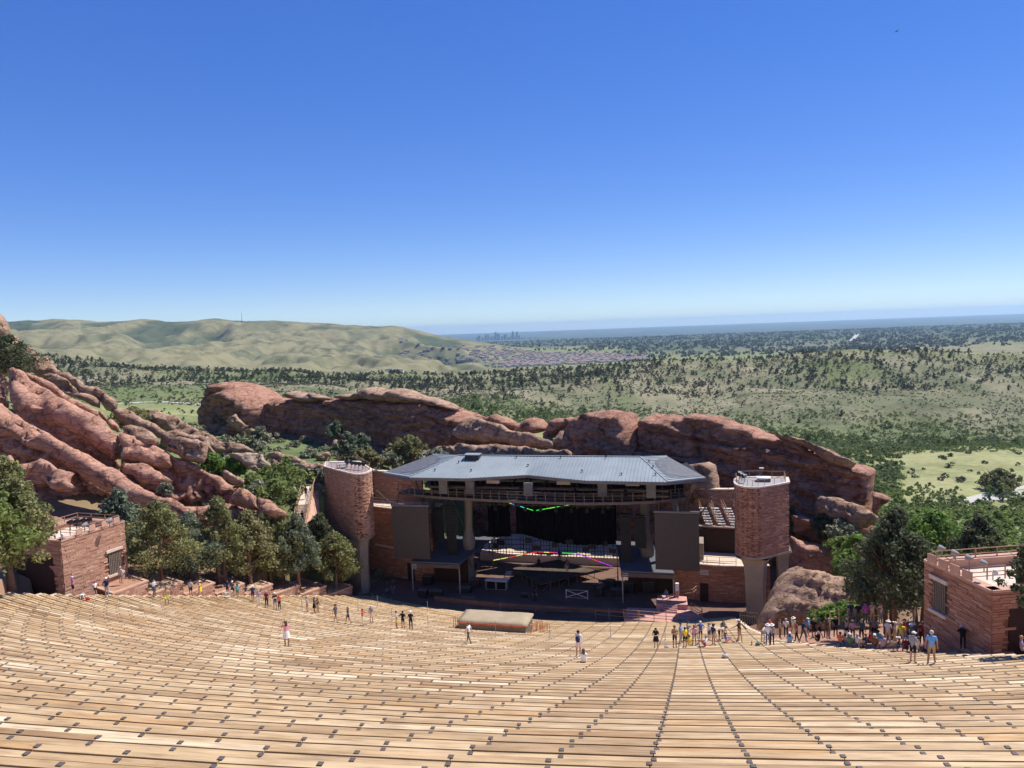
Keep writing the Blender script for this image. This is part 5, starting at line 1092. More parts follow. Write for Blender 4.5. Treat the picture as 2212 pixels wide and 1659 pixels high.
MB().prism([stg(a, b, 0)[:2] for a, b in ((-26.2,6.6), (-20.6,4.75), (-20.6,5.3), (-26.2,7.1))], -30.9, -30.72).build('sill', 'light_coping', w1)
w2 = stone_wall([(16.4,4.2), (18,3.4), (20,2.95), (22.5,2.8), (25.5,3.0), (28,3.6)], SFZ, -30.6, 'curved stone wall between the right screen and the right tower', 22)
MB().prism([stg(a, b, 0)[:2] for a, b in ((19.6,2.86), (20.6,2.74), (20.6,2.95), (19.6,3.05))], SFZ, SFZ+2.3).build('door', 'door_dark', w2)
for i in range(4): MB().bar(stg(19.6, 2.85, -31.2-i*.18), stg(20.7, 2.72, -31.2-i*.18), .06, .07).build('louvre', 'white_paint', w2)
up = thing('upper_gallery', 'dark recessed gallery with rail above the curved stone wall', 'gallery', stg(21, 8, -30.6))
MB().prism([stg(a, b, 0)[:2] for a, b in ((16.5,4.8), (26,3.7), (27,11), (16.5,11))], -30.75, -30.58).build('floor', 'path_concrete', up)
MB().prism([stg(a, b, 0)[:2] for a, b in ((16.5,8.6), (27,8.0), (27,8.4), (16.5,9.0))], -30.5, -27.4).build('back_wall', 'door_dark', up)
MB().prism([stg(a, b, 0)[:2] for a, b in ((19.4,4.9), (20.1,4.8), (20.1,8), (19.4,8))], -30.5, -28.4).build('partition', 'pale_concrete', up)
railing(up, [stg(16.6, 3.9, -30.5), stg(19, 3.2, -30.5), stg(22, 2.9, -30.5), stg(24, 2.95, -30.5)], 1.0, 1.4, 'rail_tan', .03, (1.0, .5))
stone_wall([(19.0,12.6), (21,12.1), (23.5,12.2), (27,13)], -36, -23.0, 'upper stone wall with white coping behind the right stairs', 23, nobj=200)
stone_wall([(16.5,9.1), (22,8.5), (27,8.3)], -30.4, -27.2, 'stone parapet under the right stairs', 24, nobj=120)
stone_wall([(-31,13.4), (-27.9,10.6), (-23.8,10.0), (-20,10.4)], -36, -20.8, 'tall raked stone wall behind the left tower', 25, 'wall_stone_warm', nobj=300)
dk = thing('side_walkway', 'concrete walkway with rails leading from the left tower to the stage', 'walkway', stg(-23, 7, -25.3))
MB().prism([stg(a, b, 0)[:2] for a, b in ((-28,8.0), (-24,6.75), (-16.6,5.2), (-16.6,9.6), (-28,10.2))], -25.32, -25.1).build('slab', 'path_concrete', dk)
railing(dk, [stg(-26.5, 7.3, -25.1), stg(-23, 6.4, -25.1), stg(-16.8, 5.2, -25.1)], 1.1, 1.5, 'rail_tan', .03, (1.0, .66, .33))
for k, u in enumerate((19.7, 21.3, 22.9)):
    s_ = thing('stair_flight', 'short stair flight with white treads, %s of three beside the right screen' % ('left', 'middle', 'right')[k], 'stairs', stg(u, 9, -27.2), 'stairs above the right wall')
    for i in range(7): MB().box(stg(u+.35+i*.13, 10.6-i*.3, -25.2-i*.27), (1.0, .34, .12), -SA).build('tread', 'white_paint', s_)
    for s in (-.1, 1.2): railing(s_, [stg(u-.1+s, 10.8, -25.1), stg(u+.8+s, 8.8, -27.0)], 1.0, 1.0, 'rail_rust', .035, (1.0, .5))

# ------------------------------------------------------------------ front of the pit
pw = thing('pit_curb', 'low brown curb wall along the stage front', 'curb', stg(0, -4, SFZ)); mb = MB(); prev = None
for i in range(25):
    u = -14+i*1.3; v = -2.2-1.2*math.cos((u-1)/14*1.4)
    if prev: mb.prism([stg(*prev, 0)[:2], stg(u, v, 0)[:2], stg(u, v+.5, 0)[:2], stg(prev[0], prev[1]+.5, 0)[:2]], SFZ, SFZ+.55)
    prev = (u, v)
simple('curb_brown', (.22, .12, .085), .9, .15, .2, 1); mb.build('wall', 'curb_brown', pw)
for i, (u, v) in enumerate(((-1.5,-3.6), (2.8,-3.7))):
    b_ = thing('crowd_bench', 'dark low bench against the pit curb, %s one' % ('left', 'right')[i], 'bench', stg(u, v, SFZ)); MB().box(stg(u, v-.5, SFZ+.42), (3.4, .4, .06), -SA).build('seat', 'curb_brown', b_)
    for d_ in (-1.4, 1.4): MB().box(stg(u+d_, v-.5, SFZ+.2), (.1, .36, .4), -SA).build('leg', 'curb_brown', b_)
simple('ramp_pink', (.50, .27, .23), .85, .2, .15, 1)
rp = thing('access_ramp', 'pink concrete ramp with rust coloured rails at the right front', 'ramp', stg(15, -3.5, SFZ))
MB().prism([stg(a, b, 0)[:2] for a, b in ((11,-6.2), (18.8,-6.6), (20.2,-4.6), (18.5,-2.2), (11,-2.6))], SFZ, SFZ+.7).build('deck', 'ramp_pink', rp)
MB().prism([stg(a, b, 0)[:2] for a, b in ((14.5,-2.4), (18.2,-2.2), (18,.6), (14.5,.6))], SFZ, SFZ+1.3).build('landing', 'ramp_pink', rp)
for i in range(4): MB().box(stg(16.2, -3.3+i*.28, SFZ+.78+i*.15), (1.6, .3, .15), -SA).build('step', 'ramp_pink', rp)
railing(rp, [stg(11, -6.1, SFZ+.7), stg(14.5, -6.3, SFZ+.7), stg(18.6, -6.4, SFZ+.7), stg(19.8, -5.4, SFZ+.7), stg(19.9, -4.4, SFZ+.7), stg(18.6, -2.6, SFZ+.7)], 1.05, 1.6, 'rail_rust', .04, (1.0, .62, .3))
railing(rp, [stg(15.2, -1.9, SFZ+.7), stg(17, -1.0, SFZ+1.5), stg(18.8, -.4, SFZ+1.6), stg(19.2, .6, SFZ+1.7)], 1.0, 1.3, 'rail_rust', .04, (1.0, .6))
railing(rp, [stg(7.5, -5.0, SFZ+.02), stg(11, -5.9, SFZ+.3)], 1.05, 1.6, 'rail_rust', .035, (1.0, .5))
wt = thing('white_post', 'white banded post at the corner of the right canopy', 'post', stg(16.9, .4, SFZ)); MB().box(stg(16.9, .4, SFZ+1.0), (.42, .42, 2.0), -SA).build('base', 'ramp_pink', wt); MB().box(stg(16.9, .4, SFZ+2.5), (.4, .4, 1.0), -SA).build('cap', 'white_paint', wt)

# ------------------------------------------------------------------ covered mixing desk among the benches
A = hit(991, 1357); B = hit(1136, 1367); ex = (B-A); ex.z = 0; L = ex.length; ex.normalize(); ey = Vector((-ex.y, ex.x, 0)); z0 = min(A.z, B.z)
md = thing('mixing_booth', 'low mixing booth under a beige tarpaulin among the benches', 'booth', (A+B)/2)
def mp(a, b, z): q = A+ex*a+ey*b; return (q.x, q.y, z)
mb = MB(); mb.prism([mp(a, b, 0)[:2] for a, b in ((0,0), (L,0), (L,2.8), (0,2.8))], z0-2.3, z0+.62); mb.build('base', 'shutter_wood', md)
mb = MB(); gx = np.linspace(-.12, L+.12, 15); gy = np.linspace(-.05, 2.9, 11); vs = []
for b in gy:
    for a in gx:
        ed = min(a+.12, L+.12-a, b+.05, 2.9-b); vs.append(mp(a, b, z0+.72+.14*min(1, ed/.2)**.5+.10*(b/2.9)+.02*math.sin(a*2.1+b)+.015*math.sin(b*3.3-a)))
nx = len(gx); mb.add(vs, [(j*nx+i, j*nx+i+1, (j+1)*nx+i+1, (j+1)*nx+i) for j in range(len(gy)-1) for i in range(nx-1)])
k = [i for i in range(nx)]; dn = len(mb.v)
rim = [i for i in range(nx)]+[j*nx+nx-1 for j in range(1, len(gy))]+[(len(gy)-1)*nx+i for i in range(nx-2, -1, -1)]+[j*nx for j in range(len(gy)-2, 0, -1)]
for i in rim: q = mb.v[i]; mb.v.append((q[0], q[1], q[2]-.18))
for j in range(len(rim)): a, b = rim[j], rim[(j+1) % len(rim)]; mb.f.append((a, dn+j, dn+(j+1) % len(rim), b)); mb.m.append(0)
mb.build('tarpaulin', 'canvas_beige', md, smooth=True)
simple('crate_red', (.42, .10, .05), .7, .3, .2, 3)
for i in range(5): MB().box(Vector(mp((i+.5)*L/5, -.1, z0+.60)), (L/5-.08, .1, .16), math.atan2(ex.y, ex.x)).build('red_trim', 'crate_red', md)
simple('barrier_orange', (.55, .22, .10), .6, .3, .2, 3)
def barr(pts, label, n):
    r_ = thing('crowd_barrier', label, 'barrier', pts[0]); a, b = Vector(pts[0]), Vector(pts[1])
    for f in (.25, 1.05): MB().tube([a+Vector((0, 0, f)), b+Vector((0, 0, f))], .035, 6).build('rail', 'barrier_orange', r_)
    for i in range(n+1): p = a.lerp(b, i/n); MB().bar(p, p+Vector((0, 0, 1.2)), .06).build('post', 'barrier_orange', r_)
barr((mp(L+.5, -.4, z0-.1), mp(L+.6, 2.0, z0-.9)), 'orange barrier beside the mixing booth, uphill one', 4)
barr((mp(L+1.3, .6, z0-.5), mp(L+1.4, 3.4, z0-1.4)), 'orange barrier beside the mixing booth, outer one', 5)
barr((mp(L+.5, 2.2, z0-.9), mp(L+.6, 4.6, z0-1.8)), 'orange barrier beside the mixing booth, downhill one', 4)
barr((mp(-.6, .2, z0-.2), mp(-.5, 3.2, z0-1.2)), 'orange barrier at the left side of the mixing booth', 5)
# slim posts standing among the benches
for i, (px, py) in enumerate(((1081,1322), (727,1324), (774,1317), (816,1309), (924,1321), (653,1320), (847,1341), (925,1356), (1071,1369), (1188,1376), (1319,1381), (1437,1383), (1315,1336), (1358,1338), (1423,1339), (1480,1337))):
    p = hit(px, py); o = thing('slim_post', 'thin grey post standing on a bench row, %s from the left' % ordinal(1+sorted((1081,727,774,816,924,653,847,925,1071,1188,1319,1437,1315,1358,1423,1480)).index(px)), 'post', p, 'thin posts among the benches')
    MB().bar(p, p+Vector((0, 0, 1.25)), .045).build('shaft', 'roof_grey', o); MB().box(p+Vector((0, 0, .01)), (.2, .2, .02)).build('foot_plate', 'roof_grey', o)

# ------------------------------------------------------------------ buildings flanking the seats
def building(A, B, depth, zb, zt, label, seed, side, mat, win, loc):
    A, B = Vector((*A, 0)), Vector((*B, 0)); t = (B-A).normalized(); n = Vector((t.y, -t.x, 0))*side     # n: outward of the long face
    r_ = thing('stone_building', label, 'building', loc); C_, D_ = B-n*depth, A-n*depth
    poly = [A, B, C_, D_]; poly2 = [(p.x, p.y) for p in poly]
    if sum(poly2[i][0]*poly2[(i+1) % 4][1]-poly2[(i+1) % 4][0]*poly2[i][1] for i in range(4)) < 0: poly2 = poly2[::-1]
    MB().prism(poly2, zb, zt-.9).build('wall_core', 'mortar', r_)
    par = MB(); cp = MB()
    for p, q in ((A, B), (B, C_), (C_, D_), (D_, A)):
        m = (p+q)/2; cen = (A+B+C_+D_)/4; d = (q-p).normalized(); i_ = Vector((-d.y, d.x, 0)); i_ = i_ if i_.dot(cen-m) > 0 else -i_
        e = d*.0
        def pr(mb_, o0, o1, z0_, z1_):
            pp = [(p+i_*o0), (q+i_*o0), (q+i_*o1), (p+i_*o1)]; pp = [(v.x, v.y) for v in pp]
            if sum(pp[k][0]*pp[(k+1) % 4][1]-pp[(k+1) % 4][0]*pp[k][1] for k in range(4)) < 0: pp = pp[::-1]
            mb_.prism(pp, z0_, z1_)
        pr(par, .01, .45, zt-.89, zt-.02); pr(cp, -.1, .6, zt-.015, zt+.14)
    par.build('parapet', 'coping_stone', r_); cp.build('coping', 'coping_stone', r_)
    L = (B-A).length; s0, s1, wz0, wz1 = win
    stones(r_, [(A.x, A.y), (B.x, B.y)], zb, zt-.03, .16, .75, side, mat, 300, seed, [(s0-.15, s1+.15, wz0, wz1)])
    stones(r_, [(D_.x, D_.y), (A.x, A.y)], zb, zt-.03, .16, .75, side, mat, 120, seed+1, [(-1, depth-1.0, zb, zt-1.5)])
    wd = MB(); f = lambda s, o, z: A+t*s+n*o+Vector((0, 0, z))
    wdo = MB().box(f((s0+s1)/2, .01, (wz0+wz1)/2), (s1-s0, .06, wz1-wz0), math.atan2(t.y, t.x)).build('window', 'glass_dark', r_)
    for i in range(7): MB().box(f(s0+(i+.5)*(s1-s0)/7, .07, (wz0+wz1)/2), ((s1-s0)/7-.06, .05, wz1-wz0), math.atan2(t.y, t.x)).build('slat', 'shutter_wood', wdo)
    MB().box(f((s0+s1)/2, .06, wz1+.14), (s1-s0+.5, .3, .26), math.atan2(t.y, t.x)).build('lintel', 'light_coping', wdo)
    MB().box(f((s0+s1)/2, .08, wz0-.1), (s1-s0+.5, .36, .2), math.atan2(t.y, t.x)).build('sill', 'light_coping', wdo)
    up_ = Vector((0, 0, 1)); q = [A-n*.3+t*.3, B-n*.3-t*.3, C_+n*.5-t*.3, D_+n*.5+t*.3]
    MB().prism([(v.x, v.y) for v in (q if side < 0 else q)], zt-.6, zt-.5).build('roof', 'light_coping', r_)
    railing(r_, [v+up_*(zt-.12) for v in (q[0]+t*2.0-n*2.4, q[0]+t*2.0, q[1], q[2], q[3]+t*2.0)], .85, 1.6, 'rail_rust', .035, (1.0, .6, .3))
    for i in range(4): MB().box(f(1.9+i*1.35*(L-2.5)/4.4, .12, zt+.45), (.75, .06, .55), math.atan2(t.y, t.x)+.12).build('light_shield', 'coping_stone', r_)
    return r_, A, B, t, n, f, D_
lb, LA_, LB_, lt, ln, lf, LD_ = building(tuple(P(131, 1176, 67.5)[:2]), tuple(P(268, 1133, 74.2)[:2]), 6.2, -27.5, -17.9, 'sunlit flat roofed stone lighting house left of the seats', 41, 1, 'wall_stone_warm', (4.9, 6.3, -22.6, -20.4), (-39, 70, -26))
MB().box(LA_+(LD_-LA_)*.58+Vector((0, 0, -23.4))-lt*.035, (5.1, .06, 8.0), math.atan2((LD_-LA_).y, (LD_-LA_).x)).build('doorway_shade', 'door_dark', lb)  # flat dark panel, shade of the open recess put into its colour
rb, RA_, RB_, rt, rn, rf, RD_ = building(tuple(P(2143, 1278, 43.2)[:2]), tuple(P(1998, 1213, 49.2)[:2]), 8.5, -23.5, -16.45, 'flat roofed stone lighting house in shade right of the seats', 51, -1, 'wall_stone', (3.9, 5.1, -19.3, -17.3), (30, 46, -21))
MB().box(RA_+(RD_-RA_)*.56+Vector((0, 0, -20.4))-rt*.035, (7.4, .06, 6.0), math.atan2((RD_-RA_).y, (RD_-RA_).x)).build('doorway_shade', 'door_dark', rb)  # same dark panel for the shaded recess on this side
for i in range(4): floodlight(Vector((-42.6+i*.45, 71.3+i*.28, -17.75)), (.7, .3, .1), 'black stage lamp on the left lighting house, %s of four' % ('first', 'second', 'third', 'last')[i], .55, 'black_steel', 'lamps on the left lighting house')
for i in range(2): floodlight(Vector((-40.6+i*1.6, 70.2+i*1.4, -17.75)), (.5, .8, .1), 'silver follow spot on the left lighting house, %s one' % ('near', 'far')[i], .5, 'roof_grey', 'follow spots on the left lighting house')
for i in range(4): floodlight(Vector((27.3+i*.25, 47.9-i*1.05, -15.75)), (-.5, .8, .1), 'silver follow spot on the right lighting house, %s of four' % ('far', 'second', 'third', 'near')[i], .42, 'roof_grey', 'follow spots on the right lighting house')
for nm, p in (('left', LA_+Vector((.1, 0, -17.75))), ('right', RA_+Vector((.1, .1, -15.75)))):
    cm = thing('dome_camera', 'small white dome camera on the corner of the %s lighting house' % nm, 'camera', p); MB().tube([p, p+Vector((0, 0, .5)), p+Vector((.15, 0, .6))], .04, 6).build('arm', 'white_paint', cm); MB().tube([p+Vector((.15, 0, .62)), p+Vector((.15, 0, .5)), p+Vector((.15, 0, .36)), p+Vector((.15, 0, .28))], [.1, .14, .14, .05], 8).build('dome', 'white_paint', cm)

# ------------------------------------------------------------------ stepped planters down the left edge
def planter(d0, d1, width, k, lab):
    za = -drop(d0)-.22; zl = -drop(d1)-.8
    def pp(d, o): th = th_left(d)-.012-o/(BR-d); return polar(BR-d, th)
    a, b, c_, e = pp(d0, 0), pp(d1, 0), pp(d1, width), pp(d0, width)
    m = Vector(((a[0]+c_[0])/2, (a[1]+c_[1])/2, zl)); r_ = thing('planter', lab, 'planter', m, 'stepped planters beside the benches')
    poly = [a, b, c_, e]
    if sum(poly[i][0]*poly[(i+1) % 4][1]-poly[(i+1) % 4][0]*poly[i][1] for i in range(4)) < 0: poly = poly[::-1]
    cx, cy = m.x, m.y; ins = lambda f: [(cx+(p[0]-cx)*f, cy+(p[1]-cy)*f) for p in poly]
    MB().prism(ins(.985), zl, za-.02).build('wall_core', 'mortar', r_); 
    cb = MB(); o_, i_ = ins(1.02), ins(.86)
    for q in range(4): cb.prism([o_[q], o_[(q+1) % 4], i_[(q+1) % 4], i_[q]], za-.018, za+.13)
    cb.build('coping', 'coping_stone', r_); MB().prism(ins(.855), za-.01, za+.03).build('soil', 'planter_gravel' if k % 3 == 0 else 'planter_soil', r_)
    stones(r_, [a, b, c_], zl, za-.03, .2, .6, 1 if True else -1, 'wall_stone_warm', 60, 60+k, proud=(.02, .06))
    return Vector((cx, cy, za))
PLT = []
names = ['first', 'second', 'third', 'fourth', 'fifth', 'sixth', 'seventh', 'eighth', 'ninth', 'tenth', 'eleventh', 'twelfth']
for k in range(10):
    d0 = 44.5+k*3.95
    if k == 0 or k == 1: continue
    PLT.append(planter(d0, d0+3.75, 5.0, k, 'stone edged stepped planter left of the benches, %s from the lighting house' % names[k-2]))
planter(36.5, 42.0, 4.2, 30, 'stone edged planter on the near side of the left lighting house')
# ------------------------------------------------------------------ stairs up the left slope
sr = thing('hill_stairs', 'concrete stairs with tan rails climbing the slope left of the left tower', 'stairs', P(640, 1130, 92))
a = Vector(P(627, 1172, 94)); b = Vector(P(644, 1090, 100)); c_ = Vector(P(656, 1048, 107)); wv = Vector((1.6, .2, 0)); a_st, b_st, c_st, w_st = a, b, c_, wv
n = 24
for i in range(n):
    p = a.lerp(b, i/n); q = a.lerp(b, (i+1)/n)
    MB().prism([(p.x, p.y), (p.x+wv.x, p.y+wv.y), (q.x+wv.x, q.y+wv.y+.1), (q.x, q.y+.1)], p.z-.5, q.z).build('step', 'path_concrete', sr)
MB().prism([(b.x, b.y), (b.x+wv.x, b.y+wv.y), (c_.x+wv.x, c_.y+wv.y), (c_.x, c_.y)], [b.z-3, b.z-3, c_.z-3, c_.z-3], [b.z+.02, b.z+.02, c_.z, c_.z]).build('ramp', 'light_coping', sr)
railing(sr, [a, b, c_], 1.1, 1.5, 'rail_tan', .045, (1.0, .5)); railing(sr, [a+wv, b+wv, c_+wv], 1.1, 1.5, 'rail_rust', .045, (1.0, .75, .5, .25))
e = c_+wv; f_ = b+wv
MB().prism([(f_.x+.1, f_.y-3), (f_.x+1.5, f_.y-2.4), (e.x+.6, e.y), (e.x+.1, e.y)], [f_.z-4]*4, [f_.z-1.6, f_.z-2.6, e.z+.2, e.z+.2]).build('parapet', 'coping_stone', sr)
gt = thing('metal_gate', 'dark gate at the head of the hill stairs', 'gate', c_); MB().box(c_+wv*.5+Vector((0, 0, 1.1)), (2.3, .1, 2.0), .1).build('panel', 'black_steel', gt)
for s in (0, 1): MB().bar(c_+wv*s, c_+wv*s+Vector((0, 0, 2.4)), .14).build('post', 'black_steel', gt)

# ------------------------------------------------------------------ plants
def leaf_mat(name, stops, trans=.3, rough=.7):
    m, t, b = mat_new(name, rough, .25); r = ramp(t, stops); t.links.new(rnd_fac(t), r.inputs[0]); t.links.new(r.outputs[0], b.inputs['Base Color'])
    tr = N(t, 'ShaderNodeBsdfTranslucent'); ms = N(t, 'ShaderNodeMixShader'); ms.inputs[0].default_value = trans; out = t.nodes['Material Output']
    t.links.new(r.outputs[0], tr.inputs[0]); t.links.new(b.outputs[0], ms.inputs[1]); t.links.new(tr.outputs[0], ms.inputs[2]); t.links.new(ms.outputs[0], out.inputs['Surface'])
def tones(c, s=.42): return [(0, tuple(v*(1-s) for v in c)), (.5, c), (.85, tuple(v*(1+s*.7) for v in c)), (1, (c[0]*(1+s*1.5), c[1]*(1+s*1.1), c[2]*(1+s)))]
leaf_mat('leaf_juniper', tones((.22, .225, .09)), .38); leaf_mat('leaf_juniper_dark', tones((.10, .115, .055))); leaf_mat('leaf_juniper_blue', tones((.165, .20, .125)), .38)
leaf_mat('leaf_green', tones((.20, .255, .075)), .48); leaf_mat('leaf_bright', tones((.16, .26, .055)), .45); leaf_mat('leaf_olive', tones((.24, .225, .10)), .38); leaf_mat('leaf_far_dark', tones((.080, .096, .062), .3), .2)
leaf_mat('leaf_far_green', tones((.165, .21, .07), .35), .4); leaf_mat('leaf_scrub', tones((.115, .125, .07), .4), .25); leaf_mat('leaf_sage', tones((.24, .245, .15), .3), .2)
simple('bark', (.17, .105, .075), .95, .1, .3, 6, bmp=.6, bdist=.03); simple('bark_red', (.24, .12, .085), .95, .1, .3, 6, bmp=.6, bdist=.03)
def leaves(cen, rad, per, size, g, flat=.85, upbias=.3, asp=.55):
    """many small leaf-sized faces on the surface of many clumps"""
    n = len(cen)*per; ci = np.repeat(np.arange(len(cen)), per)
    d = g.normal(size=(n, 3)); d[:, 2] += upbias*.6; d /= np.linalg.norm(d, axis=1)[:, None]
    p = cen[ci]+d*(rad[ci]*g.uniform(.45, 1.08, n))[:, None]*np.array([1, 1, flat])
    nr = d+g.normal(size=(n, 3))*.55; nr[:, 2] += .25; nr /= np.linalg.norm(nr, axis=1)[:, None]
    t = np.cross(nr, g.normal(size=(n, 3))); t /= np.linalg.norm(t, axis=1)[:, None]; b = np.cross(nr, t)
    s = size*g.uniform(.55, 1.35, n)[:, None]; t = t*s; b = b*s*asp
    V = np.stack([p-t, p-b*.9, p+t, p+b*.9], 1).reshape(-1, 3); F = np.arange(4*n).reshape(-1, 4); return V, F
def crown_clumps(h0, h1, R, k, g, shape=0.5, rr=(.22, .42), lean=0.0):
    t = g.uniform(0, 1, k)**.85; env = R*np.sin(np.pi*np.clip(t**shape*.94+.06, 0, 1))**.75
    a = g.uniform(0, 6.283, k); q = env*np.sqrt(g.uniform(.12, 1, k)); lump = 1+.25*np.sin(3*a+5*t)
    c = np.stack([q*np.cos(a)*lump+lean*t, q*np.sin(a)*lump, h0+(h1-h0)*t], -1); r_ = R*g.uniform(rr[0], rr[1], k)*(1-.45*t); return c, r_
def trunk_mesh(h, r, g, limbs=5, R=2.0, multi=1, top=.75, off=0):
    mb = MB()
    for m in range(multi):
        a = 6.283*m/multi+g.uniform(0, 1); bx, by = (.0, .0) if multi == 1 else (.35*math.cos(a), .35*math.sin(a))
        ex, ey = bx*(1+1.2*(multi > 1))+g.normal()*.15, by*(1+1.2*(multi > 1))+g.normal()*.15
        pts = [(bx, by, -1.2), (bx, by, 0), (bx+(ex-bx)*.35+g.normal()*.07, by+(ey-by)*.35+g.normal()*.07, h*.3), (bx+(ex-bx)*.7+g.normal()*.1, by+(ey-by)*.7, h*.55), (ex, ey, h*top)]
        mb.tube(pts, [r*1.25, r, r*.75, r*.5, r*.12], 8)
        for i in range(limbs):
            z = h*g.uniform(.22, .6); al = g.uniform(0, 6.283); L = R*g.uniform(.45, .85); s = (bx+(ex-bx)*z/h, by+(ey-by)*z/h, z)
            mb.tube([s, (s[0]+L*.5*math.cos(al), s[1]+L*.5*math.sin(al), z+L*.28), (s[0]+L*math.cos(al), s[1]+L*math.sin(al), z+L*.7)], [r*.42, r*.28, r*.07], 6)
    return mb
def tree(name, loc, h, R, label, seed, leaf='leaf_juniper', bare=.18, k=90, per=46, size=.2, shape=.62, multi=1, limbs=6, cat='tree', group=None, bark='bark', lean=0.0, rr=(.2, .4), trunk_r=None):
    g = np.random.default_rng(seed); r_ = thing(name, label, cat, loc, group)
    c, q = crown_clumps(h*bare, h*.96, R, k, g, shape, rr, lean); V, F = leaves(c, q, per, size, g)
    me = np_mesh('crown', V, F); me.materials.append(MATS[leaf]); obj('crown', me, None, r_)
    tm = trunk_mesh(h, trunk_r or (.05*h**.75), g, limbs, R, multi).mesh('trunk', smooth=True); tm.materials.append(MATS[bark]); obj('trunk', tm, None, r_)
    return r_
def on_left(px, py, extra): q = hit(px, 1288); return Vector(P(px, py, q.y+extra))
JG = 'junipers along the left edge of the seats'
tree('juniper_tree', P(22, 1243, 61), 10.0, 3.3, 'tall green juniper at the left edge beside the lighting house', 1, 'leaf_juniper', .10, 150, 90, .18, .5, group=JG)
tree('juniper_tree', P(-22, 1240, 57), 7.4, 2.6, 'yellow green juniper cut off by the left edge of the picture', 2, 'leaf_green', .12, 80, 50, .22, .6, group=JG)
tree('juniper_tree', P(270, 1245, 81), 9.8, 3.0, 'blue green juniper rising behind the left lighting house', 3, 'leaf_juniper_blue', .1, 110, 50, .24, .5, group=JG)
for i, (px, py, ex, h, R, lf, sh, lb) in enumerate((
    (350, 1258, 5, 8.6, 3.5, 'leaf_juniper', .6, 'broad rounded juniper right of the left lighting house'),
    (414, 1255, 6, 7.7, 2.7, 'leaf_juniper_blue', .6, 'blue green juniper, second right of the lighting house'),
    (480, 1256, 5, 10.0, 2.6, 'leaf_juniper', .55, 'tall greyish juniper with a forked trunk in the row'),
    (541, 1255, 5, 8.4, 3.0, 'leaf_olive', .65, 'full olive juniper in the middle of the row'),
    (578, 1252, 6, 8.6, 2.6, 'leaf_juniper', .6, 'slim juniper with twin trunks in the row'),
    (612, 1254, 5, 9.3, 2.6, 'leaf_juniper', .6, 'green juniper standing before the hill stairs'),
    (645, 1256, 4, 8.6, 2.4, 'leaf_juniper_blue', .62, 'bright juniper right of the hill stairs'),
    (697, 1250, 7, 8.8, 2.7, 'leaf_juniper_dark', .6, 'dark shaded juniper under the left tower'),
    (727, 1268, 3, 7.3, 2.8, 'leaf_juniper', .7, 'round juniper in front of the left tower pier'))):
    tree('juniper_tree', on_left(px, py, ex), h, R, lb, 10+i, lf, .17, 110, 84, .165, sh, 2 if 'twin' in lb or 'forked' in lb else 1, 7, group=JG, bark='bark_red' if i % 3 == 0 else 'bark')
tree('juniper_tree', P(1922, 1352, 57), 9.3, 2.95, 'large dark juniper with several trunks right of the seats', 31, 'leaf_juniper_dark', .22, 170, 84, .155, .55, 4, 8, bark='bark_red', lean=.5, trunk_r=.15)
tree('juniper_tree', P(1888, 1345, 61), 6.4, 2.2, 'smaller dark juniper left of the large one on the right', 32, 'leaf_juniper_dark', .2, 80, 46, .2, .7, 2, 6)
tree('juniper_tree', P(1985, 1335, 62), 6.6, 2.0, 'dark juniper right of the large one beside the lighting house', 37, 'leaf_juniper_dark', .2, 80, 46, .2, .7, 2, 6)
tree('juniper_tree', P(2112, 1230, 76), 5.6, 2.5, 'dark conical juniper behind the right lighting house', 33, 'leaf_juniper_dark', .08, 80, 50, .2, .45)
tree('juniper_tree', P(2232, 1320, 40), 4.2, 1.35, 'dark juniper cut off by the right edge of the picture', 34, 'leaf_juniper_dark', .1, 70, 50, .13, .6)
tree('leafy_tree', P(2015, 1255, 90), 8.6, 5.0, 'bright green leafy tree behind the right lighting house', 35, 'leaf_bright', .15, 150, 60, .24, .75, 3, 8)
tree('leafy_tree', P(1852, 1290, 86), 7.6, 2.9, 'bright green leafy tree left of the large dark juniper', 36, 'leaf_bright', .15, 90, 50, .22, .7, 2, 6)
tree('leafy_tree', P(1960, 1225, 112), 8.4, 5.0, 'wide green leafy tree on the slope beyond the dark juniper', 38, 'leaf_green', .12, 120, 50, .3, .75, 3, 8)
tree('cottonwood_tree', P(2161, 1072, 465), 17.5, 11.5, 'lone wide cottonwood beside the pale road on the right', 39, 'leaf_juniper', .22, 90, 40, .9, .8, 3, 9, rr=(.14, .26), trunk_r=.9)
tree('juniper_tree', P(22, 808, 103), 5.2, 3.5, 'dense juniper growing on the rocks at the far left', 40, 'leaf_juniper_dark', .02, 90, 50, .2, .75, 1, 5)
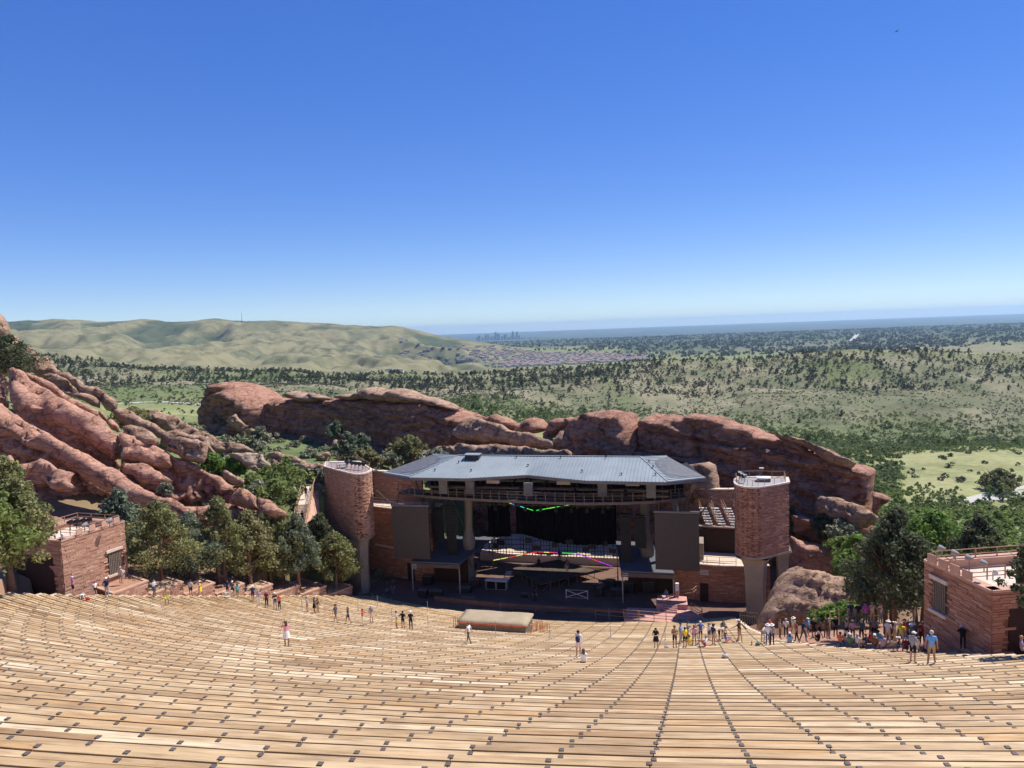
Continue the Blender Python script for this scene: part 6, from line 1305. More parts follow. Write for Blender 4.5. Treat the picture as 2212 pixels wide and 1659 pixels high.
# shrubs on and between the rocks
SH = [(c2(1380,850), 122, 3.6, 1.5, 'leaf_juniper_blue', 'conical blue green juniper below the dark wall of the fin'), (c2(1262,900), 118, 4.6, 1.9, 'leaf_juniper_blue', 'pair of dense junipers above the left tower'), (c2(1160,715), 140, 3.4, 1.6, 'leaf_juniper_blue', 'small juniper growing against the fin crack'),
      (c2(1455,960), 112, 2.6, 1.5, 'leaf_olive', 'round dark shrub right above the left tower roof'), (c2(1380,925), 116, 2.2, 1.3, 'leaf_olive', 'small dark shrub above the left tower roof'), (c2(500,775), 140, 3.4, 2.4, 'leaf_sage', 'grey green shrub below the knob of the fin'),
      (c2(190,640), 160, 3.5, 3.4, 'leaf_sage', 'grey shrub at the foot of the knob of the fin'), (c1(1160,1060), 106, 2.9, 2.4, 'leaf_olive', 'olive shrub sitting on the balanced boulder'), (c1(1440,1640), 90, 1.2, .9, 'leaf_sage', 'small tuft of sage on the lowest left slab'),
      (c1(1850,1420), 100, 2.0, 1.6, 'leaf_bright', 'bright green bush beside the angular boulder'), (c1(2030,1470), 104, 2.2, 2.0, 'leaf_bright', 'bright green bush in the gully left of the stairs'), (c2(560,1090), 103, 2.0, 1.8, 'leaf_green', 'green bush above the stairs gully'), (c2(740,1150), 100, 4.2, 2.6, 'leaf_green', 'tall green bush close left of the hill stairs'),
      (c2(430,1160), 99, 2.0, 1.9, 'leaf_green', 'wide green bush in the gully between the red rocks'), (c2(630,1290), 95, 3.2, 2.6, 'leaf_green', 'green bush beside the lower hill stairs'), (c2(500,1230), 96, 2.2, 2.0, 'leaf_sage', 'grey bush under the brick shaped boulder'),
      ((862,985), 124, 3.2, 1.8, 'leaf_olive', 'small dark tree left of the stage roof'), ((888,990), 122, 3.8, 2.6, 'leaf_juniper', 'dark round tree behind the left end of the stage roof'), ((842,1002), 120, 1.8, 2.2, 'leaf_sage', 'grey scrub left of the dark round tree'), ((940,990), 120, 1.3, 2.6, 'leaf_sage', 'pale scrub behind the stage roof hip'),
      (c8(1000,1250), 122, 1.8, 2.0, 'leaf_sage', 'dry tuft of grass on the ledge above the stage roof'), (c6(470,580), 98, 3.2, 1.7, 'leaf_juniper_dark', 'dark round shrub at the foot of the fin right end'), (c6(610,600), 96, 2.6, 2.4, 'leaf_sage', 'grey green shrub right of the dark round one'), (c6(640,720), 92, 2.0, 2.2, 'leaf_green', 'green shrub above the curved red slab'), (c6(190,540), 101, 3.8, .9, 'leaf_juniper_dark', 'slim dark juniper behind the right tower'),
      (c6(700,1250), 72, .6, 1.8, 'leaf_bright', 'bright grass clump at the foot of the pitted boulder'), (c6(560,1270), 73, .5, 1.5, 'leaf_bright', 'low green clump below the pitted boulder'), (c6(850,1240), 70, .9, 1.7, 'leaf_bright', 'bright grass clump under the dark juniper'), (c6(430,1300), 74, .5, 1.2, 'leaf_green', 'small weed patch in front of the pitted boulder')]
for i, ((px, py), Y, h, R, lf, lb) in enumerate(SH):
    g = np.random.default_rng(200+i); p = P(px, py, Y); r_ = thing('shrub', lb, 'shrub', p)
    c, q = crown_clumps(0, h*.9, R, 42, g, .8, (.25, .45)); V, F = leaves(c, q, 34, .17+.001*Y, g); me = np_mesh('foliage', V, F); me.materials.append(MATS[lf]); obj('foliage', me, None, r_)
    tm = trunk_mesh(h*.8, .06, g, 3, R*.8, 3).mesh('stems'); tm.materials.append(MATS['bark']); obj('stems', tm, None, r_)

# ------------------------------------------------------------------ scattered growth
def variant(k, per, size, h, R, seed, shape=.7, bare=.0, rr=(.3, .5)):
    g = np.random.default_rng(seed); c, q = crown_clumps(h*bare, h*.85, R, k, g, shape, rr); return leaves(c, q, per, size, g)
def sightly(x, y, z):
    p = np.stack([x, y, z], -1); k = p @ cf; px = 1106+FPX*(p @ cr)/k; py = 829.5-FPX*(p @ cu)/k; return px, py
def joined(name, vars_, x, y, z, s, leaf, label, cat, seed, sz=None, trunkless=True):
    g = np.random.default_rng(seed); VV, FF, o = [], [], 0; vi = g.integers(0, len(vars_), len(x)); a = g.uniform(0, 6.283, len(x)); sz = s if sz is None else sz
    for k, (V, F) in enumerate(vars_):
        m = np.where(vi == k)[0]
        if not len(m): continue
        ca, sa = np.cos(a[m])[:, None], np.sin(a[m])[:, None]
        X = (V[None, :, 0]*ca-V[None, :, 1]*sa)*s[m][:, None]+x[m][:, None]; Yv = (V[None, :, 0]*sa+V[None, :, 1]*ca)*s[m][:, None]+y[m][:, None]; Z = V[None, :, 2]*sz[m][:, None]+z[m][:, None]
        VV.append(np.stack([X, Yv, Z], -1).reshape(-1, 3)); FF.append((F[None]+(np.arange(len(m))*len(V))[:, None, None]).reshape(-1, F.shape[1])+o); o += len(m)*len(V)
    me = np_mesh(name, np.concatenate(VV), np.concatenate(FF)); ob_ = obj(name, me, leaf, None, 'stuff'); tag(ob_, label, cat); return ob_
def individuals(name, vars_, x, y, z, s, leaf, labels, cat, group, seed):
    g = np.random.default_rng(seed); mes = []
    for V, F in vars_:
        me = np_mesh(name+'_mesh', V, F); me.materials.append(MATS[leaf]); mes.append(me)
    for i in range(len(x)):
        o = bpy.data.objects.new(name, mes[g.integers(0, len(mes))]); col.objects.link(o); o.location = (x[i], y[i], z[i]-.1); o.rotation_euler = (0, 0, g.uniform(0, 6.283)); o.scale = (s[i]*g.uniform(.85, 1.2), s[i]*g.uniform(.85, 1.2), s[i])
        tag(o, labels(i) if callable(labels) else labels, cat, group)
def scatter(n, Y0, Y1, p0, p1, seed, dens=None):
    g = np.random.default_rng(seed); Y = np.exp(g.uniform(math.log(Y0), math.log(Y1), n)); px = g.uniform(p0, p1, n); X = (px-1106)/FPX*Y
    if dens is not None: m = g.uniform(0, 1, n) < dens(X, Y, px); X, Y, px = X[m], Y[m], px[m]
    return X, Y, tz(X, Y)
jv = [variant(15, 8, .72, 6.2, 2.3, 300+i, .55+.1*(i % 3), .02, (.28, .45)) for i in range(5)]
X, Y, Z = scatter(9500, 860, 1420, -60, 2290, 61, lambda X, Y, px: np.clip(.12+.95*np.exp(-((Y-1190)/120)**2)*(1-.35*(px > 1500))+.5*fb2(X, Y, 90., 3, 71)+.28*(px < 480)+.25*((px > 600) & (px < 1350)), 0, 1)*np.where(Y < 980, .35, 1))
s = np.random.default_rng(62).uniform(.55, 1.4, len(X)); o_ = np.argsort(-s/Y); big, rest = o_[:280], o_[280:]
def ridge_label(i):
    q_, r_ = big[i], 1106+1640*X[big[i]]/Y[big[i]]
    return 'dark juniper on the %s of the long ridge, %s' % ('crest' if Y[q_] > 1150 else 'upper slope' if Y[q_] > 1000 else 'lower slope', 'beyond the left slabs' if r_ < 480 else 'above the fin left half' if r_ < 1000 else 'above the fin right half' if r_ < 1500 else 'above the right tower' if r_ < 1850 else 'above the yellow meadow')
individuals('ridge_juniper', jv, X[big], Y[big], Z[big], s[big], 'leaf_far_dark', ridge_label, 'tree', 'junipers on the ridge', 63)
joined('ridge_woodland', jv, X[rest], Y[rest], Z[rest], s[rest], 'leaf_far_dark', 'dark woodland of small junipers covering the ridge', 'woodland', 64)
sv = [variant(5, 6, .5, 1.5, 1.4, 320+i, .9, 0, (.4, .6)) for i in range(4)]
X, Y, Z = scatter(27000, 700, 1260, -60, 2290, 65, lambda X, Y, px: np.clip(.55+.7*fb2(X, Y, 60., 4, 73), 0, 1))
joined('ridge_scrub', sv, X, Y, Z, np.random.default_rng(66).uniform(.4, 1.3, len(X)), 'leaf_scrub', 'low grey green scrub speckling the ridge slope', 'scrub', 67)
dv = [variant(18, 12, .85, 8.0, 4.4, 340+i, .8, .03, (.28, .45)) for i in range(4)]
X, Y, Z = scatter(1100, 655, 880, 930, 2290, 68, lambda X, Y, px: np.clip(.75*np.exp(-((Y-745-.02*(px-1600))/70)**2)+.45*fb2(X, Y, 70., 3, 75)*(Y < 800), 0, 1))
s = np.random.default_rng(69).uniform(.5, 1.25, len(X)); o_ = np.argsort(-s/Y); big, rest = o_[:130], o_[130:]
individuals('valley_tree', dv, X[big], Y[big], Z[big], s[big], 'leaf_far_green', lambda i: 'round green tree in the valley belt %s' % ('above the fin notch' if X[big[i]]/Y[big[i]] < .12 else 'above the fin right half' if X[big[i]]/Y[big[i]] < .38 else 'above the fin right end' if X[big[i]]/Y[big[i]] < .5 else 'behind the yellow meadow'), 'tree', 'trees along the valley floor', 70)
if len(rest): joined('valley_thicket', dv, X[rest], Y[rest], Z[rest], s[rest]*.7, 'leaf_far_green', 'green thicket filling the valley floor', 'thicket', 71)
X, Y, Z = scatter(5200, 640, 900, 800, 2290, 72, lambda X, Y, px: np.clip(.7+.8*fb2(X, Y, 50., 3, 76), 0, 1))
joined('valley_bushes', sv, X, Y, Z, np.random.default_rng(73).uniform(.8, 2.2, len(X)), 'leaf_far_green', 'low green bushes at the foot of the ridge', 'bushes', 74)
# slope on the right, near
nv = [variant(16, 14, .42, 2.6, 2.0, 360+i, .85, 0, (.3, .5)) for i in range(5)]
X, Y, Z = scatter(1900, 104, 455, 1730, 2330, 75, lambda X, Y, px: np.clip(.62+.8*fb2(X, Y, 30., 3, 77), 0, 1))
s = np.random.default_rng(76).uniform(.5, 1.6, len(X)); o_ = np.argsort(-s/Y); big, rest = o_[:200], o_[200:]
individuals('oak_bush', nv, X[big], Y[big], Z[big], s[big], 'leaf_green', lambda i: 'rounded green scrub oak %s right of the rock fin' % ('on the near slope just' if Y[big[i]] < 180 else 'halfway down the slope' if Y[big[i]] < 300 else 'low on the slope by the road'), 'bush', 'scrub oaks on the right slope', 77)
joined('slope_brush', nv, X[rest], Y[rest], Z[rest], s[rest]*1.1, 'leaf_green', 'continuous green brush covering the right slope', 'brush', 78)
tv = [variant(22, 12, .75, 8.5, 3.8, 380+i, .75, .04, (.25, .42)) for i in range(4)]
X, Y, Z = scatter(75, 330, 470, 1890, 2300, 79); keep = np.abs(Y-415) > -1
individuals('roadside_tree', tv, X, Y, Z, np.random.default_rng(80).uniform(.45, .95, len(X)), 'leaf_far_green', 'green tree in the belt below the pale road', 'tree', 'trees below the right road', 81)
X, Y, Z = scatter(46, 480, 660, 1880, 2300, 82); individuals('meadow_bush', nv, X, Y, Z, np.random.default_rng(83).uniform(.6, 1.6, len(X)), 'leaf_scrub', 'small bush dotting the yellow meadow on the right', 'bush', 'bushes on the right meadow', 84)
X, Y, Z = scatter(42, 500, 830, 240, 480, 85); individuals('meadow_tree', dv, X, Y, Z, np.random.default_rng(86).uniform(.25, .6, len(X)), 'leaf_far_dark', 'small dark tree in the meadow beyond the left slabs', 'tree', 'trees on the left meadow', 87)
X, Y, Z = scatter(1500, 430, 690, 1640, 1960, 95, lambda X, Y, px: np.clip(.75+.6*fb2(X, Y, 40., 3, 96), 0, 1)*np.clip((1965-px)/60, 0, 1))
joined('valley_brush', nv, X, Y, Z, np.random.default_rng(97).uniform(.7, 2.0, len(X)), 'leaf_far_green', 'green brush filling the valley left of the yellow meadow', 'brush', 98)
# left slope behind the stairs and around the boulders
X, Y, Z = scatter(420, 96, 165, 380, 960, 88, lambda X, Y, px: np.clip(.6+.7*fb2(X, Y, 12., 3, 78), 0, 1))
joined('slope_scrub', nv, X, Y, Z, np.random.default_rng(89).uniform(.3, .85, len(X)), 'leaf_sage', 'grey green scrub on the bank behind the left tower', 'scrub', 90)
# suburb trees of the plain
pv = [variant(3, 4, 9, 13, 15, 400+i, .9, 0, (.5, .7)) for i in range(3)]
X, Y, Z = scatter(7500, 3700, 14000, 880, 2330, 91, lambda X, Y, px: np.clip((px-1150)/260+(Y-5200)/2500, 0, 1)*np.clip(.75+.6*fb2(X, Y, 500., 3, 79), 0, 1))
joined('plain_trees', pv, X, Y, Z, np.random.default_rng(92).uniform(.5, 1.3, len(X)), 'leaf_far_dark', 'dark tree cover of the distant plain', 'trees', 93)

# ------------------------------------------------------------------ people
PM_ = {}
def part_copy(me, mat, nm, root):
    o = bpy.data.objects.new(nm, me); col.objects.link(o); o.parent = root
    if not me.materials: me.materials.append(MATS['cloth_grey'])
    o.material_slots[0].link = 'OBJECT'; o.material_slots[0].material = MATS[mat]; return o
def person(loc, ps, face, label, shirt, pants, shorts=True, skin='light', hair='dark', style='short', hat=None, sleeves=False, pack=None, skirt=None, h=1.74, shoes='dgrey', group=None):
    """face: compass heading the figure looks to, degrees right of the camera's own heading (180 = towards the camera)"""
    F_ = parts_for(ps); o = bpy.data.objects.new('person', F_['body']); col.objects.link(o); sc_ = h/1.745
    o.location = loc; o.rotation_euler = (0, 0, math.radians(180-face)); o.scale = (sc_,)*3
    sl = ['skin_'+skin, 'cloth_'+shirt, 'cloth_'+shirt if sleeves else 'skin_'+skin, 'cloth_'+pants, 'skin_'+skin if shorts else 'cloth_'+pants, 'cloth_'+shoes]
    for i, m in enumerate(sl): o.material_slots[i].link = 'OBJECT'; o.material_slots[i].material = MATS[m]
    tag(o, label, 'person', group)
    part_copy(F_[style], 'hair_'+hair, 'hair', o); part_copy(F_['eyes'], 'eye_dark', 'eyes', o); part_copy(F_['mouth'], 'lip', 'mouth', o); part_copy(F_['ears'], 'skin_'+skin, 'ears', o)
    if hat: part_copy(F_[hat[0]], 'cloth_'+hat[1], hat[0], o)
    if pack: part_copy(F_['pack'], 'cloth_'+pack, 'backpack', o)
    if skirt: part_copy(F_['skirt'], 'cloth_'+skirt, 'skirt', o)
    return o
def H(px, py): return hit(px, py)
W = person
W(H(620,1396), 'photo', -30, 'woman in pink top and white skirt standing among the benches raising her hands', 'pink', 'white', True, 'tan', 'brown', 'long', skirt='white', h=1.68)
W(H(412.8,1288), 'stand', 10, 'person in grey shirt and black shorts beside the planters', 'lgrey', 'black', True, 'mid')
W(H(433,1289), 'walk', 60, 'person in yellow outfit with white cap walking beside the planters', 'yellow', 'yellow', True, 'tan', 'brown', 'short', ('cap','white'), skirt='yellow', h=1.66)
W(H(492,1286), 'stand', 20, 'person in navy shirt facing the stage beside the white dog', 'navy', 'navy', True, 'mid')
W(H(503,1289), 'stand', 0, 'person in dark shirt and white cap right of the white dog', 'dgrey', 'black', True, 'light', hat=('cap','white'))
W(H(514,1292), 'walk', -40, 'person in light teal top and green shorts walking by the planters', 'teal', 'green', True, 'tan', 'brown', 'long', h=1.64)
W(H(546.7,1299), 'walk', 150, 'person in navy outfit with white hat walking up the rows', 'navy', 'navy', True, 'mid', hat=('hat','white'))
W(H(559.6,1308), 'stand', 170, 'person in mauve top and white trousers left of the man in maroon', 'lav', 'white', False, 'light', 'grey', h=1.62)
W(H(576.5,1312), 'stand', 190, 'person in maroon shirt and dark trousers among the left rows', 'maroon', 'black', False, 'mid', 'grey')
W(H(594.7,1316), 'crossed', 150, 'person in black shirt and blue shorts with arms crossed', 'black', 'blue', True, 'light', hat=('cap','white'))
W(H(604,1317), 'stand', 200, 'person in orange red top and black trousers among the left rows', 'orange', 'black', False, 'light', 'red', h=1.6)
W(H(663.8,1321), 'stand', 90, 'child in grey shirt and dark shorts among the benches', 'grey', 'dgrey', True, 'light', 'brown', h=1.58)
W(H(679.7,1324), 'phone', 60, 'person with long hair in a dark dress beside the grey shirted child', 'dgrey', 'black', True, 'tan', 'brown', 'long', skirt='black', h=1.66)
W(H(687,1324), 'stand', 30, 'bare armed person close behind the one in the dark dress', 'brown', 'tan', True, 'tan', 'brown', h=1.6)
W(H(725.7,1344), 'walk', 110, 'person in dark grey with black cap stepping along a bench row', 'dgrey', 'dgrey', True, 'light', hat=('cap','black'))
W(H(752.7,1348), 'walk', -120, 'long haired person in dark vest and shorts walking left along a row', 'dgrey', 'navy', True, 'mid', 'brown', 'long', h=1.64)
W(H(784,1352), 'reach', 90, 'person in red shirt and pale trousers on the benches', 'red', 'cream', False, 'mid', 'dark', h=1.62)
W(H(802.7,1345), 'stand', 20, 'person in grey shirt and pale shorts behind the one in red', 'grey', 'cream', True, 'light', 'grey', hat=('cap','lgrey'))
W(H(158.7,1286), 'point', 40, 'person in purple top and black shorts pointing beside the left lighting house', 'purple', 'black', True, 'light', 'brown', hat=('cap','lgrey'), h=1.68)
W(H(206.7,1286), 'reach', -60, 'child with red cap and white shirt beside the left lighting house', 'white', 'black', True, 'light', hat=('cap','red'), h=1.3)
W(H(231.7,1290), 'behind', 5, 'person in navy shirt with hands behind the back seen from behind', 'navy', 'grey', False, 'mid', hat=('cap','white'), sleeves=True, h=1.8)
W(H(177,1292)+Vector((0,0,.02)), 'lie', 60, 'person in white lying on a bench below the left lighting house', 'white', 'dgrey', True, 'light', h=1.7)
W(PLT[0]+Vector((.6,-.6,.14)), 'stand', 15, 'person in grey blue shirt standing on a planter wall near the lighting house', 'lgrey', 'grey', True, 'light', 'grey')
W(H(334,1289), 'crossed', 100, 'person in pale grey with arms crossed right of the lighting house', 'lgrey', 'dgrey', False, 'light', 'dark', sleeves=True)
W(H(361,1307), 'walk', 160, 'tanned person in neon yellow shorts walking on the benches', 'tan', 'neon', True, 'tan', 'brown', h=1.66)
W(H(857,1357), 'stand', 60, 'person in white and black vest with yellow shorts, left of three on the benches', 'white', 'yellow', True, 'mid', 'dark', h=1.66)
W(H(871,1357), 'hips', 20, 'person in black with hands on hips, middle of three on the benches', 'black', 'black', True, 'mid', 'dark', h=1.68)
W(H(888,1359), 'stand', 5, 'person in black T-shirt with white cap seen from behind, right of three', 'black', 'black', False, 'light', hat=('cap','white'))
W(H(1013,1389), 'walk', -60, 'person in white shirt and dark trousers carrying clothes below the mixing booth', 'white', 'dgrey', False, 'light', 'brown', h=1.68)
W(H(1250,1417), 'phone', 15, 'person in white shirt and pink shorts wearing a navy backpack', 'white', 'lpink', True, 'mid', 'dark', sleeves=True, pack='navy', h=1.78)
W(H(1261,1431), 'sit', 5, 'long haired person in white dress seated on a bench seen from behind', 'white', 'white', False, 'light', 'brown', 'long', sleeves=True, h=1.66)
W(H(1417.4,1400), 'phone', 200, 'person in short black dress standing alone left of the big group', 'black', 'black', True, 'light', 'dark', skirt='black', h=1.66)
G = 'visitors gathered at the right of the benches'
W(H(1457.8,1399), 'crossed', 170, 'person in khaki shirt and black shorts at the left of the big group', 'khaki', 'black', True, 'tan', hat=('cap','brown'), h=1.78)
W(H(1470.7,1389), 'stand', 130, 'person in sky blue shirt and grey trousers in the big group', 'sky', 'grey', False, 'mid', 'dark')
W(H(1479.9,1399), 'stand', -20, 'person in yellow top and black shorts in the big group', 'yellow', 'black', True, 'tan', 'dark', h=1.66)
W(H(1485.6,1384), 'crossed', 100, 'person in sage shirt with arms crossed in the big group', 'sage', 'brown', False, 'dark', 'dark', h=1.8)
W(H(1489,1393), 'sit', 160, 'person in yellow dress seated within the big group', 'yellow', 'yellow', True, 'tan', 'brown', h=1.6)
W(H(1500,1394), 'hips', 200, 'person in pink top with long hair in the big group', 'pink', 'lav', True, 'tan', 'brown', 'long', h=1.66)
W(H(1513.4,1384), 'hips', 170, 'person in royal blue shirt with hands on hips and pale cap', 'blue', 'navy', True, 'mid', hat=('cap','cream'))
W(H(1525.3,1396), 'ground', -60, 'person in white shirt and red shorts sitting on the planks', 'white', 'red', True, 'light', hat=('cap','grey'))
W(H(1532,1384), 'photo', 60, 'person in white vest raising the hands in the big group', 'white', 'dgrey', True, 'light', 'blond', 'long', h=1.64)
W(H(1541.4,1394), 'stand', 60, 'person in navy shirt and tan shorts with cap in the big group', 'navy', 'tan', True, 'mid', hat=('cap','black'))
W(H(1553.8,1385), 'bend', 120, 'person in cream shirt bending over in the big group', 'cream', 'black', True, 'tan', 'brown')
W(H(1562,1379), 'stand', 150, 'person in dark shirt half hidden behind the bending one', 'dgrey', 'dgrey', True, 'mid', 'dark')
W(H(1567.4,1388), 'ground', 100, 'person in blue top sitting at the right of the big group', 'blue', 'pink', True, 'light', 'brown', 'long', h=1.66)
W(H(1596,1384), 'reach', -70, 'tall person in black shirt and white cap reaching out an arm', 'black', 'khaki', True, 'light', hat=('cap','white'), h=1.86)
W(H(1599,1387), 'stride', 100, 'person in brown walking beside the tall one in black', 'brown', 'tan', True, 'mid', 'brown', h=1.66)
W(H(1659,1394), 'stand', 10, 'person in white shirt and jeans seen from behind, right of the boulder foot', 'white', 'jeans', False, 'light', hat=('hat','white'))
W(H(1668,1394), 'stand', 40, 'person in grey with white hat close beside the one in white', 'grey', 'navy', False, 'light', hat=('hat','white'))
for i, (px, py, ps, fc, sh, pn, srt, sk_, ht, lb) in enumerate((
    (1663,1381,'photo',20,'lav','dgrey',1,'light',('cap','red'),'person with red cap raising a phone below the pitted boulder'), (1685,1380,'stand',90,'grey','brown',0,'mid',None,'person in grey shirt below the pitted boulder'),
    (1698,1377,'stand',10,'white','black',0,'light',None,'person in bright white shirt and black trousers near the boulder'), (1714,1374,'walk',60,'cream','tan',1,'mid',('hat','white'),'person in cream with white hat walking past the boulder'),
    (1721,1388,'stride',-60,'maroon','black',0,'mid',None,'person in dark red stepping on the rows near the boulder'), (1736,1386,'stride',70,'navy','dgrey',0,'light',None,'person in navy stepping down the rows near the boulder'),
    (1745,1376,'stand',150,'sky','jeans',1,'light',('cap','white'),'person in sky blue with white cap near the boulder'), (1758,1378,'stand',20,'black','black',1,'tan',None,'person in black shorts and top left of the railing'),
    (1771,1378,'walk',-60,'dgrey','black',1,'tan',None,'person in dark grey walking left of the railing'), (1784,1380,'stand',60,'brown','brown',0,'mid',None,'person in brown standing at the railing corner'),
    (1791,1380,'stand',100,'sage','grey',0,'light',None,'person in pale sage at the railing corner'), (1805,1376,'hips',190,'black','black',0,'mid',None,'person in black with hands on hips near the shaded trees'),
    (1842,1384,'stand',10,'pink','dgrey',0,'light',('cap','cream'),'person with white hair and pink top seen from behind under the trees'), (1826,1388,'sit',30,'lgrey','lgrey',0,'light',('cap','white'),'person in pale grey seated at the shade edge'),
    (1861,1386,'stand',30,'dgrey','black',0,'mid',None,'dark dressed person standing in the tree shade'), (1880,1390,'sit',-40,'red','navy',1,'mid',None,'person in red seated in the tree shade'),
    (1897,1386,'sit',20,'teal','dgrey',1,'mid',None,'person in teal seated in the tree shade'), (1918,1391,'phone',50,'lgrey','tan',1,'light',('hat','white'),'person in grey with white hat under the big juniper'),
    (1934,1392,'stand',-40,'cream','tan',1,'light',('cap','cream'),'person in cream with pale cap under the big juniper'), (1947,1396,'stand',20,'yellow','tan',0,'mid',None,'person in bright yellow shirt under the big juniper'),
    (1970,1399,'stand',80,'dgrey','brown',0,'light',('hat','white'),'person in dark top with wide white hat near the big juniper'), (1992,1395,'stand',10,'maroon','black',0,'mid',None,'person in dark maroon in front of the right lighting house'),
    (2001,1408,'sit',-20,'pink','navy',1,'tan',None,'person in pink seated left of the man in the blue shirt'), (2034,1396,'stand',170,'maroon','dgrey',0,'mid',None,'person in dark red at the foot of the right lighting house'),
    (2080,1404,'bend',20,'black','black',0,'mid',('cap','lgrey'),'person in black leaning at the foot of the right lighting house'), (2110,1404,'stand',5,'teal','dgrey',0,'light',None,'person in teal shirt in the shade of the right lighting house'),
    (2196,1392,'stand',190,'white','dgrey',0,'light',None,'person in white in the doorway shade of the right lighting house'), (2206,1405,'sit',120,'lav','grey',0,'mid',None,'person in lilac seated at the right edge of the picture'))):
    W(H(px, py), ps, fc, lb, sh, pn, bool(srt), sk_, ('dark','brown','grey','blond')[i % 4], 'long' if i % 5 == 3 else 'short', ht, h=1.66+.02*(i % 6), group=G)
for i, (px, py, ps, fc, sh, pn, lb) in enumerate((
    (1648,1389,'bend',60,'cream','grey','person in cream bending down at the foot of the boulder'), (1706,1389,'sit',20,'sky','tan','person in pale blue seated on a bench end below the boulder'), (1768,1387,'ground',-30,'black','dgrey','person in black sitting on the planks left of the railing'),
    (1815,1390,'sit',40,'orange','jeans','person in orange seated at the row end near the railing'), (1836,1394,'ground',10,'green','dgrey','person in dark green sitting at the shade edge'), (1852,1393,'sit',60,'white','black','person in white seated in the tree shade'),
    (1870,1394,'sit',-30,'navy','dgrey','person in navy seated in the tree shade'), (1889,1396,'ground',30,'brown','black','person in brown sitting low under the big juniper'), (1907,1397,'sit',0,'lav','grey','person in lilac seated under the big juniper'),
    (1927,1399,'sit',50,'sage','brown','person in sage seated under the big juniper'), (1942,1403,'ground',-50,'dgrey','jeans','person in charcoal sitting low beside the yellow shirted one'), (1957,1404,'sit',20,'maroon','dgrey','person in maroon seated beside the wide white hat'),
    (1983,1406,'sit',80,'cream','khaki','person in cream seated left of the right lighting house'), (1830,1380,'reach',60,'tan','black','person in tan stretching out an arm under the trees'), (1888,1380,'hips',190,'grey','black','person in grey with hands on hips under the trees'),
    (1955,1384,'stride',-70,'red','dgrey','person in red striding left under the big juniper'))):
    W(H(px, py), ps, fc, lb, sh, pn, i % 2 == 0, ('light', 'mid', 'tan')[i % 3], ('brown', 'dark', 'grey')[i % 3], 'long' if i % 4 == 1 else 'short', ('cap', ('black', 'white', 'khaki')[i % 3]) if i % 3 == 1 else None, h=1.66+.02*(i % 5), group=G)
W(H(1972,1432), 'phone', 60, 'person in grey shirt and black shorts with white cap looking down', 'grey', 'black', True, 'light', hat=('cap','white'), h=1.74)
W(H(2012,1434), 'stride', 25, 'person in blue shirt and khaki shorts walking across the benches on the right', 'sky', 'khaki', True, 'tan', 'grey', sleeves=False, h=1.82)
for i, (px, py, ps, fc, sh, pn, lb) in enumerate(((1838,1346,'stand',180,'navy','dgrey','dark dressed person leaning at the left end of the railing'), (1854,1348,'stand',200,'black','dgrey','person in black behind the railing under the trees'), (1869,1348,'hips',170,'purple','dgrey','person in purple behind the railing under the trees'),
                                               (1884,1346,'photo',180,'cream','tan','person in cream with sun hat behind the railing'), (1902,1347,'stand',160,'white','grey','person in white behind the railing by the trunks'), (1975,1350,'stand',120,'lgrey','grey','person in pale grey between the trunks and the lighting house'))):
    W(Vector(P(px, py, 56.5)), ps, fc, lb, sh, pn, False, 'mid', 'brown', 'short', ('hat','cream') if 'sun hat' in lb else None, h=1.7)
for px, py, ps, fc, sh, pn, lb in ((1155.8,1301,'stand',20,'black','black','dark figure standing at the pit curb before the platform'), (1335,1262,'stand',90,'lgrey','dgrey','stage hand in grey at the right canopy post'), (1295,1275,'bend',150,'white','dgrey','stage hand in white shirt bending over the gear'),
                                   (834,1282,'ground',60,'grey','dgrey','person sitting on the floor in the shade of the left wing'), (850,1285,'stand',20,'navy','jeans','person in blue standing in the shade of the left wing'), (1439,1302,'stand',180,'blue','blue','person in bright blue under the right canopy')):
    q = onz(px, py, SFZ); W(Vector(q), ps, fc, lb, sh, pn, False, 'mid', 'dark', h=1.76)
W(Vector(onz(1225, 1237, -34.0)), 'stand', 180, 'person standing on the diamond shaped platform', 'dgrey', 'tan', True, 'light', 'brown')
for k, (u, v, ps) in enumerate(((-3.2,12.2,'photo'), (-.2,12.6,'stand'), (.9,12.4,'stride'))): W(S3(u, v, -34.0 if k == 1 else SFZ), ps, 180, 'silhouetted stage hand before the bright stage back, %s of three' % ('left', 'middle', 'right')[k], 'black', 'black', False, 'dark', 'dark')
for k, (t_, s, sh, lb) in enumerate(((.35,.25,'blue','person in blue climbing the hill stairs'), (.45,.7,'black','person in black climbing the hill stairs'), (1.25,.55,'black','person in black at the top of the hill stairs'))):
    p = (a_st.lerp(b_st, t_) if t_ < 1 else b_st.lerp(c_st, t_-1))+w_st*s; p.z += .12 if t_ < 1 else .05
    W(p, 'walk' if k < 2 else 'stand', 10, lb, sh, 'black', False, 'mid', 'dark', h=1.76)
# dog, bags and small belongings
o = obj('dog', DOG_ME, 'dog_fur'); o.location = H(493.5, 1290); o.rotation_euler = (0, 0, math.radians(80)); tag(o, 'white dog standing beside the people near the planters', 'dog')
def bag(px, py, mat, label):
    p = H(px, py); r_ = thing('bag', label, 'bag', p); mb = MB(); ball(mb, p+Vector((0, 0, .11)), (.2, .13, .13), 10, 6); mb.build('body', mat, r_, smooth=True); MB().tube([p+Vector((-.1, 0, .2)), p+Vector((0, 0, .3)), p+Vector((.1, 0, .2))], .014, 5).build('strap', 'cloth_black', r_)
bag(1440, 1400, 'cloth_lgrey', 'grey bag lying on the planks left of the khaki shirted person'); bag(1637, 1394, 'cloth_green', 'dark bag lying on the planks right of the tall person in black'); bag(1566, 1420, 'cloth_lgrey', 'pale rumpled bag alone on a bench below the big group'); bag(190, 1296, 'cloth_red', 'red bag beside the person lying on the bench')
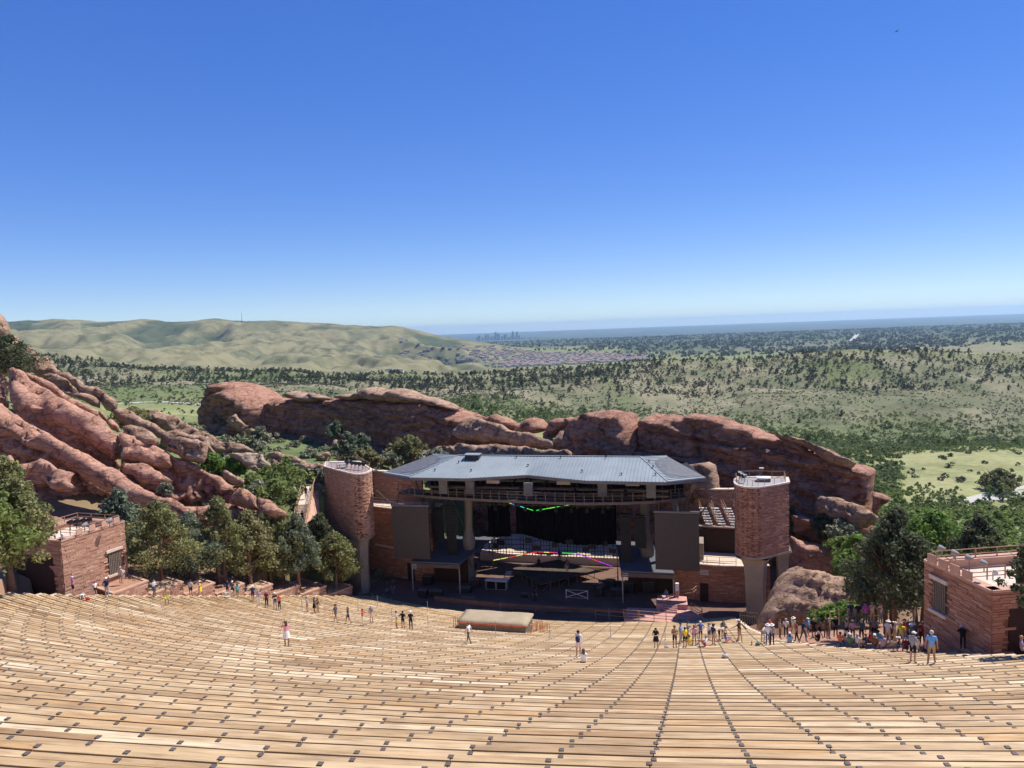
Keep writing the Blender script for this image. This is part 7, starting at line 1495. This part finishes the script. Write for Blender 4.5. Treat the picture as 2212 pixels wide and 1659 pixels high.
bt = H(1624, 1393); br_ = thing('water_bottle', 'brown bottle standing on the planks beside the dark bag', 'bottle', bt); MB().tube([bt, bt+Vector((0, 0, .2)), bt+Vector((0, 0, .26)), bt+Vector((0, 0, .3))], [.045, .045, .02, .02], 8).build('body', 'cloth_brown', br_); MB().tube([bt+Vector((0, 0, .3)), bt+Vector((0, 0, .33))], .025, 8).build('lid', 'cloth_black', br_)

# ------------------------------------------------------------------ right side paths and rails
pr = thing('walkway_railing', 'brown handrail in front of the shaded trees on the right', 'railing', P(1800, 1350, 58)); railing(pr, [P(1793, 1352, 55), P(1850, 1345, 58), P(1905, 1345, 58)], 1.1, 1.6, 'rail_tan', .04, (1.0, .5))
V_ = []; nd, nt_ = 30, 10
for i in range(nd+1):
    d = 37.5+i*(70-37.5)/nd
    for j in range(nt_+1):
        th = th_right(d)-.004+j*.02; V_.append((*polar(BR-d, th), -drop(d+.6)-.28+.02*math.sin(i*1.7+j)))
F_ = [(i*(nt_+1)+j, (i+1)*(nt_+1)+j, (i+1)*(nt_+1)+j+1, i*(nt_+1)+j+1) for i in range(nd) for j in range(nt_)]
obj('side_path', np_mesh('side_path', V_, np.array(F_)), 'planter_soil', None, 'structure')
fc = thing('picket_fence', 'low wooden picket fence at the foot of the pitted boulder', 'fence', P(1605, 1342, 80))
for i in range(8):
    q = Vector(P(1599+i*5.2, 1344+i*.8, 81-i*.7)); MB().bar(q, q+Vector((0, 0, 1.25)), .1).build('picket', 'shutter_wood', fc)
MB().bar(Vector(P(1599, 1344, 81))+Vector((0, 0, .8)), Vector(P(1636, 1349.6, 76.1))+Vector((0, 0, .8)), .06).build('rail', 'shutter_wood', fc)

# ------------------------------------------------------------------ roads laid on the terrain
def thit(px, py, y0=90, y1=9000):
    Y = np.exp(np.linspace(math.log(y0), math.log(y1), 2600)); d = ray(px, py); q = d[None]*(Y/d[1])[:, None]; z = tz(q[:, 0], q[:, 1]); i = np.argmax(q[:, 2] < z); return np.array([q[i, 0], q[i, 1], z[i]])
def road(pts, width, label, mat, name='road', y0=90, lift=.25):
    c = np.array([thit(*p, y0) for p in pts]); fine = []
    for a, b in zip(c[:-1], c[1:]):
        k = max(2, int(np.linalg.norm(b-a)/12)); fine += [a+(b-a)*i/k for i in range(k)]
    fine = np.array(fine+[c[-1]]); t = np.gradient(fine[:, :2], axis=0); t /= np.linalg.norm(t, axis=1)[:, None]; n = np.stack([-t[:, 1], t[:, 0]], -1); V = []
    for o in (-.5, -.17, .17, .5):
        q = fine[:, :2]+n*o*width; V.append(np.column_stack([q, tz(q[:, 0], q[:, 1])+lift]))
    V = np.stack(V, 1).reshape(-1, 3); m = len(fine); F = [(i*4+j, i*4+j+1, i*4+4+j+1, i*4+4+j) for i in range(m-1) for j in range(3)]
    o = obj(name, np_mesh(name, V, np.array(F)), mat, None, 'structure'); return c
rc = road([(2030,1092), (2080,1086), (2120,1078), (2160,1072), (2200,1062), (2260,1048), (2320,1036)], 15, 'x', 'asphalt_pale', y0=250)
road([(235,873), (300,871), (380,870), (470,876), (540,882)], 9, 'x', 'asphalt_pale', y0=300)
road([(1840,737), (1846,730), (1852,722)], 34, 'x', 'asphalt_pale', 'far_highway', 3000, 3)
def car(loc, rz, colr, label, group=None):
    r_ = thing('parked_car', label, 'car', loc, group, rz); l = Vector((0, 0, 0))
    def part(nm, mb, mat, sm=False): o = obj(nm, mb.mesh(nm, smooth=sm), mat, r_); return o
    prof = [(-2.2,.45), (-2.25,.8), (-1.5,.95), (-.9,1.42), (.6,1.45), (1.3,.98), (2.1,.85), (2.2,.5)]
    mb = MB(); n = len(prof)
    mb.add([(x, -.85, z) for x, z in prof]+[(x, .85, z) for x, z in prof], [tuple(range(n)), tuple(range(2*n-1, n-1, -1))]+[(i, n+i, n+(i+1) % n, (i+1) % n) for i in range(n)]); part('body', mb, colr)
    for s in (-1, 1): part('window', MB().add([(-1.2, s*.86, 1.0), (1.05, s*.86, 1.02), (.55, s*.86, 1.38), (-.8, s*.86, 1.36)], [(0, 1, 2, 3)]).box((0, s*.855, 1.2), (.08, .02, .36)), 'glass_dark')
    for x in (-1.35, 1.35):
        for s in (-.8, .8): part('wheel', MB().tube([(x, s-.1, .33), (x, s+.1, .33)], .33, 12), 'black_steel')
ci = thit(2158, 1071.5, 250); car((ci[0], ci[1], ci[2]+.3), .25, 'black_steel', 'dark car driving on the pale road at the right')
cj = thit(345, 870, 300); car((cj[0], cj[1], cj[2]+.3), 0, 'black_steel', 'tiny dark car on the left valley road')

# ------------------------------------------------------------------ far houses
simple('house_wall', (.55, .48, .42), .9, .1, .15, .1); simple('house_roof', (.28, .205, .18), .9, .1, .2, .1); simple('house_roof_grey', (.20, .19, .19), .9, .1, .2, .1)
def house_mesh(w_, d_, h_, mat):
    mb = MB(); mb.box((0, 0, h_/2-1), (w_, d_, h_+2)); e = .8
    mb.add([(-w_/2-e, -d_/2-e, h_), (w_/2+e, -d_/2-e, h_), (w_/2+e, d_/2+e, h_), (-w_/2-e, d_/2+e, h_), (-w_/4, 0, h_+3.2), (w_/4, 0, h_+3.2)], [(0, 1, 5, 4), (1, 2, 5), (2, 3, 4, 5), (3, 0, 4), (3, 2, 1, 0)], 1)
    for k in (-1, 1): mb.box((k*w_*.25, -d_/2-.06, h_*.55), (1.8, .1, 1.8), 0, 2)
    me = mb.mesh('house'); [me.materials.append(MATS[m]) for m in ('house_wall', mat, 'glass_dark')]; return me
hm = [house_mesh(19, 14, 7.0, 'house_roof'), house_mesh(22, 14, 7.5, 'house_roof_grey'), house_mesh(17, 15, 6.5, 'house_roof'), house_mesh(29, 16, 9, 'house_roof_grey')]
g = np.random.default_rng(900); nh = 0; seen = []; rest_ = MB(); tries = 0
while nh < 800 and tries < 9000:
    tries += 1
    px = g.uniform(868, 1400); py = g.uniform(758, 796); lo = np.interp(px, [868, 1000, 1100, 1250, 1400], [776, 771, 762, 762, 766]); hi = np.interp(px, [868, 990, 1050, 1180, 1400], [787, 789, 796, 794, 779])
    if not lo < py < hi: continue
    Y = (200-18)*FPX/(py-705.7+.036*(px-1106)); Y = min(max(Y, 3300), 5400); X = (px-1106)/FPX*Y
    if any((X-a)**2+(Y-b)**2 < 24**2 for a, b in seen): continue
    seen.append((X, Y)); nh += 1
    if nh > 290:
        me_ = hm[int(g.integers(0, 4))]; zz_ = tz1(X, Y)+.2; a_ = .3+g.integers(0, 4)*1.5708; b0 = len(rest_.v)
        for v in me_.vertices: q = v.co; rest_.v.append((X+q.x*math.cos(a_)-q.y*math.sin(a_), Y+q.x*math.sin(a_)+q.y*math.cos(a_), zz_+q.z))
        for p_ in me_.polygons: rest_.f.append(tuple(b0+i for i in p_.vertices)); rest_.m.append(p_.material_index)
        continue
    o = bpy.data.objects.new('far_house', hm[g.integers(0, 4)]); col.objects.link(o); o.location = (X, Y, tz1(X, Y)+.2); o.rotation_euler = (0, 0, .3+g.integers(0, 4)*1.5708+g.normal()*.1)
    tag(o, 'small hip roofed house in the dense suburb beyond the ridge', 'house', 'houses of the far suburb')
o = rest_.build('suburb_houses', ['house_wall', 'house_roof', 'glass_dark'], None, 'stuff'); tag(o, 'mass of further small houses filling the far suburb', 'houses')
for i, (px, py, s) in enumerate(((840,795,1.0), (852,796,1.4), (864,796.5,1.0))):
    q = P(px, py, 2550); o = thing('white_shed', 'long white shed beyond the ridge, %s of three' % ('left', 'middle', 'right')[i], 'shed', (q[0], q[1], tz1(q[0], q[1])), 'white sheds beyond the ridge'); MB().box((q[0], q[1], o.location.z+4), (22*s, 14, 9)).build('walls', 'white_paint', o); MB().prism([(q[0]-11.5*s, q[1]-8), (q[0]+11.5*s, q[1]-8), (q[0]+11.5*s, q[1]+8), (q[0]-11.5*s, q[1]+8)], o.location.z+8.6, o.location.z+9.6).build('roof', 'roof_grey', o)
# ------------------------------------------------------------------ city on the horizon
rand_mat('city_wall', [(0, (.10, .11, .13)), (.5, (.18, .18, .19)), (1, (.28, .27, .26))], .7, .3, .01, .1)
SKY_ = [(395,283,16), (415,272,18), (445,285,14), (468,268,12), (482,258,12), (497,262,10), (522,278,18), (545,275,12), (557,239,15), (574,252,14), (588,256,12), (612,276,18), (634,262,14), (648,258,12), (668,284,18), (690,270,12), (708,233,17), (726,276,12), (743,234,15), (762,268,12), (785,290,16), (812,282,10), (850,286,16), (905,281,8), (930,288,14)]
for i, (x, yt, w_) in enumerate(SKY_):
    Yd = 19500+(i*37 % 9)*90; pt_, pb = P(*c8(x, yt), Yd), P(*c8(x, 306), Yd); ww = w_*.248/FPX*Yd; zb = tz1(pb[0], Yd)-2
    mb = MB(); mb.box((pb[0], Yd, (zb+pt_[2])/2), (ww, ww*.8, pt_[2]-zb)); mb.box((pb[0]+ww*.1, Yd, pt_[2]+4), (ww*.5, ww*.4, 8.1)); o = thing('office_tower', 'hazy blue %s building of the far city, %s from the left' % ('tall' if pt_[2]-zb > 150 else 'low', ordinal(i+1)), 'building', (pb[0], Yd, zb), 'skyline of the far city')
    mb.build('shaft', 'city_wall', o)
# mast on the grassy hill
q = P(522.5, 691, 5400); zb = tz1(q[0], 5400); m_ = thing('radio_mast', 'thin radio mast on the crest of the grassy hill', 'mast', (q[0], 5400, zb)); mb = MB(); top = P(522.5, 675, 5400)[2]
mb.tube([(q[0], 5400, zb-2), (q[0], 5400, zb+(top-zb)*.5), (q[0], 5400, top)], [2.2, 1.5, .6], 6); mb.build('pole', 'steel_grey', m_); MB().box((q[0], 5400, zb+5), (12, 8, 10)).build('cabin', 'roof_grey', m_)
# bird
q = Vector(P(1937, 68, 170)); b_ = thing('bird', 'tiny dark bird high in the sky', 'bird', q); mb = MB()
mb.tube([q+Vector((-.3, 0, 0)), q+Vector((0, 0, .02)), q+Vector((.28, 0, 0))], [.03, .1, .03], 6); mb.build('body', 'black_steel', b_)
MB().add([q+Vector(v) for v in ((-.1,0,.03), (.12,0,.03), (.1,-.55,.3), (-.02,-.95,.2), (-.1,0,.0), (.12,0,.0), (.1,-.55,.27), (-.02,-.95,.17))], [(0, 1, 2, 3), (7, 6, 5, 4), (0, 4, 5, 1), (1, 5, 6, 2), (2, 6, 7, 3), (3, 7, 4, 0)]).add([q+Vector(v) for v in ((-.1,0,.03), (.12,0,.03), (.1,.55,.3), (-.02,.95,.2), (-.1,0,.0), (.12,0,.0), (.1,.55,.27), (-.02,.95,.17))], [(3, 2, 1, 0), (4, 5, 6, 7), (1, 5, 4, 0), (2, 6, 5, 1), (3, 7, 6, 2), (0, 4, 7, 3)]).build('wings', 'black_steel', b_)
build_haze()
